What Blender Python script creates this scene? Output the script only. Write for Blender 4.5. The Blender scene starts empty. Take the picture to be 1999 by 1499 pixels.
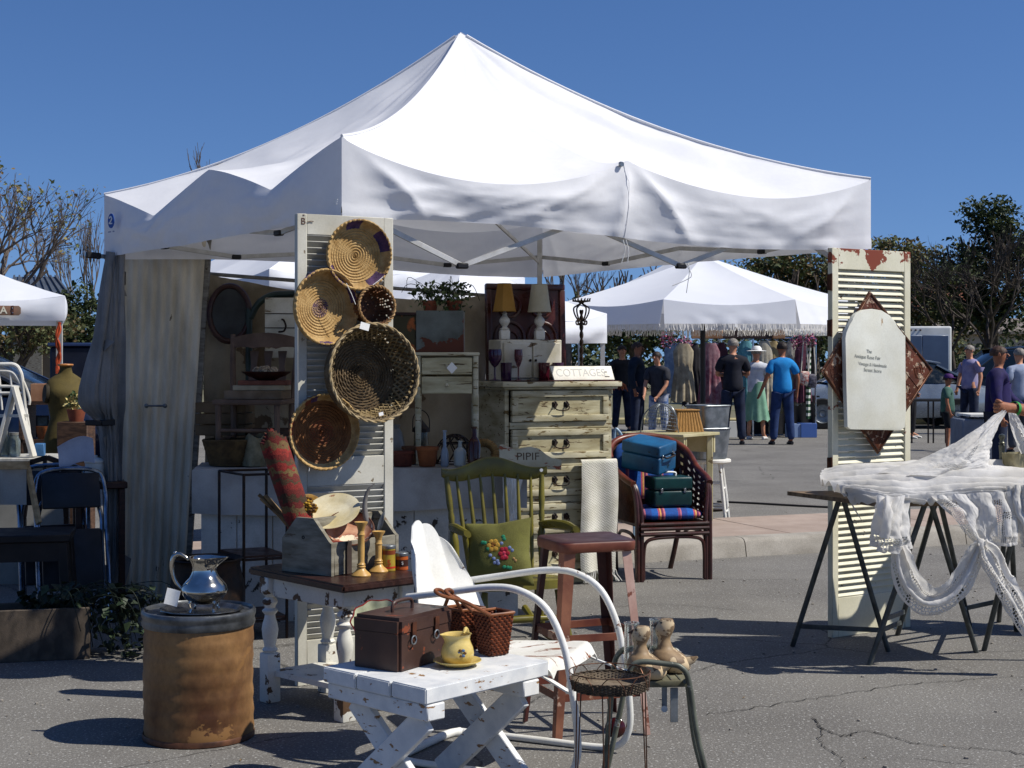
import bpy, bmesh, math, random
from mathutils import Vector, Matrix, Euler, noise
V = Vector
R = math.radians
PI = math.pi
rnd = random.Random(7)
sc = bpy.context.scene
COL = sc.collection
HC, FPX, CX, HY = 1.46, 3027.0, 999.5, 700.0     # eye height, focal length in photo pixels, principal column, horizon row

def W(px, py, d):                     # a photo position at a distance d in front of the camera, in metres
    return V(((px - CX) / FPX * d, d, HC - (py - HY) / FPX * d))
def G(px, py, z=0.0):                 # the spot at height z seen at a photo position
    d = (HC - z) * FPX / (py - HY)
    return V(((px - CX) / FPX * d, d, z))
def L(px, d, z=0.0):                  # column px, distance d, height z
    return V(((px - CX) / FPX * d, d, z))
def ONP(px, py, o, n):                # where the line of sight meets the plane (o, n)
    r = V(((px - CX) / FPX, 1.0, -(py - HY) / FPX))
    c = V((0, 0, HC))
    t = (o - c).dot(n) / r.dot(n)
    return c + r * t

# ------------------------------------------------------------------ materials
def c(h):
    h = h.lstrip('#')
    o = []
    for i in (0, 2, 4):
        v = int(h[i:i + 2], 16) / 255
        o.append(v / 12.92 if v <= .04045 else ((v + .055) / 1.055) ** 2.4)
    return (o[0], o[1], o[2], 1)
MATS = {}
def _n(nt, t, **k):
    n = nt.nodes.new(t)
    for a, b in k.items():
        setattr(n, a, b)
    return n
def _noise(nt, vec, scale, detail=5, rough=.55, dist=0):
    n = _n(nt, 'ShaderNodeTexNoise')
    n.inputs['Scale'].default_value = scale
    n.inputs['Detail'].default_value = detail
    n.inputs['Roughness'].default_value = rough
    n.inputs['Distortion'].default_value = dist
    nt.links.new(vec, n.inputs['Vector'])
    return n.outputs['Fac']
def _ramp(nt, fac, a, b, ca=(0, 0, 0, 1), cb=(1, 1, 1, 1)):
    n = _n(nt, 'ShaderNodeValToRGB')
    e = n.color_ramp.elements
    e[0].position, e[1].position = a, b
    e[0].color, e[1].color = ca, cb
    nt.links.new(fac, n.inputs['Fac'])
    return n.outputs['Color']
def _mix(nt, fac, a, b, mode='MIX'):
    n = _n(nt, 'ShaderNodeMix', data_type='RGBA', blend_type=mode)
    for i, v in ((0, fac), (6, a), (7, b)):
        if hasattr(v, 'links') or hasattr(v, 'is_linked'):
            nt.links.new(v, n.inputs[i])
        else:
            n.inputs[i].default_value = v
    return n.outputs[2]
def _map(nt, st):
    tc = _n(nt, 'ShaderNodeTexCoord')
    m = _n(nt, 'ShaderNodeMapping')
    m.inputs['Scale'].default_value = st
    nt.links.new(tc.outputs['Object'], m.inputs['Vector'])
    return m.outputs['Vector']
def mat(name, col, rough=.6, metal=0, var=None, vs=5, vr=(.38, .62), st=(1, 1, 1), bump=0, bs=60, chip=None, cs=6, ct=.6,
        cst=(1, 1, 1), spec=.4, trans=None, fine=.12, fs=120, alpha=1, transm=0, ior=1.45, chip2=None, ct2=.66, cg=None):
    if name in MATS:
        return MATS[name]
    m = bpy.data.materials.new(name)
    MATS[name] = m
    m.use_nodes = True
    nt = m.node_tree
    nt.nodes.clear()
    out = _n(nt, 'ShaderNodeOutputMaterial')
    b = _n(nt, 'ShaderNodeBsdfPrincipled')
    col = c(col) if isinstance(col, str) else col
    vec = _map(nt, st)
    cur = col
    if var:
        cur = _mix(nt, _ramp(nt, _noise(nt, vec, vs, 6), *vr), cur, c(var))
    if fine:                                   # a little grain in every surface
        k = 1 - fine
        cur = _mix(nt, 1.0, cur, _ramp(nt, _noise(nt, vec, fs, 3, .7), .25, .75, (k, k, k, 1), (1 + fine * .3,) * 3 + (1,)), 'MULTIPLY')
    rough_in = rough
    if chip:
        f = _noise(nt, _map(nt, cst), cs, 9, .62, .3)
        ct, ct2 = ct - .035, ct2 - .035
        if cg:                                 # wear gathered towards one end: (axis, from, to, amount)
            tcg = _n(nt, 'ShaderNodeTexCoord')
            sx = _n(nt, 'ShaderNodeSeparateXYZ')
            nt.links.new(tcg.outputs['Object'], sx.inputs[0])
            mr = _n(nt, 'ShaderNodeMapRange')
            mr.inputs[1].default_value, mr.inputs[2].default_value, mr.inputs[3].default_value, mr.inputs[4].default_value = cg[1], cg[2], 0, cg[3]
            nt.links.new(sx.outputs[cg[0]], mr.inputs[0])
            ad = _n(nt, 'ShaderNodeMath', operation='ADD')
            nt.links.new(f, ad.inputs[0])
            nt.links.new(mr.outputs[0], ad.inputs[1])
            f = ad.outputs[0]
        mask = _ramp(nt, f, ct, ct + .012)
        cur = _mix(nt, mask, cur, c(chip))
        if chip2:
            cur = _mix(nt, _ramp(nt, f, ct2, ct2 + .012), cur, c(chip2))
        hb = _n(nt, 'ShaderNodeMath', operation='SUBTRACT')
        hb.inputs[0].default_value = 1
        nt.links.new(mask, hb.inputs[1])
    if hasattr(cur, 'is_linked') or hasattr(cur, 'links'):
        nt.links.new(cur, b.inputs['Base Color'])
    else:
        b.inputs['Base Color'].default_value = cur
    b.inputs['Metallic'].default_value = metal
    b.inputs['Specular IOR Level'].default_value = spec
    b.inputs['IOR'].default_value = ior
    b.inputs['Transmission Weight'].default_value = transm
    b.inputs['Alpha'].default_value = alpha
    rr = _ramp(nt, _noise(nt, vec, 9, 5), .3, .75, (max(.03, rough - .1),) * 3 + (1,), (min(1, rough + .13),) * 3 + (1,))
    nt.links.new(rr, b.inputs['Roughness'])
    if bump or chip:
        bp = _n(nt, 'ShaderNodeBump')
        bp.inputs['Strength'].default_value = bump if bump else .35
        bp.inputs['Distance'].default_value = .004
        if bump:
            nt.links.new(_noise(nt, vec, bs, 4), bp.inputs['Height'])
        else:
            nt.links.new(hb.outputs[0], bp.inputs['Height'])
        nt.links.new(bp.outputs['Normal'], b.inputs['Normal'])
    if trans is not None:
        t = _n(nt, 'ShaderNodeBsdfTranslucent')
        t.inputs['Color'].default_value = col
        mx = _n(nt, 'ShaderNodeMixShader')
        mx.inputs[0].default_value = trans
        nt.links.new(b.outputs[0], mx.inputs[1])
        nt.links.new(t.outputs[0], mx.inputs[2])
        nt.links.new(mx.outputs[0], out.inputs[0])
    else:
        nt.links.new(b.outputs[0], out.inputs[0])
    return m
def stripes(name, cols, axis=0, period=.1, rough=.9, wob=.0, bump=.4):   # woven stripes along one local axis
    if name in MATS:
        return MATS[name]
    m = mat(name, cols[0][1], rough, bump=bump, bs=250, fine=.3, fs=260)
    nt = m.node_tree
    b = next(n for n in nt.nodes if n.type == 'BSDF_PRINCIPLED')
    tc = _n(nt, 'ShaderNodeTexCoord')
    sx = _n(nt, 'ShaderNodeSeparateXYZ')
    nt.links.new(tc.outputs['Object'], sx.inputs[0])
    v = sx.outputs[axis]
    if wob:
        w = _n(nt, 'ShaderNodeMath', operation='MULTIPLY_ADD')
        nt.links.new(_noise(nt, tc.outputs['Object'], 40, 3), w.inputs[0])
        w.inputs[1].default_value = wob
        nt.links.new(v, w.inputs[2])
        v = w.outputs[0]
    d = _n(nt, 'ShaderNodeMath', operation='DIVIDE')
    nt.links.new(v, d.inputs[0])
    d.inputs[1].default_value = period
    fr = _n(nt, 'ShaderNodeMath', operation='FRACT')
    nt.links.new(d.outputs[0], fr.inputs[0])
    rp = _n(nt, 'ShaderNodeValToRGB')
    rp.color_ramp.interpolation = 'CONSTANT'
    e = rp.color_ramp.elements
    for i, (p, h) in enumerate(cols):
        q = e[i] if i < 2 else e.new(p)
        q.position = p
        q.color = c(h)
    nt.links.new(fr.outputs[0], rp.inputs[0])
    cur = _mix(nt, 1.0, rp.outputs[0], _ramp(nt, _noise(nt, tc.outputs['Object'], 90, 4, .7), .3, .7, (.6, .6, .6, 1), (1.1, 1.1, 1.1, 1)), 'MULTIPLY')
    nt.links.new(cur, b.inputs['Base Color'])
    return m

# ------------------------------------------------------------------ mesh building (bmesh in world coordinates)
def BM():
    return bmesh.new()
def FR(loc=(0, 0, 0), yaw=0, pitch=0, roll=0):     # a frame: yaw about z, then pitch about x, then roll about y (degrees)
    return Matrix.Translation(V(loc)) @ Matrix.Rotation(R(yaw), 4, 'Z') @ Matrix.Rotation(R(pitch), 4, 'X') @ Matrix.Rotation(R(roll), 4, 'Y')
def AX(o, x, z):                                   # a frame from an origin, an x direction and a rough z direction
    x = V(x).normalized()
    y = V(z).cross(x).normalized()
    z = x.cross(y)
    m = Matrix((x, y, z)).transposed().to_4x4()
    m.translation = V(o)
    return m
def box(bm, M, sx, sy, sz, bev=0, seg=1, o=(0, 0, 0)):
    r = bmesh.ops.create_cube(bm, size=1)
    vs = r['verts']
    for v in vs:
        v.co = V((v.co.x * sx + o[0], v.co.y * sy + o[1], v.co.z * sz + o[2]))
    if bev:
        es = list({e for v in vs for e in v.link_edges})
        q = bmesh.ops.bevel(bm, geom=vs + es, offset=bev, segments=seg, affect='EDGES', profile=.6, clamp_overlap=True)
        vs = list({v for f in q['faces'] for v in f.verts} | {v for v in vs if v.is_valid})
    for v in vs:
        v.co = M @ v.co
    return vs
def bar(bm, p0, p1, w, h=None, up=(0, 0, 1), bev=.0):   # straight bar of section w (along side) x h
    p0, p1 = V(p0), V(p1)
    d = p1 - p0
    h = h or w
    u = V(up)
    if abs(d.normalized().dot(u.normalized())) > .98:
        u = V((0, 1, 0))
    box(bm, AX((p0 + p1) / 2, d, u), d.length, w, h, bev)
def tube(bm, pts, r, n=8, closed=False, caps=True, flat=1):
    pts = [V(p) for p in pts]
    m = len(pts)
    rs = r if isinstance(r, (list, tuple)) else [r] * m
    rings = []
    t0 = (pts[1] - pts[0]).normalized()
    u = t0.orthogonal().normalized()
    for i in range(m):
        a = pts[(i - 1) % m] if (closed or i) else pts[0]
        b = pts[(i + 1) % m] if (closed or i < m - 1) else pts[-1]
        t = (b - a).normalized()
        u = (u - t * u.dot(t))
        u = u.normalized() if u.length > 1e-6 else t.orthogonal().normalized()
        w = t.cross(u)
        rings.append([bm.verts.new(pts[i] + (u * math.cos(2 * PI * k / n) + w * math.sin(2 * PI * k / n) * flat) * rs[i]) for k in range(n)])
    for i in range(m if closed else m - 1):
        A, B = rings[i], rings[(i + 1) % m]
        for k in range(n):
            bm.faces.new((A[k], A[(k + 1) % n], B[(k + 1) % n], B[k]))
    if caps and not closed:
        bm.faces.new(rings[0][::-1])
        bm.faces.new(rings[-1])
def curve(pts, n=6, closed=False):                 # Catmull-Rom through points
    pts = [V(p) for p in pts]
    m = len(pts)
    out = []
    for i in range(m if closed else m - 1):
        if closed:
            p0, p1, p2, p3 = pts[i - 1], pts[i], pts[(i + 1) % m], pts[(i + 2) % m]
        else:
            p1, p2 = pts[i], pts[i + 1]
            p0 = pts[i - 1] if i else p1 * 2 - p2
            p3 = pts[i + 2] if i + 2 < m else p2 * 2 - p1
        for k in range(n):
            t = k / n
            out.append(.5 * ((2 * p1) + (p2 - p0) * t + (2 * p0 - 5 * p1 + 4 * p2 - p3) * t * t + (3 * p1 - p0 - 3 * p2 + p3) * t ** 3))
    if not closed:
        out.append(pts[-1])
    return out
def lathe(bm, M, prof, n=24, sx=1, sy=1, rfun=None, drop=None, mi=None):
    rings = []
    for j, (r, z) in enumerate(prof):
        if r < 1e-5:
            rings.append([bm.verts.new(M @ V((0, 0, z)))])
        else:
            q = []
            for k in range(n):
                a = 2 * PI * k / n
                rr = r + (rfun(a, j, k) if rfun else 0)
                q.append(bm.verts.new(M @ V((math.cos(a) * rr * sx, math.sin(a) * rr * sy, z))))
            rings.append(q)
    for j in range(len(prof) - 1):
        A, B = rings[j], rings[j + 1]
        for k in range(n):
            if drop and drop(j, k):
                continue
            a, b_ = A[k % len(A)], A[(k + 1) % len(A)]
            d, e = B[(k + 1) % len(B)], B[k % len(B)]
            vs = []
            for v in (a, b_, d, e):
                if v not in vs:
                    vs.append(v)
            if len(vs) > 2:
                try:
                    f = bm.faces.new(vs)
                    if mi:
                        f.material_index = mi(j, k)
                except ValueError:
                    pass
def prism(bm, M, pts, dep, bev=0):                 # outline in the frame's xz plane, thickness dep along its y, centred
    a = [bm.verts.new(M @ V((x, -dep / 2, z))) for x, z in pts]
    b = [bm.verts.new(M @ V((x, dep / 2, z))) for x, z in pts]
    n = len(pts)
    fs = [bm.faces.new(a), bm.faces.new(b[::-1])]
    for k in range(n):
        fs.append(bm.faces.new((a[k], b[k], b[(k + 1) % n], a[(k + 1) % n])))
    if bev:
        es = list(set(fs[0].edges) | set(fs[1].edges))
        bmesh.ops.bevel(bm, geom=es, offset=bev, segments=2, affect='EDGES', profile=.6, clamp_overlap=True)
def surf(bm, fn, nu, nv, cu=False, drop=None, mi=None, fl=False):
    g = [[bm.verts.new(fn(i / nu, j / nv)) for j in range(nv + 1)] for i in range(nu if cu else nu + 1)]
    for i in range(nu):
        for j in range(nv):
            if drop and drop(i, j):
                continue
            i2 = (i + 1) % len(g)
            q = (g[i][j], g[i2][j], g[i2][j + 1], g[i][j + 1])
            f = bm.faces.new(q[::-1] if fl else q)
            if mi:
                f.material_index = mi(i, j)
    return g
def thick(bm, t):                                  # give a sheet real thickness
    bmesh.ops.recalc_face_normals(bm, faces=bm.faces)
    bmesh.ops.solidify(bm, geom=list(bm.faces), thickness=t)
def ball(bm, M, rx, ry=None, rz=None, u=16, v=10):
    ry, rz = ry or rx, rz or rx
    r = bmesh.ops.create_uvsphere(bm, u_segments=u, v_segments=v, radius=1)
    for q in r['verts']:
        q.co = M @ V((q.co.x * rx, q.co.y * ry, q.co.z * rz))
def finish(name, bm, m, loc, ang=38, recalc=True):
    if recalc:
        bmesh.ops.recalc_face_normals(bm, faces=bm.faces)
    if loc.length > 0:
        bmesh.ops.translate(bm, verts=bm.verts, vec=-loc)
    me = bpy.data.meshes.new(name)
    bm.to_mesh(me)
    bm.free()
    for x in (m if isinstance(m, (list, tuple)) else [m]):
        me.materials.append(x)
    if ang:
        me.shade_smooth()
        me.set_sharp_from_angle(angle=R(ang))
    return me
def tag(o, label=None, cat=None, group=None, kind=None):
    for k, v in (('label', label), ('category', cat), ('group', group), ('kind', kind)):
        if v:
            o[k] = v
    return o
def T(name, label, cat, loc, group=None):          # a thing: an Empty at its base that parents its parts
    o = bpy.data.objects.new(name, None)
    o.empty_display_size = .1
    o.location = V(loc)
    COL.objects.link(o)
    return tag(o, label, cat, group)
def rootloc(o):
    while o.parent:
        o = o.parent
    return V(o.location)
def P(name, bm, m, parent, label=None, ang=38, recalc=True):      # a part, built in world coordinates
    o = bpy.data.objects.new(name, finish(name, bm, m, rootloc(parent), ang, recalc))
    o.parent = parent
    COL.objects.link(o)
    if label:
        o['label'] = label
    return o
def S(name, bm, m, label=None, cat=None, loc=(0, 0, 0), group=None, kind=None, ang=38, recalc=True):   # a thing that is one mesh
    o = bpy.data.objects.new(name, finish(name, bm, m, V(loc), ang, recalc))
    o.location = V(loc)
    COL.objects.link(o)
    return tag(o, label, cat, group, kind)
def kids(o):
    return [x for x in bpy.data.objects if x.parent is o]
def dup(o, loc=None, rz=None, label=None, group=None, parent=None):
    n = o.copy()
    COL.objects.link(n)
    if parent:
        n.parent = parent
    if loc is not None:
        n.location = V(loc)
    if rz is not None:
        n.rotation_euler.z = rz
    if label:
        n['label'] = label
    if group:
        n['group'] = group
    for k in kids(o):
        dup(k, parent=n)
    return n
def text(name, s, M, size, m, parent, ext=.001, align='CENTER', sx=1, bold=0):
    cu = bpy.data.curves.new(name, 'FONT')
    cu.body = s
    cu.size = size
    cu.extrude = ext
    cu.align_x = align
    cu.align_y = 'CENTER'
    cu.offset = bold
    t = bpy.data.objects.new('tmp', cu)
    COL.objects.link(t)
    bpy.context.view_layer.update()
    me = bpy.data.meshes.new_from_object(t.evaluated_get(bpy.context.evaluated_depsgraph_get()))
    bpy.data.objects.remove(t)
    bm = BM()
    bm.from_mesh(me)
    bpy.data.meshes.remove(me)
    X = M @ Matrix.Rotation(R(90), 4, 'X') @ Matrix.Diagonal((sx, 1, 1, 1))
    bmesh.ops.transform(bm, matrix=X, verts=bm.verts)
    return P(name, bm, m, parent, ang=0, recalc=False)
def jit(a):
    return rnd.uniform(-a, a)
def fbm(p, s=1.0):
    return noise.noise(V(p) * s) + .5 * noise.noise(V(p) * s * 2.1) + .25 * noise.noise(V(p) * s * 4.3)
# ------------------------------------------------------------------ camera, sun, sky
cd = bpy.data.cameras.new('camera')
cam = bpy.data.objects.new('camera', cd)
COL.objects.link(cam)
cam.location = (0, 0, HC)
cam.rotation_euler = (R(90), 0, 0)
cd.sensor_width = 36
cd.lens = 36 * FPX / 1999
cd.shift_y = -(749.5 - HY) / 1999
cd.clip_start, cd.clip_end = .1, 3000
sc.camera = cam
SUN_EL, SX, SY = R(50), 1.0, -.22
SAZ = math.atan2(SX, SY)
SD = V((math.sin(SAZ) * math.cos(SUN_EL), math.cos(SAZ) * math.cos(SUN_EL), math.sin(SUN_EL)))
sl = bpy.data.lights.new('sun', 'SUN')
sl.energy = 5.0
sl.angle = R(.5)
sl.color = (1, .955, .88)
so = bpy.data.objects.new('sun', sl)
so.rotation_euler = (-SD).to_track_quat('-Z', 'Y').to_euler()
so.location = SD * 40
COL.objects.link(so)
wd = bpy.data.worlds.new('World')
sc.world = wd
wd.use_nodes = True
nt = wd.node_tree
bg = nt.nodes['Background']
sk = nt.nodes.new('ShaderNodeTexSky')
sk.sky_type = 'NISHITA'
sk.sun_disc = False
sk.sun_elevation = SUN_EL
sk.sun_rotation = SAZ
sk.altitude = 900
sk.air_density = 1.0
sk.dust_density = .25
sk.ozone_density = 3.2
tcw = nt.nodes.new('ShaderNodeTexCoord')         # lift the lookup: the clear air of the photo has no pale haze at the horizon
up = nt.nodes.new('ShaderNodeVectorMath')
up.operation = 'ADD'
up.inputs[1].default_value = (0, 0, .13)
nt.links.new(tcw.outputs['Generated'], up.inputs[0])
nt.links.new(up.outputs[0], sk.inputs['Vector'])
hs_ = nt.nodes.new('ShaderNodeHueSaturation')
hs_.inputs['Saturation'].default_value = 1.2
hs_.inputs['Hue'].default_value = .509
hs_.inputs['Value'].default_value = 1.0
nt.links.new(sk.outputs[0], hs_.inputs['Color'])
nt.links.new(hs_.outputs[0], bg.inputs[0])
bg.inputs[1].default_value = .1
sc.view_settings.view_transform = 'Standard'
sc.view_settings.look = 'None'
sc.view_settings.exposure = .15
sc.view_settings.gamma = 1
sc.cycles.max_bounces = 6
sc.cycles.use_denoising = True

# ------------------------------------------------------------------ shared materials
CANV = mat('canvas white', '#efeff0', .85, var='#e4e5e8', vs=1.5, bump=.14, bs=40, trans=.19, fine=.04, fs=30, spec=.15)
CANV2 = mat('canvas far white', '#e6e8ec', .85, var='#dadde4', vs=1, trans=.2, fine=.03, spec=.15)
ALU = mat('white painted aluminium', '#c9c8c4', .45, metal=.2, var='#b5b3ad', vs=12)
BLK = mat('black plastic', '#17171a', .5, fine=.2)
STEEL = mat('galvanised steel', '#8d9295', .42, metal=.75, var='#6f7578', vs=14, bump=.15, bs=30)
CHROME = mat('chrome', '#c8ccd2', .14, metal=1, var='#a9adb4', vs=20)
IRON = mat('black iron', '#1c1a1a', .5, metal=.5, var='#35261d', vs=20, bump=.2)
WCHIP = mat('chipped white paint', '#dedcd2', .5, var='#cfccbf', vs=4, chip='#5a4430', cs=9, ct=.62, cst=(1, 1, 1))
WHITEP = mat('worn white paint', '#e2e0d8', .5, var='#d2cfc3', vs=5, chip='#7b6a52', cs=14, ct=.66)
CREAM = mat('cream distressed paint', '#c4bea4', .6, var='#9d9474', vs=4, st=(1, 1, 4), chip='#64522f', cs=5, ct=.63, cst=(1, 4, 9))
OLDWOOD = mat('old brown wood', '#5b4230', .65, var='#3b291d', vs=5, st=(3, 3, 14), bump=.25)
GREYWOOD = mat('grey weathered wood', '#8e8a80', .75, var='#6d675d', vs=6, st=(2, 2, 9), bump=.3, chip='#55483a', cs=9, ct=.66, cst=(1, 1, 3))
DARKWOOD = mat('dark red brown wood', '#3a1d17', .38, var='#250f0c', vs=6, st=(2, 2, 8))
PAPER = mat('white paper', '#efeee9', .8)
ROPE = mat('white string', '#e4e2da', .9)
SKIN = mat('tanned skin', '#a06a4c', .55, var='#8a553b', vs=14)
SKIN2 = mat('pale skin', '#c08a6c', .55, var='#aa7558', vs=14)

# ------------------------------------------------------------------ ground, footway, far kerb
def asphalt():
    m = mat('asphalt', '#7f7c76', .9, var='#6f6c67', vs=.9, bump=.9, bs=130, fine=.6, fs=110, spec=.3)
    nt = m.node_tree
    b = next(n for n in nt.nodes if n.type == 'BSDF_PRINCIPLED')
    src = b.inputs['Base Color'].links[0].from_socket
    tc = _n(nt, 'ShaderNodeTexCoord')
    wob = _n(nt, 'ShaderNodeMix', data_type='RGBA')
    wob.inputs[0].default_value = .25
    nt.links.new(tc.outputs['Object'], wob.inputs[6])
    nz = _n(nt, 'ShaderNodeTexNoise')
    nz.inputs['Scale'].default_value = 1.6
    nz.inputs['Detail'].default_value = 8
    nt.links.new(tc.outputs['Object'], nz.inputs['Vector'])
    nt.links.new(nz.outputs['Color'], wob.inputs[7])
    vo = _n(nt, 'ShaderNodeTexVoronoi', feature='DISTANCE_TO_EDGE')
    vo.inputs['Scale'].default_value = .62
    nt.links.new(wob.outputs[2], vo.inputs['Vector'])
    crack = _ramp(nt, vo.outputs['Distance'], 0.0014, .004, (1, 1, 1, 1), (0, 0, 0, 1))
    gate = _ramp(nt, _noise(nt, tc.outputs['Object'], .7, 3), .47, .53)
    cr = _mix(nt, 1.0, crack, gate, 'MULTIPLY')
    cur = _mix(nt, cr, src, c('#393734'))
    peb = _ramp(nt, _noise(nt, tc.outputs['Object'], 75, 2, .6), .61, .66)
    cur = _mix(nt, peb, cur, c('#a3a29d'))
    stain = _ramp(nt, _noise(nt, tc.outputs['Object'], .35, 4, .6), .52, .7)
    cur = _mix(nt, stain, cur, _mix(nt, .22, cur, c('#8f8d88')))
    oil = _ramp(nt, _noise(nt, tc.outputs['Object'], 1.1, 5, .6, .4), .60, .74)
    cur = _mix(nt, oil, cur, _mix(nt, .45, cur, c('#3a3836')))
    nt.links.new(cur, b.inputs['Base Color'])
    return m
bm = BM()
bmesh.ops.create_grid(bm, x_segments=2, y_segments=2, size=700)
S('ground', bm, asphalt(), kind='structure', ang=0)
rc0 = random.Random(41)
for pts, w in ((((1380, 1396), (1500, 1379), (1640, 1357), (1800, 1335), (2020, 1320)), .005), (((1585, 1403), (1608, 1424), (1650, 1438), (1700, 1430), (1790, 1452), (1900, 1462), (2020, 1475)), .006), (((1608, 1424), (1600, 1450), (1640, 1480), (1650, 1520)), .004), (((1150, 1190), (1290, 1180), (1440, 1192)), .004)):
    bm = BM()
    ps = [p + V((rc0.uniform(-.012, .012), rc0.uniform(-.02, .02), .004)) for p in curve([G(*p) for p in pts], 12)]
    L_, R_ = [], []
    for i, p in enumerate(ps):
        t = (ps[min(i + 1, len(ps) - 1)] - ps[max(i - 1, 0)]).normalized()
        n = V((-t.y, t.x, 0)) * w * .7 * rc0.uniform(.25, 1)
        L_.append(bm.verts.new(p + n)); R_.append(bm.verts.new(p - n))
    for i in range(len(ps) - 1):
        bm.faces.new((L_[i], R_[i], R_[i + 1], L_[i + 1]))
    S('crack', bm, mat('crack tar', '#34322f', .95), kind='structure', ang=0)
CU = V((math.cos(R(22.5)), math.sin(R(22.5)), 0))
CP = V((-CU.y, CU.x, 0))
CO = V((.8, 11.05, 0))
def kerbprof():
    return [(-.01, 0), (.012, .1), (.03, .125), (.06, .134), (.17, .136), (.17, 0)]
bm = BM()
for i in range(9):
    a, b = CO + CU * (-3 + i * 2.0 + .004), CO + CU * (-1 + i * 2.0 - .004)
    for q in (0,):
        n = len(kerbprof())
        A = [bm.verts.new(a + CP * y + V((0, 0, z))) for y, z in kerbprof()]
        B = [bm.verts.new(b + CP * y + V((0, 0, z))) for y, z in kerbprof()]
        bm.faces.new(A)
        bm.faces.new(B[::-1])
        for k in range(n):
            bm.faces.new((A[k], A[(k + 1) % n], B[(k + 1) % n], B[k]))
S('kerb', bm, mat('grey concrete', '#a39d92', .85, var='#8c867b', vs=4, bump=.4, bs=90, fine=.3), kind='structure')
bm = BM()
for i in range(12):
    a = CO + CU * (-3 + i * 1.5 + .75) + CP * (.176 + .6)
    box(bm, AX(a + V((0, 0, .067)), CU, (0, 0, 1)), 1.49, 1.2, .134, .006)
S('footway', bm, mat('pink concrete', '#a8978a', .85, var='#98877a', vs=3, bump=.3, bs=100, fine=.25), kind='structure')
bm = BM()
box(bm, FR((6, 34.5, .07)), 60, .35, .14, .03)
S('far_kerb', bm, mat('yellowish kerb', '#b8ab7c', .85, var='#9c936f', vs=2), kind='structure')
bm = BM()
box(bm, FR((0, 60, -.4)), 160, 50, 1.02)
S('verge', bm, mat('dry verge', '#6f6a55', .95, var='#595a41', vs=2, bump=.6, bs=20), kind='structure')

# ------------------------------------------------------------------ the big canopy tent
TN, TR, TL, TB = V((-.783, 7.13, 0)), V((1.944, 8.40, 0)), V((-2.38, 9.05, 0)), V((.213, 10.75, 0))
EZ = {0: .075, 1: .025, 2: .01, 3: 0}            # how far each corner of the frame stands above the lowest
TC = (TN + TR + TL + TB) / 4 + V((-.04, 0, 0))
ZE, HEM = 2.405, 2.035
def ez(p):
    w = [1 / ((p - q).length + .02) ** 3 for q in (TN, TR, TL, TB)]
    return sum(a * EZ[i] for i, a in enumerate(w)) / sum(w)
def dipf(s, tri):
    f = (2 * s) % 1.0
    if tri:
        x = 1 - abs(2 * f - 1)
        return x ** 1.15
    return math.sin(PI * f) ** .85
def rise(r):
    return .36 * r + .55 * r * r
def canopy_roof(A, B, tri, da, db, seed):
    def fn(s, r):
        e = A.lerp(B, s)
        rr = r
        p = e.lerp(TC, rr)
        nrm = (e - TC).normalized()
        amp = (da if s < .5 else db)
        d = dipf(s, tri) * amp
        fade = (1 - r) ** (2.6 if not tri else 3.4)
        z = ZE + ez(e) * (1 - r) + rise(r) - d * fade - .07 * math.sin(PI * s) * math.sin(PI * r) ** .8
        # slack: creases that run down from the peak and across from the tips
        w = (s - .5) * 2
        z += .011 * math.sin(22 * s + 4 * fbm((s * 3, r * 2, seed))) * r * (1 - r) * 2.2
        z += .014 * fbm((p.x * 1.4, p.y * 1.4, seed), 1.6) * min(1, 4 * (1 - r)) * min(1, 6 * r + .15) * (1 if 0 < s < 1 else 0)
        z += .007 * (1 - 3 * abs(noise.noise(V((p.x * 2.6 + p.y, p.y * 1.3 - p.x, seed))))) * min(1, 5 * r) * min(1, 5 * (1 - r)) * min(1, 8 * s) * min(1, 8 * (1 - s))
        if s in (0, 1):
            z += .006
        out = .038 * dipf(s, tri) * fade * (0 if tri else 1)
        return V((p.x + nrm.x * out, p.y + nrm.y * out, z))
    return fn
def valance(A, B, tri, da, db, seed, Lm):
    rf = canopy_roof(A, B, tri, da, db, seed)
    def fn(s, t):
        e = rf(s, 0)
        base = A.lerp(B, s)
        nrm = ((A + B) / 2 - TC).normalized()
        hem = HEM + ez(base) * .75 + .012 * math.sin(2 * PI * s) + .012 * math.sin(5 * s + seed) + (.02 if tri else 0) * math.sin(PI * s)
        z = e.z + (hem - e.z) * t
        x = e.lerp(base, min(1, t * 1.6)) if t > 0 else e
        o = 0
        for s0 in (0, .5, 1):
            dx, dz = (s - s0) * Lm, (ZE + ez(base) - z) + .03
            a = math.atan2(dz, dx)
            rr = math.hypot(dx, dz)
            k = 8 if not tri else 5
            o += (.017 if not tri else .010) * (1 - 2 * abs(math.sin(.5 * k * a + seed * 2 + .9 * fbm((s * 4, seed, 0)))) ** .7) * math.exp(-((rr - .38) / .38) ** 2)
        o *= min(1, t * 4) * (1 - .55 * max(0, t - .75) * 4)
        o += .007 * fbm((s * 9, t * 2.2, seed + 5)) * min(1, 3 * t) + .007 * (1 - 2 * abs(noise.noise(V((s * 13 + t * 3, t * 2.5 - s * 4, seed))))) * min(1, 3 * t)
        o += .0035 * math.sin(95 * s + 3 * math.sin(9 * s)) * max(0, t - .8) * 5
        o *= min(1, 11 * s, 11 * (1 - s))
        if t > .87:                              # doubled hem
            o += .004
        return V((x.x + nrm.x * (o + .03 * math.sin(PI * t) * min(1, 9 * s, 9 * (1 - s))), x.y + nrm.y * (o + .03 * math.sin(PI * t) * min(1, 9 * s, 9 * (1 - s))), z))
    return fn
tent = T('canopy_tent', 'large white pop-up canopy tent standing over the antiques stall', 'canopy tent', (TN + TB) / 2)
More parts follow.
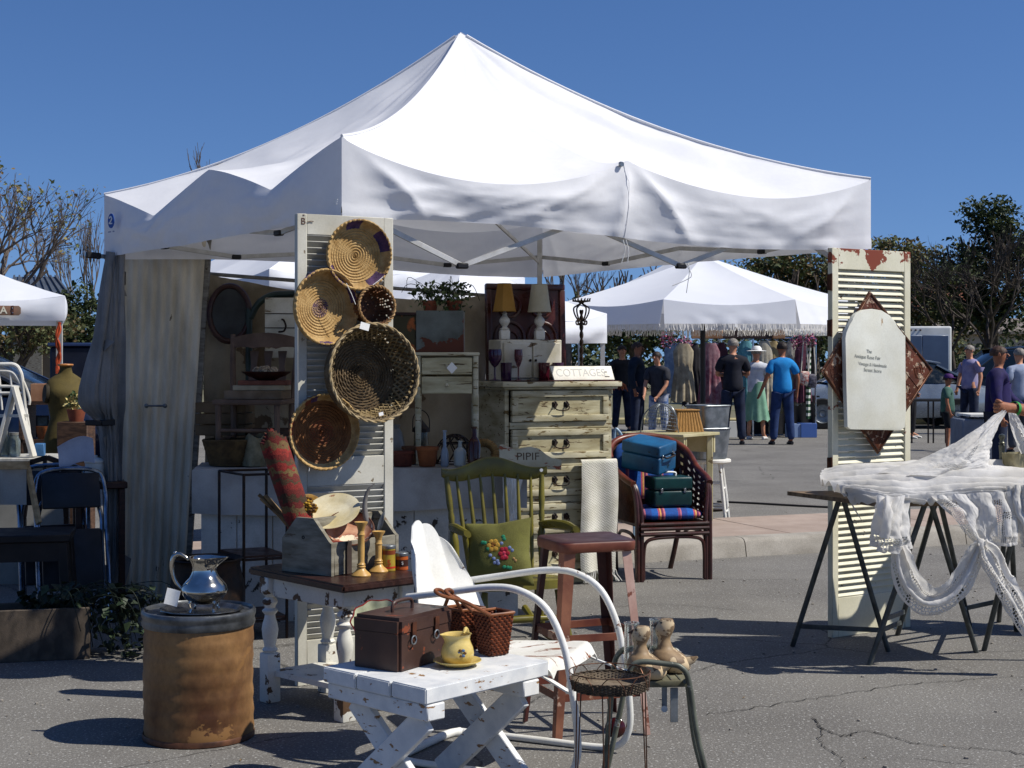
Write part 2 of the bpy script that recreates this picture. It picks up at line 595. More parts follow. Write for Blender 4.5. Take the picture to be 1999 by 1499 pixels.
SIDES = [(TN, TR, False, .18, .135, 1.3), (TL, TN, True, .17, .19, 2.7), (TB, TR, False, .13, .13, 4.1), (TL, TB, False, .1, .1, 5.9)]
bm = BM()
for A, B, tri, da, db, sd in SIDES:
    surf(bm, canopy_roof(A, B, tri, da, db, sd), 120, 44)
bmesh.ops.remove_doubles(bm, verts=bm.verts, dist=.004)
roof = P('roof', bm, CANV, tent, ang=50)
bm = BM()
for cn in (TN, TR, TL, TB):                      # piped seams on the four ridges
    pts = []
    for k in range(25):
        r = k / 24 * .985
        p = cn.lerp(TC, r)
        pts.append(V((p.x, p.y, ZE + ez(cn) * (1 - r) + rise(r) + .006)))
    tube(bm, pts, .007, 6)
P('seam', bm, CANV, roof)
for A, B, tri, da, db, sd in SIDES:
    bm = BM()
    surf(bm, valance(A, B, tri, da, db, sd, (A - B).length), 150, 18)
    v = P('valance', bm, CANV, tent, ang=60)
    if A is TN:                                  # stitched seam and grommet at the middle of the sunny side
        fn = valance(A, B, tri, da, db, sd, (A - B).length)
        bm = BM()
        for s in (.491,):
            tube(bm, [fn(s, t / 40) + V((.0012, -.0018, 0)) for t in range(41)], .0016, 5)
        P('seam', bm, CANV, v)
        bm = BM()
        p = fn(.4837, 0)
        bmesh.ops.create_cone(bm, cap_ends=True, segments=16, radius1=.014, radius2=.012, depth=.012, matrix=AX(p + V((.006, -.014, .002)), (.83, .56, 0), (0, 0, 1)) @ Matrix.Rotation(R(90), 4, 'X'))
        P('grommet', bm, STEEL, v)
# logo and care label on the shaded side
ln = V((-(TN - TL).y, (TN - TL).x, 0)).normalized()
if ln.y > 0:
    ln = -ln
lp = ONP(217, 431, TL + ln * .05, ln)
lx = (TN - TL).normalized()
bm = BM()
prism(bm, AX(lp, lx, (0, 0, 1)), [(.04 * math.cos(a * PI / 12), .042 * math.sin(a * PI / 12)) for a in range(24)], .003)
lg = P('logo', bm, mat('logo blue', '#1f4f9e', .7), tent)
bm = BM()
tube(bm, curve([lp + lx * x + V((0, 0, z)) + ln * .003 for x, z in ((-.018, .016), (0, .024), (.014, .012), (-.002, -.004), (-.018, -.014), (.018, -.016))], 5), .004, 6)
P('logo_mark', bm, PAPER, lg)
bm = BM()
for k, w_ in enumerate((.05, .03)):
    box(bm, AX(lp + V((0, 0, -.062 - k * .0)) + lx * (-.02 + k * .05), lx, (0, 0, 1)), w_ * .7, .002, .007)
P('logo_caption', bm, mat('faded print', '#8e98ae', .8), lg)
cp_ = ONP(655, 394, TN + ln * .04, ln)
bm = BM()
for k in range(3):
    box(bm, AX(cp_ + V((0, 0, .010 - k * .010)), lx, (0, 0, 1)), .032 - .004 * k, .002, .004)
P('care_label', bm, PAPER, tent)
# frame
for cn in (TN, TR, TL, TB):
    q = cn.lerp(TC, .045)
    bm = BM()
    bar(bm, (q.x, q.y, .012), (q.x, q.y, 2.3), .034, .034, bev=.003)
    lg = P('leg', bm, ALU, tent)
    bm = BM()
    box(bm, FR((q.x, q.y, .006)), .09, .09, .012, .003)
    P('foot', bm, STEEL, lg)
    bm = BM()
    box(bm, FR((q.x, q.y, 1.93)), .058, .058, .085, .006)
    P('bracket', bm, BLK, lg)
for A, B, tri, da, db, sd in SIDES:
    a, b = A.lerp(TC, .035), B.lerp(TC, .035)
    J = (.0, .2, .42, .62, .83, 1) if A is TN else (0, .25, .5, .5, .75, 1)
    zs = (2.16, 1.905, 2.14, 1.935, 2.16, 1.93) if A is TN else (2.16, 2.08, 2.14, 2.14, 2.08, 2.16)
    for k in range(5):
        if abs(J[k] - J[k + 1]) < .01:
            continue
        bm = BM()
        bar(bm, a.lerp(b, J[k]) + V((0, 0, zs[k])), a.lerp(b, J[k + 1]) + V((0, 0, zs[k + 1])), .012, .026, bev=.002)
        P('truss_bar', bm, ALU, tent)
    for k in (1, 3) if A is TN else (1, 4):
        bm = BM()
        box(bm, AX(a.lerp(b, J[k]) + V((0, 0, zs[k])), b - a, (0, 0, 1)), .06, .032, .028, .006)
        P('bracket', bm, BLK, tent)
for cn in (TN, TR, TL, TB):                      # bars from each corner up to the central hub
    q = cn.lerp(TC, .05)
    bm = BM()
    bar(bm, (q.x, q.y, 2.12), (TC.x, TC.y, 2.42), .012, .024, bev=.002)
    P('truss_bar', bm, ALU, tent)
bm = BM()
bar(bm, (TC.x, TC.y, 2.3), (TC.x, TC.y, ZE + rise(1) - .03), .03, .03, bev=.003)
P('hub_post', bm, ALU, tent)
for px, py, d, ps in ((1216, 468, 7.35, ((0, 0), (4, 20), (-3, 46))), (1222, 468, 7.35, ((0, 0), (5, 22), (3, 44))), (1338, 514, 7.62, ((0, 0), (12, 22), (2, 32), (-26, 44))), (1342, 514, 7.62, ((0, 0), (4, 14), (-2, 58)))):
    bm = BM()
    tube(bm, curve([W(px + x, py + y, d) for x, y in ps], 5), .0022, 5)
    P('tie_cord', bm, ROPE, tent)
# ------------------------------------------------------------------ cloth helper
def patch(bm, ctrl, nu=30, nv=20, amp=.01, fr=7, seed=0, st=(1, 1), drop=None, t=.0018, pl=None):
    rows = [[W(*q) for q in r] for r in ctrl]
    def cr(ps, x):
        m = len(ps) - 1
        i = min(int(x * m), m - 1)
        f = x * m - i
        p1, p2 = ps[i], ps[i + 1]
        p0 = ps[i - 1] if i else p1 * 2 - p2
        p3 = ps[i + 2] if i + 2 <= m else p2 * 2 - p1
        return .5 * ((2 * p1) + (p2 - p0) * f + (2 * p0 - 5 * p1 + 4 * p2 - p3) * f * f + (3 * p1 - p0 - 3 * p2 + p3) * f ** 3)
    def base(u, v):
        return cr([cr(r, u) for r in rows], v)
    def fn(u, v):
        p = base(u, v)
        e = .01
        du = base(min(1, u + e), v) - base(max(0, u - e), v)
        dv = base(u, min(1, v + e)) - base(u, max(0, v - e))
        n = du.cross(dv)
        n = n.normalized() if n.length > 1e-9 else V((0, -1, 0))
        a = fbm((u * fr * st[0] + seed, v * fr * st[1], seed * 1.7)) + .35 * fbm((u * fr * 3 * st[0], v * fr * 3 * st[1] + seed, 3.1))
        if pl:
            x = v if pl[2] else u
            o = v if not pl[2] else u
            a2 = pl[0] * (1 - 2 * abs(math.sin(PI * pl[1] * x + 1.6 * fbm((o * 2.2, x * 2, seed)))) ** .8)
            p = p + n * a2
        return p + n * a * amp
    b2 = BM()
    surf(b2, fn, nu, nv, drop=drop)
    if not drop and t:
        thick(b2, t)
    me = bpy.data.meshes.new('tmp')
    b2.to_mesh(me)
    b2.free()
    bm.from_mesh(me)
    bpy.data.meshes.remove(me)

# ------------------------------------------------------------------ louvred shutters
def shutter(label, O, th, w, H, rails, pitch, tilt, m, ms, lean=0, group=None):
    root = T('louvred_shutter', label, 'shutter', O, group)
    M = Matrix.Translation(O) @ Matrix.Rotation(R(th), 4, 'Z') @ Matrix.Rotation(R(-lean), 4, 'X')
    st, tk = .046, .036
    for x in (st / 2, w - st / 2):
        bm = BM()
        box(bm, M, st, tk, H, .003, o=(x, tk / 2, H / 2))
        P('stile', bm, m, root)
    for z0, z1 in rails:
        bm = BM()
        box(bm, M, w - 2 * st - .001, tk - .004, z1 - z0, .002, o=(w / 2, tk / 2, (z0 + z1) / 2))
        P('rail', bm, m, root)
    for (a0, a1), (b0, b1) in zip(rails[:-1], rails[1:]):
        bm = BM()
        n = int((b0 - a1) / pitch)
        for k in range(n):
            z = a1 + (k + .5) * (b0 - a1) / n
            q = M @ Matrix.Translation((w / 2, tk / 2, z)) @ Matrix.Rotation(R(tilt + jit(2.5)), 4, 'X')
            box(bm, q, w - 2 * st - .002, .036, .0065, .002)
        P('louvre_panel', bm, ms, root)
    return root, M
SHM = mat('old grey white paint', '#cbc8ba', .55, var='#b8b4a4', vs=4, chip='#7d705b', cs=13, ct=.68)
SHS = mat('grey louvre paint', '#bdbbb2', .55, var='#a9a699', vs=5)
CRM = mat('peeling cream paint', '#d8d4bd', .5, var='#c9c4a9', vs=4, chip='#7c3c26', cs=7, ct=.665, cg=(2, 1.93, 2.07, .22), chip2='#5a2d1e', ct2=.9)
CRS = mat('cream louvre paint', '#dbd7c0', .5, var='#cdc8b0', vs=5, chip='#4e3a28', cs=12, ct=.7)
shO = V((-.954, 6.90, 0))
sh1, SM = shutter('tall grey white louvred shutter hung with five round baskets at the tent corner', shO, 31, .475, 2.107,
                  [(.0, .2), (.889, 1.016), (2.015, 2.107)], .0275, -45, SHM, SHS)
SN = V((math.sin(R(31)), -math.cos(R(31)), 0))
SXD = V((math.cos(R(31)), math.sin(R(31)), 0))
INK = mat('brown ink', '#5d4030', .8)
for s_, px, py, sz in (('B', 592, 432, .042), ('=', 593, 420, .02)):
    q = ONP(px, py, shO + SN * .0015, SN)
    text('pencil_mark', s_, AX(q, SXD, (0, 0, 1)), sz, INK, sh1, .0005)
bm = BM()
q = ONP(600, 433, shO + SN * .002, SN)
tube(bm, [q, q + SXD * .018 + V((0, 0, .004)), q + SXD * .03 + V((0, 0, .003))], .0018, 5)
P('pencil_mark', bm, INK, sh1)
sh2O = V((1.674, 8.10, 0))
sh2, SM2 = shutter('cream louvred shutter with red paint peeling along its top, behind the trestle table', sh2O, 34, .597, 2.04,
                   [(.0, .205), (.7, .77), (1.93, 2.04)], .0325, 50, CRM, CRS)
RUSTH = mat('rusty hinge', '#5b3522', .7, metal=.4, var='#3a2117', vs=30, bump=.3)
for z in (.9, 1.62, 1.86):
    bm = BM()
    box(bm, SM2, .008, .03, .085, .002, o=(-.0045, .018, z))
    tube(bm, [SM2 @ V((-.008, .0, z - .045)), SM2 @ V((-.008, .0, z + .045))], .006, 8)
    P('hinge', bm, RUSTH, sh2)

# ------------------------------------------------------------------ diamond tin panel and arched board hung on the cream shutter
N2 = V((math.sin(R(34)), -math.cos(R(34)), 0))
X2 = V((math.cos(R(34)), math.sin(R(34)), 0))
TIN = mat('rusted pressed tin', '#74412a', .45, metal=.25, var='#4b2a1c', vs=9, vr=(.3, .6), chip='#a9917a', cs=24, ct=.6, bump=.5, bs=60)
po = sh2O + N2 * .03
dc = [ONP(px, py, po, N2) for px, py in ((1603, 725), (1697, 568), (1820, 722), (1713, 886))]
tin = T('tin_tile', 'rusty diamond shaped pressed tin tile hanging on the cream shutter behind a white board', 'tin tile', dc[3])
DM = AX(V((0, 0, 0)), X2, (0, 0, 1))
DM.translation = po
iv = DM.inverted()
d2 = [(iv @ q) for q in dc]
bm = BM()
prism(bm, DM, [(q.x, q.z) for q in d2][::-1], .014, .003)
P('sheet', bm, TIN, tin)
ctr = sum((q for q in dc), V()) / 4
bm = BM()
for k in range(4):
    bar(bm, dc[k].lerp(ctr, .03) + N2 * .009, dc[(k + 1) % 4].lerp(ctr, .03) + N2 * .009, .012, .008, up=N2, bev=.002)
P('border_strip', bm, mat('dark iron strip', '#3d2a22', .45, metal=.5, var='#6b4630', vs=14), tin)
bm = BM()
tl = lambda a, b, f: a.lerp(b, f)
for i in range(4):                               # embossed tile grid with a scroll in every tile
    for f in (.25, .5, .75):
        if i < 2:
            a, b = tl(dc[i], dc[i + 1], f), tl(dc[(i + 3) % 4], dc[(i + 2) % 4], f)
            tube(bm, [a + N2 * .007, b + N2 * .007], .003, 5)
for u in range(4):
    for v in range(4):
        p = tl(tl(dc[0], dc[1], (u + .5) / 4), tl(dc[3], dc[2], (u + .5) / 4), (v + .5) / 4) + N2 * .007
        for rr in (.034, .016):
            tube(bm, [p + X2 * (rr * math.cos(a * PI / 6)) + V((0, 0, rr * math.sin(a * PI / 6) * 1.25)) for a in range(12)], .003, 5, closed=True)
        for a in range(6):
            tube(bm, curve([p + X2 * (r_ * math.cos(a * PI / 3 + r_ * 20)) + V((0, 0, r_ * 1.25 * math.sin(a * PI / 3 + r_ * 20))) for r_ in (.018, .028, .04)], 3), .003, 5)
P('embossing', bm, TIN, tin)
po = sh2O + N2 * .07
BMx = AX(V((0, 0, 0)), X2, (0, 0, 1))
BMx.translation = po
iv = BMx.inverted()
ol = [(1651, 833), (1657, 838), (1755, 840), (1763, 834), (1765, 800), (1764, 656), (1757, 650), (1750, 640), (1744, 628), (1733, 615), (1718, 606), (1700, 603), (1682, 605), (1668, 612), (1661, 622), (1655, 637), (1648, 648), (1647, 660), (1649, 760)]
pts = [iv @ ONP(px, py, po, N2) for px, py in ol]
board = T('painted_board', 'white arched wooden board with faded lettering, hung over the rusty diamond panel', 'sign board', po + V((.2, 0, .9)))
bm = BM()
prism(bm, BMx, [(p.x, p.z) for p in pts], .026, .004)
P('panel', bm, mat('board white paint', '#d9d9cd', .5, var='#cbc9b8', vs=4, chip='#9a7c54', cs=6, ct=.7, cst=(3, 1, .7)), board)
FAD = mat('faded lettering', '#9c9e96', .8)
for s_, px, py, sz in (('The', 1697, 686, .026), ('Antique Rose Fair', 1694, 697, .027), ('Vintage & Handmade', 1704, 712, .025), ('Street Store', 1704, 723, .027)):
    q = ONP(px, py, po + N2 * .0145, N2)
    text('lettering', s_, AX(q, X2, (0, 0, 1)) @ Matrix.Rotation(R(4), 4, 'Y'), sz, FAD, board, .0004)

# ------------------------------------------------------------------ baskets hung on the grey white shutter
STRAW = mat('golden straw', '#c0a06a', .8, var='#a78550', vs=30, fine=.35, fs=300, bump=.6, bs=260)
PURP = mat('purple dyed straw', '#5a3f63', .8, var='#3f2a47', vs=30, fine=.35, fs=300, bump=.6, bs=260)
RUSTR = mat('rust dyed straw', '#8c4a2c', .8, var='#6c3420', vs=30, fine=.35, fs=300, bump=.6, bs=260)
GREYW = mat('weathered grey wicker', '#7d6c50', .8, var='#5d4f3a', vs=25, fine=.35, fs=250, bump=.5, bs=200)
BROWNW = mat('brown wicker', '#6b4426', .65, var='#4b2d18', vs=25, fine=.35, fs=250, bump=.5, bs=200)
DKSTRAW = mat('brown straw', '#80552f', .8, var='#684222', vs=30, fine=.35, fs=300, bump=.6, bs=260)
def axis_frame(o, ax, spin=0):
    z = V(ax).normalized()
    x = V((0, 0, 1)).cross(z).normalized()
    y = z.cross(x)
    m = Matrix((x, y, z)).transposed().to_4x4()
    m.translation = V(o)
    return m @ Matrix.Rotation(R(spin), 4, 'Z')
def coil(label, px, py, yaw, pit, Rr, D, off, coils, mi, mats, wob=.003, ell=1):
    ax = V((math.sin(R(yaw)) * math.cos(R(pit)), -math.cos(R(yaw)) * math.cos(R(pit)), math.sin(R(pit))))
    rim = ONP(px, py, shO + SN * off, SN)
    M = axis_frame(rim - ax * D, ax)
    pin, pout = [(0, .006)], []
    flat = .62
    nb = coils * 4
    for k in range(1, nb + 1):
        s = k / nb
        if s < flat:
            r, z = s / flat * Rr * .80, .006 + .01 * (s / flat) ** 2
        else:
            q = (s - flat) / (1 - flat)
            r, z = Rr * (.80 + .20 * math.sin(q * PI / 2) ** .9), .016 + (D - .016) * (1 - math.cos(q * PI / 2)) ** .9
        bmp = .0023 * math.sin(2 * PI * k / 4)
        pin.append((max(.001, r + (bmp if s > flat else 0)), z + (bmp if s <= flat else bmp * .4)))
        pout.append((r + .009, z - .009 if s < flat else z))
    prof = pin + [(Rr + .006, D + .005), (Rr + .012, D)] + pout[::-1][1:] + [(0, -.003)]
    root = T('coil_basket', label, 'basket', rim - V((0, 0, Rr)), 'baskets hung on the tall shutter')
    bm = BM()
    nk = 84
    lathe(bm, M, prof, nk, sx=ell, rfun=lambda a, j, k: .0011 * math.sin(k * PI + j * 1.3) + wob * math.sin(2 * a + Rr * 40), mi=lambda j, k: mi(min(j / (nb), 1.2), k / nk))
    P('bowl', bm, mats, root, ang=0)
    bm = BM()
    tp = []
    for k in range(160):                          # overcast stitching round the rim
        a = 2 * PI * k / 160
        rr = Rr + wob * math.sin(2 * a + Rr * 40) + .006
        tp.append(M @ V((rr * math.cos(a) * ell, rr * math.sin(a), D + .003 + .0018 * math.sin(k * 1.6))))
    tube(bm, tp, [.0042 + .0014 * math.sin(k * 1.6) for k in range(160)], 7, closed=True)
    for f in bm.faces:
        f.material_index = 0
    P('rim', bm, mats, root)
    return root, M
def wedges(edges, lo=.62):
    return lambda s, a: (next((i for a0, a1, i in edges if a0 <= a <= a1), 0) if s > lo else 0)
coil('golden coil basket with purple patches on its rim, highest on the shutter', 702, 497, 30, 2, .150, .056, .068, 15, wedges([(.02, .12, 1), (.22, .3, 1), (.55, .66, 1), (.80, .9, 1)]), [STRAW, PURP])
coil('golden coil basket with a purple speckled centre, beside the small dark bowl', 639, 599, 42, 3, .161, .064, .08, 16,
     lambda s, a: (1 if (s < .2 and math.sin(a * 400 + s * 300) > -.2) else wedges([(.02, .1, 1), (.3, .36, 1), (.7, .77, 1)], .8)(s, a)), [STRAW, PURP])
coil('reddish brown coil basket with a gold rim, lowest on the shutter', 634, 843, 32, 4, .161, .042, .056, 16,
     lambda s, a: (2 if s < .7 else (1 if s > 1.04 else wedges([(.27, .3, 1), (.30, .34, 3), (.44, .5, 3)], .7)(s, a))) if s > .28 else (3 if math.sin(a * 90 + s * 90) > .2 else 2), [STRAW, PURP, DKSTRAW, RUSTR])
def woven(label, px, py, yaw, pit, Rr, D, off, m, mr, nk, nj, seed, group='baskets hung on the tall shutter', ell=1, name='wicker_basket', holes=.5, rimr=.0052):
    ax = V((math.sin(R(yaw)) * math.cos(R(pit)), -math.cos(R(yaw)) * math.cos(R(pit)), math.sin(R(pit))))
    rim = ONP(px, py, shO + SN * off, SN)
    M = axis_frame(rim - ax * D, ax)
    rg = random.Random(seed)
    prof = [(.004, 0)]
    for j in range(1, nj + 1):
        s = j / nj
        if s < .5:
            prof.append((s / .5 * Rr * .82, .002 * math.sin(j)))
        else:
            q = (s - .5) / .5
            prof.append((Rr * (.82 + .18 * math.sin(q * PI / 2)), D * q ** 1.25))
    root = T(name, label, 'basket', rim - V((0, 0, Rr)), group)
    bm = BM()
    lathe(bm, M, prof, nk, sx=ell, rfun=lambda a, j, k: .0045 * (1 if (j + k // 2) % 2 else -1) * min(1, j / nj * 2), drop=lambda j, k: j > nj * .3 and (j + k // 2) % 2 == 0 and k % 2 == 0 and rg.random() < holes)
    thick(bm, .003)
    P('bowl', bm, m, root, ang=20)
    bm = BM()
    for w_ in range(2):
        tube(bm, [M @ V(((Rr + .004 + .004 * math.sin(k * .9 + w_ * PI)) * math.cos(2 * PI * k / 110) * ell, (Rr + .004 + .004 * math.sin(k * .9 + w_ * PI)) * math.sin(2 * PI * k / 110), D + .004 * math.cos(k * .9 + w_ * PI))) for k in range(110)], rimr * .75, 6, closed=True)
    P('rim', bm, mr, root)
    return root, M
woven('small dark brown wicker bowl above the big round basket', 736, 597, 32, 4, .086, .1, .105, BROWNW, mat('tan willow', '#a9875a', .7, var='#86653c', vs=30), 72, 22, 3, holes=.32)
bigb, BMt = woven('large round dark wicker basket with a plaited pale side, widest on the shutter', 732, 727, 32, 5, .215, .14, .16, GREYW, mat('pale willow', '#b6a27c', .7, var='#8b7650', vs=30), 120, 34, 5, holes=.16)
bm = BM()
rg = random.Random(2)
for k in range(46):                               # broad plaited splints on the inside of the wall
    a = 2 * PI * k / 46
    for sgn in (1, -1):
        ps = []
        for q in range(5):
            t = q / 4
            aa = a + sgn * t * .34
            rr = .215 * (.84 + .16 * math.sin(t * PI / 2)) - .014 - (.003 if (q + k) % 2 == (sgn > 0) else 0)
            ps.append(BMt @ V((rr * math.cos(aa), rr * math.sin(aa), .012 + .118 * t ** 1.2)))
        tube(bm, ps, .0052, 5, flat=.35)
P('plaiting', bm, mat('split willow', '#a08c66', .75, var='#77643f', vs=20, bump=.4, bs=200), bigb)
bm = BM()
for k in range(20):                               # radiating stakes and rounds of weaving on the bottom
    a = k * PI / 10
    tube(bm, [BMt @ V((r * math.cos(a), r * math.sin(a), .004)) for r in (.004, .09, .176)], .0032, 5)
for k in range(13):
    r = .022 + k * .0125
    tube(bm, [BMt @ V((r * math.cos(i * PI / 20), r * math.sin(i * PI / 20), .006 + .0032 * (1 if (i + k) % 2 else -1))) for i in range(40)], .0042, 5, closed=True)
P('woven_bottom', bm, mat('dark willow weave', '#6a573c', .8, var='#463722', vs=20, bump=.4, bs=200), bigb)
for px, py, w_, off, r_, lb in ((712, 637, .045, .19, 14, 'white paper price tag tucked between the small bowl and big basket'), (744, 808, .022, .16, -12, 'little white price tag inside the big wicker basket')):
    q = ONP(px, py, shO + SN * off, SN)
    bm = BM()
    box(bm, AX(q, SXD, (0, 0, 1)) @ Matrix.Rotation(R(r_), 4, 'Y'), w_, .0012, w_ * .7)
    S('price_tag', bm, PAPER, lb, 'price tag', q)
for px0, py0, px1, py1, off in ((676, 553, 694, 594, .12), (748, 540, 728, 556, .11), (603, 908, 603, 920, .07)):
    bm = BM()
    tube(bm, [ONP(px0, py0, shO + SN * off, SN), ONP((px0 + px1) / 2 + 1, (py0 + py1) / 2, shO + SN * off, SN), ONP(px1, py1, shO + SN * off, SN)], .0016, 5)
    P('hanging_string', bm, ROPE, sh1)

# ------------------------------------------------------------------ trestle table with lace
ta, tb, tc_, td = V((1.39, 7.83, .79)), V((1.705, 7.21, .79)), V((2.78, 7.38, .79)), V((2.5, 8.02, .79))
trestle = T('trestle_table', 'plank trestle table on bare steel A-frame legs draped with white lace', 'table', (2.0, 7.6, 0))
bm = BM()
vs = [bm.verts.new(q) for q in (ta, tb, tc_, td)]
bm.faces.new(vs)
thick(bm, .02)
P('table_top', bm, mat('bare plank', '#7f6b52', .7, var='#5e4c38', vs=6, st=(2, 8, 2), bump=.3), trestle)
TST = mat('grey green steel tube', '#565a57', .45, metal=.35, var='#3c3f3d', vs=15)
def leg(a, f):
    bm = BM()
    tube(bm, [a, f + V((0, 0, .002))], .0135, 10)
    P('leg', bm, TST, trestle)
def rung(a, b):
    bm = BM()
    bar(bm, a, b, .012, .024, bev=.002)
    P('rung', bm, TST, trestle)
A1 = V((W(1640, 969, 7.62)))
f1, f2 = G(1547, 1262), G(1734, 1272)
leg(A1, f1); leg(A1 + V((.012, .0, 0)), f2); rung(A1.lerp(f1, .86), (A1 + V((.012, 0, 0))).lerp(f2, .86))
A2 = W(1809, 974, 7.36)
f3, f4 = G(1697, 1298), G(1906, 1274)
leg(A2, f3); leg(A2 + V((.015, 0, 0)), f4)
A3 = W(1828, 974, 7.75)
f5, f6 = G(1752, 1240), G(1893, 1222)
leg(A3, f5); leg(A3 + V((.015, 0, 0)), f6); rung(A2.lerp(f3, .72), A3.lerp(f5, .82)); rung(A2.lerp(f4, .78), A3.lerp(f6, .85)); rung(A1.lerp(f2, .86), A3.lerp(f5, .9))
A4 = W(1996, 974, 7.40)
f7, f8 = G(1921, 1270), G(1950, 1214)
leg(A4, f7); leg(A4 + V((.02, .3, 0)), f8); leg(A4 + V((.015, 0, 0)), V((2.62, 7.5, 0))); leg(A4 + V((.035, .3, 0)), V((2.7, 8.3, 0))); rung(A3.lerp(f6, .85), A4.lerp(f8, .8))

LACE = mat('white cotton lace', '#eceae6', .9, var='#dad7d0', vs=6, trans=.42, bump=.35, bs=120, fine=.1, fs=200, spec=.1)
lace = T('lace_tablecloth', 'white crocheted lace tablecloth trailing off the trestle table and knotted below', 'lace cloth', (2.1, 7.4, .8))
def holes(bands, n, seed):
    rg = random.Random(seed)
    def f(i, j):
        for u0, u1, v0, v1 in bands:
            if u0 <= i < u1 and v0 <= j < v1:
                return (i % 3 != 0 and (j + (i // 3) % 2) % 3 != 0) if rg.random() < n else False
        return False
    return f
bm = BM()
patch(bm, [[(1612, 920, 8.02), (1680, 914, 8.0), (1780, 908, 8.0), (1880, 905, 7.98), (2010, 905, 7.95)],
           [(1603, 930, 7.85), (1700, 916, 7.8), (1800, 915, 7.78), (1900, 908, 7.75), (2010, 912, 7.72)],
           [(1606, 944, 7.62), (1700, 936, 7.55), (1800, 934, 7.5), (1900, 926, 7.48), (2010, 930, 7.48)],
           [(1640, 956, 7.42), (1720, 962, 7.3), (1815, 962, 7.28), (1900, 952, 7.28), (2010, 955, 7.3)],
           [(1655, 962, 7.36), (1724, 974, 7.2), (1816, 974, 7.2), (1900, 968, 7.22), (2010, 968, 7.24)]], 200, 90, .012, 5, 3, (.9, 2.0), pl=(.024, 9, 1))
P('bunched_top', bm, LACE, lace, ang=60)
bm = BM()
patch(bm, [[(1957, 800, 7.7), (1960, 802, 7.7), (1964, 806, 7.7)],
           [(1905, 838, 7.68), (1925, 842, 7.62), (1942, 846, 7.66)],
           [(1850, 870, 7.66), (1890, 880, 7.55), (1935, 880, 7.62)],
           [(1790, 900, 7.66), (1860, 908, 7.5), (1930, 905, 7.58)],
           [(1690, 922, 7.66), (1800, 930, 7.46), (1932, 926, 7.56)]], 110, 140, .006, 6, 5, (1, 1.4), drop=holes([(62, 74, 60, 120), (14, 70, 104, 116)], .9, 1), pl=(.008, 3, 0))
P('raised_corner', bm, LACE, lace, ang=60)
bm = BM()
patch(bm, [[(1968, 806, 7.72), (1976, 806, 7.72), (1984, 808, 7.72)], [(1975, 840, 7.75), (1990, 842, 7.73), (2004, 842, 7.75)], [(1990, 880, 7.78), (2010, 885, 7.75), (2030, 885, 7.78)], [(2010, 925, 7.8), (2040, 930, 7.75), (2070, 930, 7.8)]], 20, 50, .007, 6, 8, (1, 1), drop=holes([(8, 13, 8, 40)], .6, 4))
P('trailing_corner', bm, LACE, lace, ang=60)
bm = BM()
patch(bm, [[(1812, 968, 7.2), (1860, 966, 7.19), (1910, 962, 7.19), (1960, 960, 7.2), (1976, 960, 7.21)],
           [(1840, 990, 7.18), (1880, 995, 7.15), (1918, 995, 7.17), (1965, 992, 7.16), (1980, 990, 7.2)],
           [(1866, 1018, 7.17), (1893, 1025, 7.13), (1922, 1025, 7.17), (1970, 1028, 7.13), (1984, 1028, 7.18)],
           [(1893, 1045, 7.16), (1905, 1048, 7.13), (1926, 1050, 7.17), (1972, 1052, 7.12), (1984, 1050, 7.17)],
           [(1908, 1060, 7.16), (1914, 1060, 7.14), (1930, 1064, 7.16), (1972, 1066, 7.12), (1986, 1060, 7.17)]], 150, 100, .005, 6, 9, (2.2, .5),
      drop=holes([(6, 36, 8, 88), (94, 104, 12, 84), (94, 148, 30, 40), (84, 148, 70, 88)], .95, 2), pl=(.012, 5, 0))
P('hanging_panel', bm, LACE, lace, ang=60)
bm = BM()
patch(bm, [[(1712, 966, 7.2), (1735, 970, 7.15), (1760, 968, 7.18), (1772, 966, 7.22)],
           [(1708, 1000, 7.2), (1730, 1010, 7.08), (1752, 1008, 7.12), (1770, 1000, 7.2)],
           [(1702, 1040, 7.2), (1728, 1050, 7.06), (1756, 1050, 7.1), (1778, 1042, 7.18)],
           [(1700, 1062, 7.2), (1722, 1076, 7.09), (1750, 1078, 7.11), (1782, 1068, 7.18)]], 70, 60, .007, 5, 11, (2, .6), drop=holes([(8, 60, 40, 52)], .9, 3), pl=(.016, 4, 0))
P('hanging_fold', bm, LACE, lace, ang=60)
bm = BM()
sw = [(1756, 1066), (1762, 1100), (1772, 1130), (1788, 1156), (1806, 1172), (1830, 1173), (1858, 1158), (1880, 1130), (1896, 1098), (1906, 1075), (1914, 1060)]
wd_ = [13, 22, 27, 29, 28, 24, 22, 19, 16, 12, 8]
ctrl = []
for (x, y), w_, k in zip(sw, wd_, range(11)):
    a = sw[max(0, k - 1)]
    b = sw[min(10, k + 1)]
    n = V((-(b[1] - a[1]), b[0] - a[0], 0)).normalized()
    ctrl.append([(x + n.x * w_, y + n.y * w_, 7.17), (x + n.x * w_ * .3, y + n.y * w_ * .3, 7.12), (x - n.x * w_ * .35, y - n.y * w_ * .35, 7.16), (x - n.x * w_, y - n.y * w_, 7.1)])
patch(bm, ctrl, 60, 150, .004, 3.5, 13, (1.6, 3), drop=holes([(6, 16, 12, 140), (40, 52, 20, 140)], .9, 7), pl=(.013, 4, 0))
P('swag', bm, LACE, lace, ang=60)
bm = BM()
sw = [(1916, 1058), (1926, 1078), (1938, 1102), (1952, 1130), (1968, 1158), (1984, 1186), (2000, 1214), (2014, 1236)]
ctrl = []
for (x, y), w_ in zip(sw, [7, 15, 18, 16, 19, 20, 19, 16]):
    ctrl.append([(x - w_, y + w_ * .3, 7.15), (x - w_ * .3, y + .1 * w_, 7.1), (x + w_ * .3, y - .1 * w_, 7.15), (x + w_ * 1.3, y - w_ * .6, 7.1)])
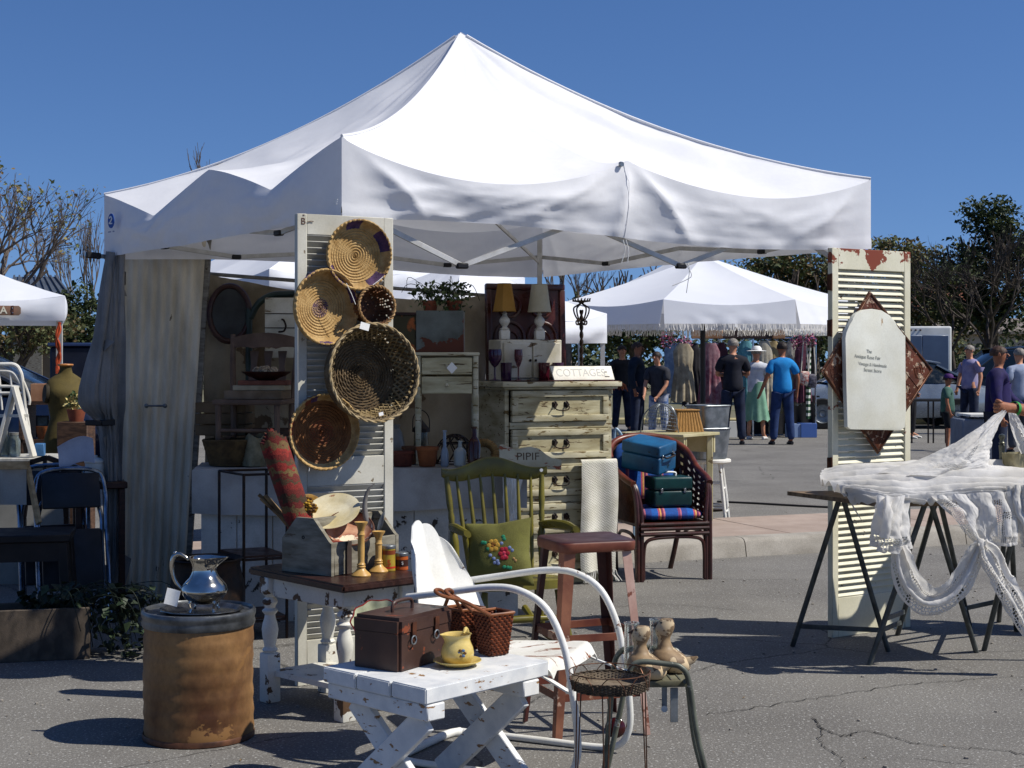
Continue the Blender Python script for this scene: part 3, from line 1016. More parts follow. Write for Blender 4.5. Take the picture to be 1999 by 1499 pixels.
patch(bm, ctrl, 50, 110, .005, 3.5, 17, (1.5, 2.5), drop=holes([(8, 18, 10, 100), (32, 42, 10, 100)], .9, 8), pl=(.013, 4, 0))
P('tail', bm, LACE, lace, ang=60)
bm = BM()
ball(bm, FR(W(1915, 1061, 7.12)), .022, .02, .024, 18, 12)
for v in bm.verts:
    v.co += V((1, 1, 1)) * .004 * fbm(v.co, 60)
P('knot', bm, LACE, lace)
bm = BM()
patch(bm, [[(1962, 950, 7.24), (1985, 948, 7.2), (2020, 948, 7.2)], [(1972, 985, 7.22), (1990, 990, 7.16), (2030, 990, 7.16)], [(1986, 1030, 7.22), (2000, 1040, 7.16), (2040, 1040, 7.16)], [(1993, 1062, 7.2), (2008, 1072, 7.16), (2050, 1072, 7.16)]], 40, 60, .007, 6, 19, (1.5, .6), pl=(.012, 3, 0))
P('corner_fold', bm, LACE, lace, ang=60)

cso2 = L(1956, 7.78, .7905)
bm = BM()
lathe(bm, FR(cso2), [(0, 0), (.05, 0), (.05, .006), (.02, .02), (.011, .04), (.013, .2), (.016, .235), (.011, .24), (.017, .246), (.011, .252), (.009, .262), (.016, .276), (.014, .288), (0, .294)], 20)
S('metal_finial_post', bm, mat('aged grey metal', '#77786c', .35, metal=.7, var='#55564c', vs=14), 'aged grey metal post with a ball finial standing behind the lace', 'post', cso2)
cpo2 = L(1990, 7.72, .7905)
bm = BM()
lathe(bm, FR(cpo2), [(0, 0), (.06, 0), (.075, .05), (.08, .12), (.085, .2), (.08, .2), (.07, .04), (0, .02)], 40, rfun=lambda a, j, k: .006 * math.sin(7 * a + j) + .004 * math.sin(13 * a + 2 * j))
S('tin_cachepot', bm, mat('crumpled cream tin', '#b5ab88', .45, metal=.3, var='#8c8260', vs=10), 'crumpled cream tin pot on the trestle table behind the lace', 'pot', cpo2)
# ------------------------------------------------------------------ fibre drum, tray and silver pitcher
dc0 = L(388, 6.0)
drum = T('fibre_drum', 'stained tan fibre drum with a steel lid band, a silver pitcher on top', 'drum', dc0)
FIB = mat('stained tan fibreboard', '#957045', .6, var='#4b2c16', vs=2.6, vr=(.40, .64), st=(1, 1, .7), bump=.35, bs=14, fine=.3, fs=45, chip='#7d5a33', cs=3, ct=.6, cst=(1, 1, 1.3))
bm = BM()
lathe(bm, FR(dc0), [(0, .012), (.203, .012), (.209, .02)] + [(.209 + .0022 * math.sin(k * 1.9), .02 + k * .0206) for k in range(21)] + [(.207, .44)], 56, rfun=lambda a, j, k: .0018 * math.sin(3 * a + j * .3))
P('barrel', bm, FIB, drum)
bm = BM()
lathe(bm, FR(dc0), [(.211, 0), (.2145, .004), (.2145, .018), (.2115, .024)], 56)
P('bottom_hoop', bm, mat('rusty hoop', '#6b4630', .55, metal=.4, var='#3f2a20', vs=12), drum)
bm = BM()
lathe(bm, FR(dc0), [(.208, .432), (.214, .434), (.217, .445), (.214, .458), (.2145, .466), (.2185, .474), (.219, .486), (.215, .494), (.208, .496), (.204, .49), (.203, .482), (0, .482)], 64)
P('lid', bm, mat('dull steel lid', '#6f7274', .38, metal=.7, var='#3f4143', vs=10), drum)
SILV = mat('tarnished silver', '#c3c0b8', .12, metal=1, var='#7d766a', vs=9, vr=(.45, .75), fine=.05)
tp = L(394, 5.97, .4825)
bm = BM()
lathe(bm, FR(tp), [(0, .003), (.115, .003), (.12, .006), (.135, .016), (.142, .018), (.143, .015), (.136, .011), (.122, 0), (0, 0)], 64, sx=1.12, sy=1, rfun=lambda a, j, k: .003 * math.cos(12 * a) if 3 <= j <= 6 else 0)
S('oval_tray', bm, mat('dull silver tray', '#8f8d88', .25, metal=.9, var='#55524d', vs=10), 'dull oval silver tray lying on the lid of the tan drum', 'tray', tp)
pp = L(399, 5.96, .487)
pit = T('silver_pitcher', 'tarnished footed silver pitcher standing on a tray on the tan drum', 'pitcher', pp)
M = FR(pp)
prof = [(0, .030), (.03, .031), (.052, .038), (.074, .054), (.086, .075), (.088, .082), (.0885, .086), (.087, .09), (.084, .102), (.072, .118), (.058, .132), (.050, .146), (.046, .16), (.046, .172), (.050, .186), (.057, .2), (.062, .208), (.0625, .211), (.058, .21), (.046, .188), (.042, .165), (.045, .148), (0, .12)]
def sp(a, j, k):
    z = prof[j][1]
    if z > .17 and j < 20:
        q = (z - .17) / .04
        w = math.atan2(math.sin(a), math.cos(a))
        return q * (.03 * math.exp(-(w / .33) ** 2) - .006 * math.exp(-((abs(w) - .8) / .35) ** 2))
    return 0
bm = BM()
lathe(bm, M, prof, 48, rfun=sp)
P('body', bm, SILV, pit, ang=60)
bm = BM()
tube(bm, curve([M @ V(q) for q in ((-.06, 0, .2), (-.075, 0, .212), (-.098, 0, .222), (-.118, 0, .212), (-.125, 0, .185), (-.122, 0, .15), (-.11, 0, .115), (-.088, 0, .088))], 6), [.006 + .003 * math.sin(k / 42 * PI) for k in range(43)], 10)
ball(bm, M @ Matrix.Translation((-.112, 0, .227)), .007)
P('handle', bm, SILV, pit)
for k in range(4):
    a = PI / 4 + k * PI / 2
    bm = BM()
    tube(bm, curve([M @ V((r * math.cos(a), r * math.sin(a), z)) for r, z in ((.058, .055), (.066, .036), (.06, .018), (.066, .004))], 4), [.008, .0075, .007, .0065, .006, .005, .0045, .004, .004, .005, .0055, .006, .006], 8)
    P('foot', bm, SILV, pit)
q = W(336, 1166, 5.9)
bm = BM()
surf(bm, lambda u, v: q + V(((u - .5) * .05 + (v - .5) * .014, .004 * math.sin(3 * u), (v - .5) * .06 - (u - .5) * .014)), 6, 6)
thick(bm, .001)
S('price_tag', bm, PAPER, 'creased paper price tag hanging from the handle of the silver pitcher', 'price tag', q)

# ------------------------------------------------------------------ white side table with turned legs
TF, TLc = V((-.666, 6.115, 0)), V((-1.136, 6.67, 0))
tu, tw = V((.74, .672, 0)), (TLc - TF).normalized()
tlen, twid = .46, (TLc - TF).length
TOPZ = .565
st = T('side_table', 'white side table on turned legs with a dark brown top, holding the wooden tote box', 'table', TF + tu * .2 + tw * .35)
LEGW = WCHIP
tops = [TF, TF + tu * tlen, TF + tu * tlen + tw * twid, TF + tw * twid]
bm = BM()
vs = [bm.verts.new(q + V((0, 0, TOPZ - .032))) for q in tops]
r = bmesh.ops.extrude_face_region(bm, geom=[bm.faces.new(vs)])
bmesh.ops.translate(bm, verts=[x for x in r['geom'] if isinstance(x, bmesh.types.BMVert)], vec=(0, 0, .032))
bmesh.ops.bevel(bm, geom=list(bm.edges), offset=.008, segments=2, affect='EDGES', clamp_overlap=True)
P('table_top', bm, mat('dark stained top', '#3c2620', .35, var='#2a1814', vs=5, st=(3, 10, 3), chip='#c9b9a0', cs=16, ct=.76), st)
lp = [V((-.674, 6.25, 0)), V((-1.03, 6.6, 0))]
lp += [lp[0] + tu * .30, lp[1] + tu * .30]
prof = [(.026, .21), (.034, .222), (.024, .235), (.026, .25), (.033, .285), (.0355, .31), (.031, .335), (.024, .358), (.022, .372), (.033, .384), (.034, .39), (.022, .4), (.025, .412), (.033, .424), (.031, .434), (.02, .446), (.03, .458), (.033, .464)]
for p in lp:
    M = Matrix.Translation(p) @ Matrix.Rotation(math.atan2(tu.y, tu.x), 4, 'Z')
    bm = BM()
    box(bm, M, .066, .066, .21, .008, 2, o=(0, 0, .105))
    lathe(bm, M, [(0, .209)] + prof + [(0, .465)], 20)
    box(bm, M, .066, .066, .07, .004, o=(0, 0, .498))
    P('leg', bm, LEGW, st)
for a, b in ((0, 1), (0, 2), (1, 3), (2, 3)):
    d = (lp[b] - lp[a]).normalized()
    bm = BM()
    bar(bm, lp[a] + d * .034 + V((0, 0, .492)), lp[b] - d * .034 + V((0, 0, .492)), .02, .08, bev=.002)
    P('apron', bm, LEGW, st)
bm = BM()
vs = [bm.verts.new(lp[i] + V((0, 0, .135))) for i in (0, 2, 3, 1)]
bm.faces.new(vs)
thick(bm, .022)
P('shelf', bm, LEGW, st)

# ------------------------------------------------------------------ wooden tote box and what it holds
gl, gg = V((.6, .8, 0)), V((.8, -.6, 0))
tk0 = V((-.741, 6.36, TOPZ + .001))
tote = T('tote_box', 'grey wooden tote box with a plank handle, full of rug, plates and horn', 'tote box', tk0 - gg * .14 + gl * .2)
TW = mat('grey driftwood plank', '#8d8878', .75, var='#6a6455', vs=5, st=(1.5, 1.5, 7), bump=.3, chip='#5d4f3d', cs=9, ct=.68, cst=(1, 1, 4))
gw, tl_ = .285, .42
gp = [(0, 0), (-gw, 0), (-gw, .14), (-gw + .085, .232), (-.1, .232), (-.015, .14), (0, .135)]
for k, f in enumerate((.009, tl_ - .009)):
    bm = BM()
    M = AX(tk0 + gl * f, gg, (0, 0, 1))
    prism(bm, M, gp, .018, .002)
    P('gable', bm, TW, tote)
    if k == 0:
        bm = BM()
        tube(bm, [M @ V((-.16 + .006 * math.cos(a), -.0095, .15 + .006 * math.sin(a))) for a in [i * PI / 6 for i in range(12)]], .0022, 5, closed=True)
        P('knot_hole', bm, BLK, tote)
for f in (.0085, gw - .0085):
    bm = BM()
    bar(bm, tk0 - gg * f + gl * .019 + V((0, 0, .068)), tk0 - gg * f + gl * (tl_ - .019) + V((0, 0, .068)), .016, .135, bev=.002)
    P('side_board', bm, TW, tote)
bm = BM()
bar(bm, tk0 - gg * gw / 2 + gl * .019 + V((0, 0, .01)), tk0 - gg * gw / 2 + gl * (tl_ - .019) + V((0, 0, .01)), gw - .034, .016)
P('bottom_board', bm, TW, tote)
bm = BM()
bar(bm, tk0 - gg * .143 + gl * .019 + V((0, 0, .205)), tk0 - gg * .143 + gl * (tl_ - .019) + V((0, 0, .205)), .02, .044, bev=.004)
P('handle', bm, TW, tote)
bm = BM()
bar(bm, tk0 + gg * .0045 + gl * .10 + V((0, 0, .002)), tk0 + gg * .0045 + gl * .10 + V((0, 0, .136)), .028, .008, up=gg)
P('strap', bm, mat('dark batten', '#4a3d34', .7, var='#332822', vs=9), tote)
# rolled kilim
KIL = stripes('kilim red', [(0, '#62231d'), (.10, '#76261f'), (.2, '#4e3a26'), (.26, '#662820'), (.34, '#6f5a36'), (.42, '#7f2a23'), (.5, '#57402a'), (.58, '#6d251f'), (.66, '#8a2e25'), (.74, '#6b5433'), (.84, '#61231d'), (.92, '#40301f')], 2, .27, .95, .09, .7)
nt = KIL.node_tree
k0, k1 = W(602, 1072, 6.56), W(532, 862, 6.60)
rug = T('rolled_rug', 'rolled red kilim rug with frayed edge standing in the wooden tote box', 'rolled rug', k0)
M = axis_frame(k0, (k1 - k0))
ln_ = (k1 - k0).length
bm = BM()
def kr(u, v):                                     # a spiral sheet of carpet, its inner turns pushed upwards
    a = u * 2 * PI * 4.6
    r = .016 + .0104 * u * 4.6
    z0 = (1 - u) ** 1.2 * .055
    return M @ V((r * math.cos(a), r * math.sin(a), v * ln_ + z0 * (1 if v > .5 else 0) + .004 * math.sin(7 * a)))
surf(bm, kr, 150, 24)
thick(bm, .007)
P('carpet', bm, KIL, rug)
bm = BM()
for k in range(60):                               # worn fringe along the outer edge
    v = rnd.random()
    p = kr(1, v)
    o = (p - k0)
    o = (o - (k1 - k0).normalized() * o.dot((k1 - k0).normalized())).normalized()
    q = p + V((-.012 - rnd.random() * .018, jit(.01), -.01 - rnd.random() * .02))
    tube(bm, [p, p.lerp(q, .5) + V((0, 0, jit(.008))), q], .0016, 4)
P('fringe', bm, mat('grey wool fringe', '#9d968a', .95, var='#7e786e', vs=30), rug)
ins = tk0 - gg * .18 + gl * .2
def dish(nm, label, o, ax, r, dep, m, cat='plate', rim=None):
    root = T(nm, label, cat, o)
    M = axis_frame(o, ax)
    bm = BM()
    lathe(bm, M, [(0, .003), (r * .6, .003), (r * .7, .006), (r, dep), (r + .004, dep), (r + .003, dep - .003), (r * .72, 0), (0, 0)], 44)
    P('dish', bm, m, root)
    if rim:
        bm = BM()
        tube(bm, [M @ V(((r + .002) * math.cos(a * PI / 22), (r + .002) * math.sin(a * PI / 22), dep)) for a in range(44)], .0035, 6, closed=True)
        P('rim', bm, rim, root)
    return root
CRP = mat('cream glaze', '#dccfa4', .25, var='#cbb983', vs=7, spec=.6)
dish('plate', 'cream plate lying tilted under the plank handle of the tote box', W(650, 1003, 6.6), (-.1, -.55, .83), .115, .018, mat('cream plate', '#d9cfae', .3, var='#bfae7e', vs=6, chip='#8e5a3a', cs=10, ct=.68, spec=.6))
dish('bowl', 'shallow pink and brown shell bowl leaning inside the tote box', W(682, 1042, 6.56), (.1, -.62, .78), .1, .035, mat('pink brown shell', '#c69a7c', .4, var='#8a4a35', vs=9, chip='#e2d2b4', cs=9, ct=.58), 'bowl', mat('brown rim', '#5d3a28', .5))
dish('plate', 'yellow ochre plate behind the red rug roll', W(603, 992, 6.72), (.3, -.8, .5), .06, .01, mat('ochre glaze', '#b98d2f', .4, var='#6b4a1c', vs=16))
rb = FR(W(655, 1062, 6.5), 30, 0, 8)
bm = BM()
box(bm, rb, .1, .14, .03, .003)
S('book', bm, mat('red cloth cover', '#9a3a24', .7, var='#6d2a1c', vs=9), 'small red book lying inside the near end of the tote box', 'book', W(655, 1062, 6.5))
hn = T('horn', 'curved grey cow horn standing in the tote box beside the candlesticks', 'horn', W(730, 1046, 6.6))
hp = curve([W(x, y, 6.6) for x, y in ((731, 1046), (722, 1030), (714, 1008), (712, 985), (716, 963), (724, 950), (732, 943))], 6)
bm = BM()
tube(bm, hp, [.0155 * (1 - (k / len(hp)) ** 1.3) + .0012 for k in range(len(hp))], 12)
P('horn', bm, mat('grey horn', '#8b8780', .35, var='#4c4742', vs=9, st=(1, 1, .4)), hn)
kn = T('knife', 'grey curved steel blade beside the horn in the tote box', 'knife', W(740, 1040, 6.52))
bm = BM()
surf(bm, lambda u, v: W(736 + 14 * u + 8 * (v - .5) * math.sin(PI * u), 1042 - 42 * u + 8 * (v - .5), 6.66) + V((0, .003 * math.sin(PI * v), 0)), 14, 4)
thick(bm, .002)
P('blade', bm, STEEL, kn)
bm = BM()
tube(bm, [W(737, 1042, 6.66), W(733, 1054, 6.66)], .008, 8)
P('handle', bm, OLDWOOD, kn)
stk = T('stick_bundle', 'short bundle of cut sticks poking out beside the red rug roll', 'sticks', W(530, 990, 6.66))
for k in range(5):
    a = W(505 + 5 * k + jit(2), 968 + jit(4) + k, 6.66 + jit(.03))
    bm = BM()
    tube(bm, [a, a.lerp(W(566, 1022, 6.66), .99) + V((jit(.01), jit(.01), jit(.01)))], .008 + jit(.002), 8)
    P('stick', bm, mat('peeled stick', '#8f7650', .8, var='#5c4630', vs=20), stk)
fl = T('dried_flowers', 'yellow dried flowers tucked behind the red rug roll', 'dried flowers', W(600, 1005, 6.58))
for k in range(9):
    p = W(592 + rnd.random() * 22, 976 + rnd.random() * 22, 6.57 + jit(.03))
    bm = BM()
    for a in range(7):
        q = p + V((math.cos(a * .9) * .014, jit(.004), math.sin(a * .9) * .014))
        ball(bm, FR(q), .008, .005, .006, 7, 5)
    ball(bm, FR(p), .006, u=7, v=5)
    P('flower', bm, mat('dried yellow', '#c79b2c', .8, var='#8f6416', vs=40) if k % 3 else mat('dried brown', '#5d3e1c', .8), fl)
    bm = BM()
    tube(bm, [p, p + V((jit(.02), .02, -.07))], .0015, 4)
    P('stem', bm, mat('dry stem', '#6f6a3a', .8), fl)
CNDL = mat('yellow turned wood', '#c79f5c', .35, var='#b88e4a', vs=12, spec=.5)
def candlestick(px, py, h, label, m=CNDL):
    p = G(px, py, TOPZ)
    p.z = TOPZ + .0005
    root = T('candlestick', label, 'candlestick', p, 'turned yellow candlesticks')
    s = h / .217
    pf = [(0, 0), (.04, 0), (.0405, .004), (.036, .01), (.022, .022), (.0165, .03), (.0155, .033), (.0185, .036), (.0185, .039), (.0155, .042), (.0175, .045), (.0175, .048), (.014, .052), (.0135, .06), (.0145, .11)]
    bm = BM()
    lathe(bm, FR(p), [(r, z) for r, z in pf] + [(.0135, h - .06), (.0165, h - .052), (.0135, h - .045), (.0135, h - .036)] + [(0, h - .036)], 24)
    P('stem', bm, m, root)
    bm = BM()
    lathe(bm, FR(p), [(0, h - .036), (.0135, h - .035), (.018, h - .018), (.0265, h - .006), (.028, h), (.024, h), (.011, h - .01), (0, h - .012)], 24)
    P('cup', bm, m, root)
candlestick(705, 1124, .222, 'tall yellow turned candlestick beside the tote box')
candlestick(739, 1116, .17, 'shorter yellow turned candlestick between the tall one and the tins')
def tin_(px, py, r, h, mb, bands, label, lt, lc, lz, ls):
    p = G(px, py, TOPZ)
    p.z = TOPZ + .0005
    root = T('spice_tin', label, 'tin', p)
    bm = BM()
    lathe(bm, FR(p), [(0, 0), (r, 0), (r + .001, .003), (r, .006), (r, h - .008), (r, h - .006)], 28)
    P('can', bm, mb, root)
    bm = BM()
    lathe(bm, FR(p), [(r + .001, h - .014), (r + .0018, h - .012), (r + .0018, h - .002), (r, h), (r - .003, h - .001), (0, h - .002)], 28)
    P('lid', bm, STEEL, root)
    for z0, z1, m in bands:
        bm = BM()
        lathe(bm, FR(p), [(r + .0006, z0), (r + .0007, z1)], 28)
        P('label_band', bm, m, root)
    t = text('lettering', lt, AX(p + V((.006, -r - .0015, lz)), (1, .25, 0), (0, 0, 1)), ls, lc, root, .0006)
    return root
tin_(758, 1114, .0295, .108, mat('yellow tin', '#a8902f', .35, var='#8b7323', vs=9), [(.012, .02, mat('red print', '#b8321e', .4)), (.07, .088, mat('brown print', '#7a3a1a', .4))], 'taller yellow spice tin with a red S on its label', 'S', mat('red print', '#b8321e', .4), .036, .036)
tin_(784, 1112, .0275, .073, mat('orange tin', '#b85a1e', .35, var='#9a4716', vs=9), [(.016, .044, mat('dark brown print', '#3a1d14', .4))], 'shorter orange and brown spice tin with a white S', 'S', PAPER, .03, .018)

# ------------------------------------------------------------------ white plank bench on X legs, and what stands on it
BZ = .45
bF, bs, bl = V((-.262, 4.74, 0)), V((-.708, .706, 0)), V((.655, .755, 0))
BW, BL_ = .5, .59
WPL = mat('rubbed white planks', '#dfdfdb', .5, var='#c9cbcb', vs=4, st=(3, 3, 3), chip='#8f6d48', cs=5, ct=.66, cst=(3, 3, 9), bump=0)
bench = T('plank_bench', 'rubbed white plank bench on crossed board legs in front of the shell chair', 'bench', bF + bs * .25 + bl * .3)
def BP(s, l, z):
    return bF + bs * s + bl * l + V((0, 0, z))
for k in range(3):
    s0, s1 = k * BW / 3 + .0015, (k + 1) * BW / 3 - .0015
    bm = BM()
    vs = [bm.verts.new(q) for q in (BP(s0, -.004 * k, BZ - .05), BP(s0, BL_ + .006 * k, BZ - .05), BP(s1, BL_ + .006 * k, BZ - .05), BP(s1, -.004 * k, BZ - .05))]
    r = bmesh.ops.extrude_face_region(bm, geom=[bm.faces.new(vs)])
    bmesh.ops.translate(bm, verts=[x for x in r['geom'] if isinstance(x, bmesh.types.BMVert)], vec=(0, 0, .05 - .0015 * (k % 2)))
    bmesh.ops.bevel(bm, geom=list(bm.edges), offset=.004, segments=2, affect='EDGES')
    P('plank', bm, WPL, bench)
for l in (.045, .5):
    bm = BM()
    bar(bm, BP(.0 if l < .1 else -.0, l, BZ - .078), BP(BW - .01, l, BZ - .078), .075, .052, bev=.004)
    P('cleat', bm, WPL, bench)
    for (s0, s1, o) in ((.05, .44, 0), (.42, .03, .028)):
        bm = BM()
        a, b = BP(s0, l + o, BZ - .106), BP(s1, l + o, .02)
        bar(bm, a, b + (b - a).normalized() * .0, .026, .085, up=bs, bev=.003)
        P('leg', bm, WPL, bench)
# brown strongbox
bx = V((-.361, 4.99, BZ + .001))
xl, xr = V((-.156, .097, 0)).normalized(), V((.11, .177, 0)).normalized()
BRN = mat('brown painted steel', '#4a352d', .42, var='#3a2822', vs=7, chip='#7a3f28', cs=12, ct=.66, chip2='#8d7a68', ct2=.74)
sb = T('strongbox', 'brown steel cash box with handle and hasps on the white bench', 'strongbox', bx + xl * .09 + xr * .14)
bwid, blen, bh = .19, .30, .172
def SB(a, b, z):
    return bx + xl * a + xr * b + V((0, 0, z))
for nm, z0, z1, e in (('base', 0, .12, 0), ('lid', .122, bh, .003)):
    bm = BM()
    vs = [bm.verts.new(q) for q in (SB(-e, -e, z0), SB(-e, blen + e, z0), SB(bwid + e, blen + e, z0), SB(bwid + e, -e, z0))]
    r = bmesh.ops.extrude_face_region(bm, geom=[bm.faces.new(vs)])
    bmesh.ops.translate(bm, verts=[x for x in r['geom'] if isinstance(x, bmesh.types.BMVert)], vec=(0, 0, z1 - z0))
    bmesh.ops.recalc_face_normals(bm, faces=bm.faces)
    es = [e_ for e_ in bm.edges if abs(e_.verts[0].co.z - e_.verts[1].co.z) > .01 or (nm == 'lid' and min(v.co.z for v in e_.verts) > BZ + .14)]
    bmesh.ops.bevel(bm, geom=es, offset=.012 if nm == 'lid' else .01, segments=4, affect='EDGES', clamp_overlap=True)
    P(nm, bm, BRN, sb)
bm = BM()
h0, h1 = SB(bwid / 2, .09, bh), SB(bwid / 2, .2, bh)
tube(bm, curve([h0, h0 + V((0, 0, .02)), h0.lerp(h1, .15) + V((0, 0, .033)), h0.lerp(h1, .85) + V((0, 0, .033)), h1 + V((0, 0, .02)), h1], 5), .006, 8)
P('handle', bm, BRN, sb)
for b in (.07, .2):
    bm = BM()
    bar(bm, SB(-.006, b, .09), SB(-.008, b, .152), .022, .004, up=-xl)
    P('hasp', bm, RUSTH, sb)
    bm = BM()
    tube(bm, [SB(-.012, b - .008 + .0 * k, .095) + V((0, 0, .014 * math.sin(k * PI / 5))) + xr * (.014 * math.cos(k * PI / 5)) for k in range(10)], .0025, 5, closed=True)
    P('staple', bm, STEEL, sb)
# red enamel basin behind it
eb = W(742, 1232, 5.42)
M = axis_frame(eb, (.1, -.6, .8))
root = T('enamel_basin', 'red enamel basin with a pale inside, standing behind the brown strongbox', 'basin', eb - V((0, 0, .09)))
bm = BM()
pf = [(0, 0), (.055, 0), (.078, .012), (.094, .036), (.105, .05)]
lathe(bm, M, pf, 48, rfun=lambda a, j, k: .004 * math.cos(10 * a) * (j > 2))
thick(bm, .0035)
P('bowl', bm, mat('red enamel', '#8e2a1f', .3, var='#6a1c15', vs=8, spec=.6), root)
bm = BM()
lathe(bm, M, [(0, .0045), (.053, .0045), (.075, .016), (.09, .038), (.099, .05)], 48, rfun=lambda a, j, k: .004 * math.cos(10 * a) * (j > 2))
P('lining', bm, mat('pale green enamel', '#b4b79c', .35, var='#97997c', vs=6), root)
# twin wicker basket
twb = T('twin_basket', 'brown wicker twin basket with long bent handles on the white bench', 'basket', G(955, 1286, BZ))
RW = mat('red brown wicker', '#7b3f22', .5, var='#5b2a15', vs=40, fine=.4, fs=250)
RWD = mat('bent cane', '#8a5431', .45, var='#6a3c20', vs=20)
def square_basket(o, ang, w0, w1, h, n=9, rows=14):
    M = Matrix.Translation(o) @ Matrix.Rotation(R(ang), 4, 'Z')
    bm = BM()
    for s in range(4):
        q = M @ Matrix.Rotation(s * PI / 2, 4, 'Z')
        def fn(u, v, q=q):
            w = w0 + (w1 - w0) * v
            x = (u * 2 - 1) * w
            i, j = round(u * n * 2), round(v * rows * 2)
            d = .0035 * math.sin(u * n * PI) * (1 if int(v * rows) % 2 else -1)
            b = .002 * abs(math.sin(v * rows * PI))
            return q @ V((x, -w - d - b, h * v))
        surf(bm, fn, n * 4, rows * 3)
    vs = [bm.verts.new(M @ V((x * w0, y * w0, .004))) for x, y in ((-1, -1), (1, -1), (1, 1), (-1, 1))]
    bm.faces.new(vs)
    P('basket', bm, RW, twb, ang=0)
    bm = BM()
    tube(bm, [M @ V((x * w1, y * w1, h)) for x, y in ((-1, -1), (0, -1.02), (1, -1), (1.02, 0), (1, 1), (0, 1.02), (-1, 1), (-1.02, 0))], .0055, 7, closed=True)
    P('rim', bm, RWD, twb)
    return [M @ V((x * w1, y * w1, h)) for x, y in ((-1, -1), (1, -1), (1, 1), (-1, 1))]
o2 = G(963, 1279, BZ) + V((0, .02, .002))
c2 = square_basket(o2, 38, .036, .05, .142)
o1 = G(906, 1272, BZ) + V((0, .05, .002))
c1 = square_basket(o1, 38, .036, .05, .142)
ap = W(856, 1160, 5.2)
for a, b, dx in ((c2[0], c2[3], .0), (c1[0], c1[3], .035)):
    bm = BM()
    t0, t1 = ap + V((dx, .0, .0)), ap + V((dx + .012, .07, .0))
    tube(bm, curve([a, a.lerp(t0, .5) + V((0, 0, .01)), t0.lerp(a, .08), t0 + V((-.012, .02, .008)), t1 + V((-.012, -.02, .008)), t1.lerp(b, .08), b.lerp(t1, .5) + V((0, 0, .01)), b], 5), .0065, 8)
    P('handle', bm, RWD, twb)
# creamer and saucer
YG = mat('yellow glaze', '#d6bf78', .18, var='#c4aa5c', vs=10, spec=.6)
scp = G(893, 1300, BZ)
scp.z = BZ + .001
bm = BM()
lathe(bm, FR(scp), [(0, .006), (.04, .006), (.046, .008), (.07, .018), (.079, .021), (.0795, .018), (.07, .013), (.045, .001), (0, 0)], 44)
S('saucer', bm, YG, 'yellow glazed saucer under the yellow cream jug', 'saucer', scp)
jp = scp + V((0, 0, .0075))
jug = T('cream_jug', 'yellow glazed cream jug with a painted flower, standing on its saucer', 'jug', jp)
pf = [(0, 0), (.038, 0), (.044, .004), (.053, .022), (.055, .036), (.051, .055), (.044, .07), (.041, .08), (.043, .092), (.047, .098), (.044, .097), (.039, .088), (.039, .075), (.045, .055), (0, .015)]
bm = BM()
lathe(bm, FR(jp, 200), pf, 36, rfun=lambda a, j, k: (.014 * math.exp(-(math.atan2(math.sin(a), math.cos(a)) / .35) ** 2) * max(0, (pf[j][1] - .07) / .028) if 6 <= j <= 11 else 0))
P('body', bm, YG, jug)
bm = BM()
tube(bm, curve([jp + V(q) for q in ((.02, .036, .09), (.026, .058, .105), (.032, .072, .085), (.028, .062, .055), (.022, .05, .04))], 5), .006, 8)
P('handle', bm, YG, jug)
BLUEP = mat('blue paint', '#5e7696', .5)
for k in range(6):
    a = k * 1.05
    q = jp + V((.016 + .010 * math.cos(a), -.0535 + .0022 * abs(math.cos(a)), .043 + .010 * math.sin(a)))
    bm = BM()
    ball(bm, FR(q), .006, .002, .005, 8, 5)
    P('painted_petal', bm, BLUEP if k % 2 else mat('brown paint', '#6b4a26', .5), jug)

# ------------------------------------------------------------------ white shell back metal chair
cf, cw = V((.902, -.432, 0)), V((.432, .902, 0))
cc = V((.025, 5.645, 0))
def CH(f, w, z):
    return cc + cf * f + cw * w + V((0, 0, z))
CWH = mat('chalky white enamel', '#e4e3dd', .45, var='#d6d4ca', vs=5, chip='#6d4630', cs=9, ct=.665, bump=0)
CSE = mat('worn white enamel', '#e0ded6', .45, var='#cfccc0', vs=5, chip='#7c4a30', cs=7, ct=.60, cst=(1, 3, 1))
chair = T('metal_lawn_chair', 'white metal lawn chair with a scalloped shell back and rust chips', 'lawn chair', cc)
bm = BM()
def shell(u, v):
    x = u * 2 - 1
    hh = .44 - .17 * abs(x) ** 2.2 + .012 * abs(math.cos(2.5 * PI * x))
    hw = .135 + .10 * math.sin(PI * min(1, .1 + v * .78)) ** .9
    fl = .006 * abs(math.cos(2.5 * PI * x)) * min(1, v * 3 + .2)
    cup = .11 * x * x
    return CH(-.30 - .13 * v + cup + fl * .9 - .02 * math.sin(PI * v), x * hw, .40 + hh * v)
surf(bm, shell, 70, 36)
thick(bm, .005)
P('backrest', bm, CWH, chair, ang=50)
bm = BM()
def seat(u, v):
    x = u * 2 - 1
    f = -.25 + .49 * v
    hw = .215 * (1 - .12 * (1 - v)) * (1 - max(0, v - .85) * .5)
    drop = max(0, v - .9) * 10
    dz = -.045 * drop ** 1.6 - .03 * max(0, abs(x) - .86) * 7
    return CH(f - .012 * drop ** 2, x * hw, .395 + .03 * v - .018 * math.cos(x * PI / 2) + dz)
surf(bm, seat, 44, 44)
thick(bm, .005)
P('seat', bm, CSE, chair, ang=50)
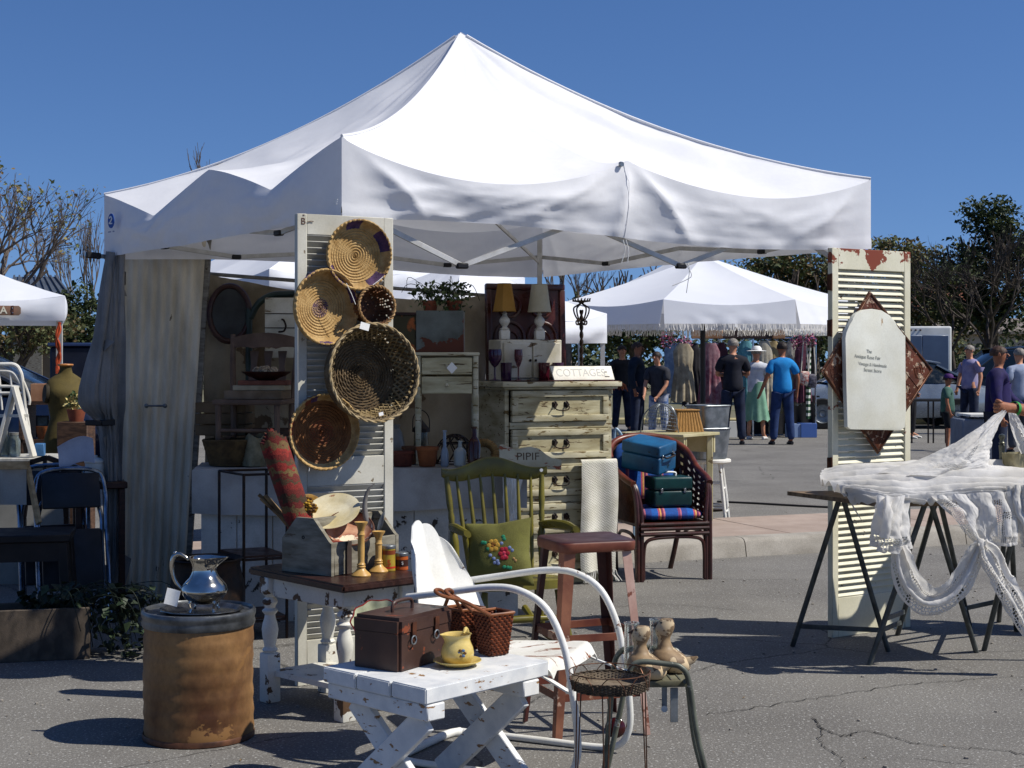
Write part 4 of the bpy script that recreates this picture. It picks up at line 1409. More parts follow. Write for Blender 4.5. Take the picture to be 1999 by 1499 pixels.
for s in (-1, 1):
    w = .245 * s
    bm = BM()
    pts = curve([CH(-.34, w * .9, .60), CH(-.2, w, .625), CH(.0, w, .66), (CH(.12, w, .655)), CH(.22, w, .60), CH(.285, w, .48), CH(.315, w, .34), CH(.335, w, .2), CH(.335, w, .1), CH(.30, w, .035), CH(.22, w, .014), CH(0, w, .014), CH(-.25, w, .014), CH(-.36, w * .95, .016)], 6)
    tube(bm, pts, .0128, 12)
    P('tube_arm', bm, CWH, chair)
bm = BM()
tube(bm, curve([CH(-.36, -.23, .0165), CH(-.385, -.15, .0165), CH(-.385, .15, .0165), CH(-.36, .23, .0165)], 6), .016, 10)
P('base_tube', bm, CWH, chair)
for f, z in ((.15, .372), (-.15, .36)):
    bm = BM()
    tube(bm, [CH(f, -.245 if f < 0 else -.19, z), CH(f, .245 if f < 0 else .19, z)], .011, 8)
    P('cross_tube', bm, CWH, chair)
for s in (-1, 1):
    bm = BM()
    bar(bm, CH(.15, .19 * s, .372), CH(.322, .236 * s, .31), .02, .006)
    P('seat_bracket', bm, CWH, chair)
    bm = BM()
    bar(bm, CH(-.15, .235 * s, .36), CH(-.335, .225 * s, .585), .02, .006)
    P('back_bracket', bm, CWH, chair)

# ------------------------------------------------------------------ tall red brown metal stool
ft = [V((.042, 6.22, 0)), V((.166, 5.88, 0)), V((.537, 6.01, 0)), V((.42, 6.40, 0))]
sc0 = sum(ft, V()) / 4
SZ = .755
RED = mat('rusty red painted steel', '#5b2c20', .5, var='#7d4a34', vs=6, chip='#a5836a', cs=5, ct=.63, chip2='#3c1a14', ct2=.72)
REDT = mat('dull maroon seat', '#371d20', .42, var='#442524', vs=6, chip='#8d6a58', cs=18, ct=.72)
REDD = mat('shaded maroon steel', '#38191a', .45, var='#4c2721', vs=6)  # shade of the legs away from the sun, put into their colour
stool = T('metal_stool', 'tall rusty red metal stool on four splayed legs beside the shell chair', 'stool', sc0)
tpp = [sc0 + (q - sc0) * .70 for q in ft]
def rsq(k, z):
    n = len(tpp)
    pts = []
    for i in range(4):
        a, b, d = tpp[i - 1], tpp[i], tpp[(i + 1) % 4]
        e = sc0 + (b - sc0) * k
        r = .055
        pa, pb = e + (a - b).normalized() * r, e + (d - b).normalized() * r
        for j in range(7):
            t = j / 6
            pts.append((pa * (1 - t) ** 2 + e * 2 * t * (1 - t) + pb * t * t) + V((0, 0, z)))
    return pts
bm = BM()
rings = [[bm.verts.new(q) for q in rsq(k, z)] for k, z in ((1.15, SZ - .042), (1.17, SZ - .038), (1.18, SZ - .010), (1.165, SZ - .004), (1.13, SZ), (.6, SZ - .006))]
for A, B in zip(rings[:-1], rings[1:]):
    for k in range(len(A)):
        bm.faces.new((A[k], A[(k + 1) % len(A)], B[(k + 1) % len(A)], B[k]))
bm.faces.new(rings[-1])
for f in bm.faces:
    f.material_index = 1 if f.calc_center_median().z > SZ - .007 else 0
P('seat', bm, [RED, REDT], stool, ang=60)
for i in range(4):
    a, b = tpp[i] + V((0, 0, SZ - .03)), ft[i] + V((0, 0, .003))
    bm = BM()
    out = (ft[i] - sc0).normalized()
    sd = V((-out.y, out.x, 0))
    for sgn in (-1, 1):                            # folded angle leg
        dr = (out * -.7 + sd * sgn).normalized()
        w0, w1 = .042, .024
        vs = [bm.verts.new(q) for q in (a, a + dr * w0, b + dr * w1, b)]
        bm.faces.new(vs)
    bmesh.ops.remove_doubles(bm, verts=bm.verts, dist=.0005)
    thick(bm, .003)
    P('leg', bm, (REDD, mat('worn sunlit orange steel', '#95634a', .5, var='#6d4030', vs=6, chip='#c0a08a', cs=6, ct=.6), mat('worn sunlit pinkish steel', '#b89c90', .5, var='#9c7b6e', vs=5, chip='#6d4030', cs=6, ct=.64), REDD)[i], stool, ang=20)  # worn paint; sunward legs coloured paler, the others darker, as if lit and shaded
for z, nm in ((.385, 'rung'), (.165, 'rung')):
    k = z / (SZ - .03)
    rp = [ft[i].lerp(tpp[i], k) + V((0, 0, z)) for i in range(4)]
    for i in range(4):
        zz = V((0, 0, .03 * (i % 2)))
        bm = BM()
        bar(bm, rp[i].lerp(sc0 + V((0, 0, z)), .04), rp[(i + 1) % 4].lerp(sc0 + V((0, 0, z)), .04), .005, .03, bev=.001)
        P(nm, bm, RED, stool)

# ------------------------------------------------------------------ low grey green tube stand with decoys, wire plant stand
GT = mat('chipped grey green tube', '#6a6d60', .45, metal=.2, var='#4c4f45', vs=10, chip='#8f8f86', cs=14, ct=.66, chip2='#4a3224', ct2=.72)
stand = T('step_stand', 'low grey green tube step stand carrying two wooden ducks', 'step stand', L(1275, 5.25))
sd0 = W(1268, 1324, 5.25)
bm = BM()
box(bm, FR(sd0, 4), .235, .2, .022, .006, 2)
P('platform', bm, mat('ribbed grey step', '#77745f', .6, var='#55523f', vs=9, chip='#9b9884', cs=10, ct=.62), stand)
bm = BM()
for k in range(7):
    box(bm, FR(sd0 + V((-.09 + .03 * k, 0, .0125)), 4), .006, .17, .003, .001)
P('tread_ribs', bm, GT, stand)
zt = .44
for d, pts in ((5.13, ((1172, 1562), (1190, 1480), (1210, 1390), (1226, 1318), (1246, 1293), (1300, 1296), (1330, 1303), (1345, 1332), (1362, 1440), (1392, 1562))),
               (5.38, ((1178, 1521), (1190, 1400), (1197, 1310), (1208, 1276), (1235, 1263), (1300, 1267), (1325, 1275), (1340, 1320), (1355, 1440), (1376, 1521)))):
    bm = BM()
    q = [W(x, y, d) for x, y in pts]
    q[0].z = q[-1].z = .0
    tube(bm, curve(q, 6), .0095, 10)
    P('hoop_leg', bm, GT, stand)
for x in (1216, 1338):
    bm = BM()
    tube(bm, [W(x, 1330, 5.13), W(x - 3, 1326, 5.38)], .008, 8)
    P('brace', bm, GT, stand)
hw = T('bracket_plate', 'galvanised hinge bracket hanging under the grey green step stand', 'bracket', W(1310, 1340, 5.2))
for px, py, w_, h_, o in ((1297, 1362, .018, .075, .0), (1316, 1376, .026, .115, .012)):
    bm = BM()
    box(bm, FR(W(px, py, 5.18 - o), 8), w_, .005, h_, .001)
    P('plate', bm, STEEL, hw)
bm = BM()
tube(bm, [W(1297, 1384, 5.17), W(1297, 1384, 5.1)], .011, 10)
P('pipe', bm, STEEL, hw)
rd = T('reflector', 'round dark red reflector on the leg of the grey green step stand', 'reflector', W(1201, 1420, 5.42))
bm = BM()
M = axis_frame(W(1201, 1420, 5.42), (-.1, -1, .1))
lathe(bm, M, [(0, 0), (.034, 0), (.036, .006), (.033, .01), (.02, .014), (0, .016)], 28)
P('disc', bm, mat('dark red glass', '#3d0f0e', .15, spec=.7), rd)
DUCK = mat('worn carved wood', '#947c5c', .6, var='#65503b', vs=14, chip='#bba684', cs=14, ct=.56, chip2='#4a3828', ct2=.68, bump=0)
def decoy(px, py, d, yaw, h, label):
    o = W(px, py, d)
    o.z = sd0.z + .0145
    root = T('duck_decoy', label, 'duck decoy', o, 'wooden duck decoys')
    M = FR(o, yaw)
    bm = BM()
    def fn(u, v):                                  # one carved body: breast, neck and head
        a = 2 * PI * u
        if v < .62:
            t = v / .62
            z = -math.cos(t * PI * .5) * 0 + .075 * t
            r = .058 * math.sin(PI * (.16 + .66 * t)) ** .8
            x = -.02 * (1 - t) + .012 * t
            rx = r * (1.35 - .4 * t)
        else:
            t = (v - .62) / .38
            z = .075 + (h - .075) * t
            r = .017 + (.012 * math.sin(min(1, max(0, (t - .35) / .65)) * PI)) + .012 * (1 - t) ** 3
            x = .012 + .006 * math.sin(t * 4)
            rx = r * (1 + .35 * max(0, t - .4))
        return M @ V((x + rx * math.cos(a), r * math.sin(a), z))
    g = surf(bm, fn, 24, 30, cu=True)
    bm.faces.new([q[0] for q in g])
    bm.faces.new([q[-1] for q in g])
    P('body', bm, DUCK, root, ang=60)
    bm = BM()
    tube(bm, [M @ V((.018, 0, h - .018)), M @ V((.045, 0, h - .022)), M @ V((.062, 0, h - .026))], [.011, .009, .003], 10, flat=.7)
    P('bill', bm, mat('dark wood bill', '#3b2a1e', .5), root)
    bm = BM()
    tube(bm, [M @ V((-.06, 0, .035)), M @ V((-.085, 0, .045)), M @ V((-.1, 0, .055))], [.02, .013, .004], 10, flat=.6)
    P('tail', bm, DUCK, root)
    for s in (-1, 1):
        bm = BM()
        ball(bm, M @ Matrix.Translation((.022, .021 * s, h - .01)), .004, u=8, v=6)
        P('eye', bm, BLK, root)
decoy(1259, 1312, 5.2, 150, .17, 'brown carved duck decoy with a turned away head, beside the wicker plant stand')
decoy(1306, 1304, 5.3, 160, .178, 'paler carved duck decoy behind the tube rail of the step stand')
GLS = mat('clear glass', '#e9efee', .05, transm=.95, fine=0, spec=.5)
def jar(px, d, r, h, z, label, m=GLS, nm='glass_jar', cat='jar', lid=None, group=None, neck=.75):
    o = L(px, d, z)
    root = T(nm, label, cat, o, group)
    bm = BM()
    lathe(bm, FR(o), [(0, 0), (r * .9, 0), (r, .006), (r, h * .68), (r * neck, h * .85), (r * neck, h), (r * neck - .003, h), (r * neck - .003, h * .85), (r - .003, h * .66), (r - .003, .008), (0, .006)], 26)
    P('glass', bm, m, root)
    bm = BM()
    lathe(bm, FR(o), [(0, h * .93), (r * neck + .001, h * .93), (r * neck + .002, h + .006), (0, h + .007)] if lid else [(r * neck - .001, h - .004), (r * neck + .0022, h - .004), (r * neck + .0022, h + .001), (r * neck - .002, h + .001)], 26)
    P('lid' if lid else 'rim', bm, lid or m, root)
    return root
jar(1233, 5.3, .026, .165, sd0.z + .0145, 'small clear glass jar next to the darker duck decoy', neck=.95)
jar(1281, 5.33, .024, .172, sd0.z + .0145, 'small clear glass jar between the two duck decoys', neck=.95)
ws = T('plant_stand', 'round wicker tray plant stand on thin rusty wire legs', 'plant stand', L(1190, 5.0))
wc = W(1190, 1345, 5.0)
WIK = mat('old brown wicker', '#5f5140', .8, var='#3f3428', vs=25, fine=.4, fs=250)
WIR = mat('rusty wire', '#4a3a30', .5, metal=.5, var='#6b4630', vs=20)
bm = BM()
lathe(bm, FR(wc), [(0, 0), (.05, .001), (.112, .0), (.12, .012), (.124, .03)], 48)
thick(bm, .004)
P('tray', bm, mat('dusty wicker base', '#8a7c68', .9, var='#6a5c4a', vs=20, fine=.4, fs=200), ws)
for k in range(9):
    bm = BM()
    r0 = .116 + .0012 * k
    tube(bm, [wc + V(((r0 + .0035 * math.sin(a * 1.57 + k * PI)) * math.cos(a * PI / 60), (r0 + .0035 * math.sin(a * 1.57 + k * PI)) * math.sin(a * PI / 60), .002 + .0042 * k)) for a in range(120)], .0026, 5, closed=True)
    P('weaver', bm, WIK, ws, ang=0)
for k in range(8):
    a0 = k * PI / 4
    bm = BM()
    tube(bm, curve([wc + V((.13 * math.cos(a0 + t * .7 - .35), .13 * math.sin(a0 + t * .7 - .35), .005 + .055 * math.sin(PI * t) ** .6)) for t in (0, .1, .3, .5, .7, .9, 1)], 4), .0017, 5)
    P('wire_loop', bm, WIR, ws)
bm = BM()
tube(bm, [wc + V((.131 * math.cos(a * PI / 30), .131 * math.sin(a * PI / 30), .058)) for a in range(60)], .0018, 5, closed=True)
P('wire_ring', bm, WIR, ws)
for k in range(3):
    a0 = .35 + k * 2 * PI / 3 - PI / 2 - .5
    for s in (-.1, .1):
        bm = BM()
        tube(bm, [wc + V((.122 * math.cos(a0 + s), .122 * math.sin(a0 + s), 0)), V((wc.x + .135 * math.cos(a0 + s * .2), wc.y + .135 * math.sin(a0 + s * .2), .004))], .0024, 5)
        P('wire_leg', bm, WIR, ws)

# ------------------------------------------------------------------ olive green rocking chair with embroidered cushion
OLV = mat('olive green lacquer', '#6f6722', .32, var='#585119', vs=7, spec=.5, chip='#a09a54', cs=20, ct=.77)
ro = V((.0, 7.86, 0))
RM = FR(ro, 18)
rock = T('rocking_chair', 'olive green spindle back rocking chair with a floral cushion', 'rocking chair', ro)
def RP(x, y, z):
    return RM @ V((x, y, z))
SZR = .325
bm = BM()
pts = [(.26 * math.copysign(abs(math.cos(a)) ** .45, math.cos(a)), .24 * math.copysign(abs(math.sin(a)) ** .5, math.sin(a))) for a in [k * PI / 24 for k in range(48)]]
M = RM @ Matrix.Translation((0, 0, SZR)) @ Matrix.Rotation(R(-4), 4, 'X') @ Matrix.Rotation(R(90), 4, 'X')
prism(bm, M, pts, .042, .012)
P('seat', bm, OLV, rock)
crest = lambda x: .05 * math.cos(x / .27 * PI * .95) * .55
bm = BM()
def cr_(u, v):
    a = 2 * PI * v
    x = (u * 2 - 1) * .288
    cz = .87 + .020 * math.cos(x / .288 * PI * 1.25) + .012 * abs(x / .288) ** 6
    hh = .042 + .010 * math.cos(x / .288 * PI) - .010 * abs(x / .288) ** 8
    cy = .345 - .05 * (x / .288) ** 2
    return RP(x, cy + .012 * math.cos(a), cz + hh * math.copysign(abs(math.sin(a)) ** .7, math.sin(a)))
g = surf(bm, lambda u, v: cr_(u, v), 40, 16)
bmesh.ops.remove_doubles(bm, verts=bm.verts, dist=.0003)
bmesh.ops.holes_fill(bm, edges=bm.edges, sides=40)
P('crest_rail', bm, OLV, rock)
bm = BM()
lathe(bm, axis_frame(RP(.255, .282, .87), (0, -1, 0)), [(0, .004), (.009, .004), (.009, 0)], 16)
P('price_sticker', bm, PAPER, rock)
def spind(a, b, rs):
    bm = BM()
    n = len(rs)
    tube(bm, [a.lerp(b, k / (n - 1)) for k in range(n)], rs, 10)
    return bm
PR = [.013, .014, .015, .016, .018, .021, .023, .02, .014, .012, .017, .013, .016, .017, .016, .015, .014, .013]
for s in (-1, 1):
    P('back_post', spind(RP(.225 * s, .19, SZR + .01), RP(.262 * s, .298, .845), PR), OLV, rock)
for k in range(7):
    x = (k - 3) / 3
    P('spindle', spind(RP(.17 * x, .20 - .02 * x * x, SZR + .01), RP(.205 * x, .338 - .045 * (x * .75) ** 2, .85), [.008, .009, .010, .011, .0115, .011, .010, .009, .008, .007]), OLV, rock)
for s in (-1, 1):
    bm = BM()
    tube(bm, curve([RP(.245 * s, .25, .585), RP(.275 * s, .1, .6), RP(.288 * s, -.05, .605), RP(.285 * s, -.17, .6)], 6), [.016 + .006 * math.sin(k / 18 * PI) for k in range(19)], 10, flat=1.5)
    P('arm', bm, OLV, rock)
    P('arm_support', spind(RP(.235 * s, -.12, SZR + .01), RP(.282 * s, -.12, .59), [.011, .013, .018, .014, .012, .016, .013, .012, .011]), OLV, rock)
    for y in (-.17, .17):
        P('leg', spind(RP(.19 * s, y * .9, SZR - .02), RP(.235 * s, y * 1.25, .055), [.016, .018, .022, .025, .02, .015, .021, .016, .019, .018, .015]), OLV, rock)
    bm = BM()
    tube(bm, curve([RP(.235 * s, -.43, .09), RP(.235 * s, -.25, .042), RP(.235 * s, 0, .022), RP(.235 * s, .25, .042), RP(.235 * s, .5, .11)], 6), .019, 8, flat=1)
    P('rocker', bm, OLV, rock)
P('stretcher', spind(RP(-.21, -.19, .17), RP(.21, -.19, .17), [.01, .012, .018, .02, .018, .012, .01]), OLV, rock)
CUS = mat('olive green wool', '#6b6a32', .9, var='#5a5828', vs=8, bump=.5, bs=220, fine=.25, fs=200)
cu_o = W(974, 1082, 7.66)
CMx = FR(cu_o, -16, 0) @ Matrix.Rotation(R(-16), 4, 'X') @ Matrix.Rotation(R(-7), 4, 'Y')
cush = T('cushion', 'olive green cushion embroidered with a rose bouquet on the rocking chair', 'cushion', cu_o - V((0, 0, .15)))
bm = BM()
def cz_(x, z):
    return .085 * max(0, (1 - abs(x) ** 2.6) * (1 - abs(z) ** 2.6)) ** .55
def cushion_pt(u, v, s):
    x, z = u * 2 - 1, v * 2 - 1
    k = 1 - .10 * (1 - abs(x)) * abs(z) ** 3
    k2 = 1 - .10 * (1 - abs(z)) * abs(x) ** 3
    y = cz_(x, z) * (1 - .16 * math.exp(-((x - .1) ** 2 + (z - .75) ** 2) / .05))
    return CMx @ V((x * .172 * k2, -s * y, z * .17 * k))
surf(bm, lambda u, v: cushion_pt(u, v, 1), 36, 36)
surf(bm, lambda u, v: cushion_pt(u, v, -1), 36, 36)
bmesh.ops.remove_doubles(bm, verts=bm.verts, dist=.0006)
P('cover', bm, CUS, cush, ang=70)
def emb(nm, pts, r, m, fl=.35):
    for x, z in pts:
        q = cushion_pt((x + 1) / 2, (z + 1) / 2, 1)
        bm = BM()
        ball(bm, CMx.to_3x3().to_4x4() if False else Matrix.Translation(q) @ CMx.to_3x3().to_4x4(), r * .88, .003, r * .8, 10, 6)
        P(nm, bm, m, cush)
th = lambda s: mat('thread ' + s, s, .9, bump=.6, bs=400, fine=.3, fs=400)
emb('embroidered_petal', [(-.02 + .12 * math.cos(a), .18 + .12 * math.sin(a)) for a in [k * 1.05 for k in range(6)]], .017, th('#c79a3c'))
emb('embroidered_petal', [(-.02 + .05 * math.cos(a), .2 + .05 * math.sin(a)) for a in [k * 2.1 for k in range(3)]], .011, th('#8d5a1e'))
emb('embroidered_petal', [(.28 + .1 * math.cos(a), -.08 + .14 * math.sin(a)) for a in [k * 1.05 for k in range(6)]], .015, th('#a81f32'))
emb('embroidered_petal', [(.28, -.06), (.30, -.16)], .012, th('#d0405a'))
emb('embroidered_petal', [(-.12, -.1), (-.02, -.2), (0, -.32), (.08, -.28), (.45, .08), (.52, 0), (.22, .22), (.1, -.35)], .011, th('#7f8fb8'))
emb('embroidered_leaf', [(-.34, .3), (-.27, .28), (.27, .42), (.3, .34), (.26, -.46), (.36, -.48), (.43, -.5), (-.18, .1)], .012, th('#2f8a63'))
emb('embroidered_leaf', [(.55, -.24), (.6, -.3)], .009, th('#b08a58'))
# ------------------------------------------------------------------ inside the tent: backdrop, counter and its cloths
BK = mat('stained canvas', '#a0947e', .9, var='#7b6e58', vs=2.2, bump=.25, bs=30, chip='#5b4a37', cs=2.6, ct=.63, trans=.06)
bd = T('canvas_backdrop', 'stained beige canvas hung as a back wall inside the white tent', 'backdrop', V((-1.0, 10.0, 0)))
bm = BM()
patch(bm, [[(405, 536, 9.5), (480, 550, 9.62), (575, 566, 9.78), (680, 576, 9.95), (770, 582, 10.15), (860, 586, 10.35), (950, 576, 10.55)],
           [(400, 640, 9.45), (480, 640, 9.62), (575, 650, 9.76), (680, 650, 9.97), (770, 660, 10.15), (860, 660, 10.37), (950, 650, 10.55)],
           [(400, 800, 9.48), (480, 800, 9.64), (575, 800, 9.76), (680, 800, 9.97), (770, 800, 10.15), (860, 800, 10.35), (950, 800, 10.55)],
           [(400, 1150, 9.5), (480, 1145, 9.62), (575, 1140, 9.78), (680, 1135, 9.95), (770, 1130, 10.15), (860, 1122, 10.35), (950, 1115, 10.55)]], 80, 50, .03, 4, 31, (3, .7))
P('canvas', bm, BK, bd, ang=60)
bm = BM()
tube(bm, [W(400, 534, 9.53), W(955, 577, 10.58)], .012, 8)
P('rail', bm, GREYWOOD, bd)
for px, d in ((406, 9.56), (952, 10.6)):
    bm = BM()
    q = W(px, 534 if px < 500 else 577, d)
    tube(bm, [q, V((q.x, q.y, 0))], .014, 8)
    P('post', bm, GREYWOOD, bd)
CT = .845
ca, cb = L(392, 8.55), L(1012, 8.75)
cdir = (cb - ca).normalized()
cnor = V((-cdir.y, cdir.x, 0))
clen = (cb - ca).length
def CP_(x, y, z=CT):
    return ca + cdir * x + cnor * y + V((0, 0, z))
counter = T('counter', 'long chipped white board counter inside the tent, draped with a stained cloth', 'counter', CP_(clen / 2, .3, 0))
CHB = mat('white boards with dark chips', '#c9c6bd', .6, var='#aaa69b', vs=4, chip='#3d342b', cs=8, ct=.64, fine=.2)
nb = 9
for k in range(nb):
    bm = BM()
    bar(bm, CP_((k + .5) * clen / nb, .012, 0), CP_((k + .5) * clen / nb, .012, CT - .03), clen / nb - .004, .022, up=cnor, bev=.003)
    P('front_board', bm, CHB, counter)
bm = BM()
vs = [bm.verts.new(CP_(x, y, CT - .005)) for x, y in ((-.02, -.02), (clen + .02, -.02), (clen + .02, .62), (-.02, .62))]
bm.faces.new(vs)
thick(bm, .025)
P('top', bm, CHB, counter)
for x in (.03, clen - .03):
    bm = BM()
    bar(bm, CP_(x, .3, 0), CP_(x, .3, CT - .03), .56, .03, up=cdir)
    P('end_board', bm, CHB, counter)
CLO = mat('stained white cloth', '#aeaca7', .92, var='#8b877f', vs=3, bump=.2, bs=60, chip='#7d766c', cs=3, ct=.66)
cl = T('counter_cloth', 'grey white stained cloth laid over the counter inside the tent', 'cloth', CP_(clen / 2, .3, CT))
def ccl(u, v):
    x = -.045 + u * (clen + .09)
    if v < .5:
        y, z = .6 - v / .5 * .645, CT + .003
    else:
        t = (v - .5) * 2
        y, z = -.045 - .012 * math.sin(x * 17) * t - .01 * fbm((x * 3, t, 4)), CT + .003 - t * (.24 + .015 * math.sin(x * 3))
    return CP_(x, y, z + .004 * fbm((x * 4, v * 5, 2)) * (v < .5))
bm = BM()
surf(bm, ccl, 130, 30)
P('cloth', bm, CLO, cl, ang=60)
hs = T('towel', 'white fringed hand towel hanging over the end of the counter by the rocking chair', 'towel', CP_(clen, 0, CT))
bm = BM()
patch(bm, [[(972, 915, 8.72), (995, 914, 8.72), (1013, 916, 8.76)], [(980, 922, 8.6), (1002, 922, 8.58), (1018, 922, 8.64)], [(982, 965, 8.6), (1000, 966, 8.56), (1016, 966, 8.63)], [(985, 1012, 8.6), (1000, 1016, 8.57), (1014, 1012, 8.63)]], 30, 40, .012, 5, 41, (3, .6))
P('cloth', bm, mat('white knit', '#e2e0d8', .95, var='#cfccc2', vs=9, bump=.6, bs=140), hs, ang=60)
bm = BM()
for k in range(14):
    x = 985 + k * 2.1
    tube(bm, [W(x, 1011, 8.59), W(x + jit(1), 1025, 8.59), W(x + jit(2), 1036 + jit(3), 8.59)], .0018, 4)
P('fringe', bm, ROPE, hs)

# ------------------------------------------------------------------ chest of drawers
CW_, CD_ = .775, .45
CY = 25
co = V((.315, 10.04, 0))
FRC = FR(co, CY)
CDX, CDN = V((math.cos(R(CY)), math.sin(R(CY)), 0)), V((-math.sin(R(CY)), math.cos(R(CY)), 0))
def CHP(px, b, z):                     # on the chest: column px, b behind its front, height z
    k = (px - CX) / FPX
    o = co + CDN * b
    a = (k * o.y - o.x) / (CDX.x - k * CDX.y)
    return o + CDX * a + V((0, 0, z))
chest = T('chest_of_drawers', 'tall cream distressed chest with five drawers and black bail handles', 'chest of drawers', FRC @ V((0, CD_ / 2, 0)))
for s in (-1, 1):
    bm = BM()
    box(bm, FRC, .03, CD_ - .02, 1.20, .004, o=(s * (CW_ / 2 - .015), CD_ / 2 + .012, .67))
    P('side_panel', bm, CREAM, chest)
bm = BM()
box(bm, FRC, CW_ - .06, .012, 1.2, o=(0, CD_ - .02, .67))
P('back_panel', bm, OLDWOOD, chest)
bm = BM()
box(bm, FRC, CW_ + .09, CD_ + .06, .034, .008, 2, o=(0, CD_ / 2 - .012, 1.295))
box(bm, FRC, CW_ + .05, CD_ + .03, .014, .004, 1, o=(0, CD_ / 2 - .006, 1.2705))
P('top', bm, CREAM, chest)
bm = BM()
box(bm, FRC, CW_ + .03, CD_ + .015, .07, .006, o=(0, CD_ / 2 - .005, .036))
P('plinth', bm, CREAM, chest)
dz = [(1.055, 1.255), (.815, 1.005), (.575, .765), (.335, .525), (.095, .285)]
RECS = mat('cream panel scraped', '#c0b998', .62, var='#958a68', vs=3.5, st=(1, 1, 5), chip='#54442c', cs=4.5, ct=.625, cst=(1, 4, 12))
for k, (z0, z1) in enumerate(dz):
    bm = BM()
    box(bm, FRC, CW_ - .062, .02, .044, .003, o=(0, .02, z1 + .0245))
    P('rail', bm, CREAM, chest)
    w, h = CW_ - .075, z1 - z0
    bm = BM()
    box(bm, FRC, w - .08, .018, h - .08, o=(0, .014, (z0 + z1) / 2))
    dr = P('drawer', bm, RECS, chest)
    bm = BM()
    for sx, sy, ox, oz in ((w, .042, 0, h / 2 - .021), (w, .042, 0, -h / 2 + .021)):
        box(bm, FRC, sx, .034, sy, .008, 2, o=(ox, .006, (z0 + z1) / 2 + oz))
    for ox in (-1, 1):
        box(bm, FRC, .042, .0338, h - .085, .006, 2, o=(ox * (w / 2 - .021), .006, (z0 + z1) / 2))
    P('frame', bm, CREAM, dr)
    zc = (z0 + z1) / 2 + .008
    for sx in (-1, 1):
        bm = BM()
        for a in range(5):
            ball(bm, FR(FRC @ V((sx * .042 + .012 * math.cos(a * 1.25), .002, zc + .013 * math.sin(a * 1.25)))), .011, .004, .011, 8, 5)
        ball(bm, FR(FRC @ V((sx * .042, -.006, zc))), .007, .01, .007, 8, 6)
        P('handle_plate', bm, IRON, dr)
    bm = BM()
    tube(bm, curve([FRC @ V((x, -.014 - y, zc + z)) for x, y, z in ((-.042, 0, 0), (-.052, .006, -.014), (-.040, .014, -.032), (0, .016, -.037), (.040, .014, -.032), (.052, .006, -.014), (.042, 0, 0))], 5), .0042, 7)
    P('handle', bm, IRON, dr)
KN = mat('cream knit wool', '#dbd8cc', .95, var='#c7c3b3', vs=8, bump=.5, bs=150, fine=.2, fs=200)
th_ = T('throw_blanket', 'cream knitted throw with fringe hung down the front of the cream chest', 'throw', FRC @ V((.25, -.06, .2)))
bm = BM()
def thr(u, v):
    x = .115 + u * .262 + .01 * math.sin(v * 5) - .012 * (v > .1) * (1 - u) * math.sin(v * 3)
    if v < .08:
        t = v / .08
        y, z = -.02 - .05 * math.sin(t * PI / 2), .79 + .022 * math.sin(t * PI)- .012 * t
    else:
        t = (v - .08) / .92
        y, z = -.07 - .02 * math.sin(u * 5 + 1) * t, .778 - t * .70
    kn = .0026 * math.sin(u * 2 * PI * 17) * math.sin(v * 2 * PI * 46 + (1.5 if int(u * 17) % 2 else 0))
    return FRC @ V((x, y - .012 * math.sin(u * 9) * min(1, v * 2) - kn, z))
surf(bm, thr, 104, 200)
P('cloth', bm, KN, th_, ang=80)
bm = BM()
for k in range(24):
    x = .125 + k * .0105
    a = FRC @ V((x, -.075, .085))
    tube(bm, [a, a + V((jit(.008), -.004, -.03)), a + V((jit(.02) + (.03 if k > 19 else 0), -.012 - rnd.random() * .012, -.072))], .0028, 4)
P('fringe', bm, ROPE, th_)
# things on the chest
CZ = 1.3125
run = T('table_runner', 'dark red fringed runner laid along the top of the cream chest', 'runner', FRC @ V((0, .1, CZ)))
RUN = mat('dark red weave', '#4f1f1c', .95, var='#351512', vs=20, bump=.5, bs=160)
bm = BM()
surf(bm, lambda u, v: FRC @ V((-.33 + u * .77, -.035 + v * .22, CZ + .004 + .003 * math.sin(u * 19) - (.0 if u < .97 else (u - .97) * .9))), 60, 8)
thick(bm, .003)
P('cloth', bm, RUN, run)
bm = BM()
for k in range(16):
    a = FRC @ V((.44, -.03 + k * .013, CZ - .012))
    tube(bm, [a, a + V((.02, jit(.006), -.012)), a + V((.035 + jit(.008), jit(.01), -.045 + jit(.012)))], .0018, 4)
P('fringe', bm, mat('brown red fringe', '#6d3a24', .95), run)
sg = CHP(1141, .03, CZ + .0065)
sign = T('painted_sign', 'white wooden sign with faint grey letters leaning on the cream chest top', 'sign', sg)
bm = BM()
SGM = FR(sg, CY, -24)
prism(bm, SGM, [(-.222, 0), (.222, 0), (.216, .098), (-.236, .098)], .014, .002)
P('panel', bm, mat('sign white', '#e6e2d6', .55, var='#d5cfbe', vs=8, chip='#a0793f', cs=13, ct=.72), sign)
text('lettering', 'COTTAGES', SGM @ Matrix.Translation((-.02, -.0075, .049)), .075, mat('pale grey letters', '#c0bfb9', .7), sign, .0004, sx=.95)
for x, z, w in ((.165, .055, .02), (.17, .022, .035)):
    bm = BM()
    box(bm, SGM @ Matrix.Translation((x, -.0075, z)), w, .001, .006)
    P('nail_scar', bm, IRON, sign)
cbx = CHP(1025, .29, CZ + .001)
cab = T('wall_cabinet', 'small worn white cabinet under two lamps on top of the cream chest', 'cabinet', cbx)
WW = mat('dingy white wood', '#cfcabb', .6, var='#b0a992', vs=5, chip='#6d5b45', cs=7, ct=.64, cst=(1, 1, 3))
bm = BM()
box(bm, FR(cbx, CY), .44, .2, .27, .004, o=(0, 0, .135))
P('case', bm, WW, cab)
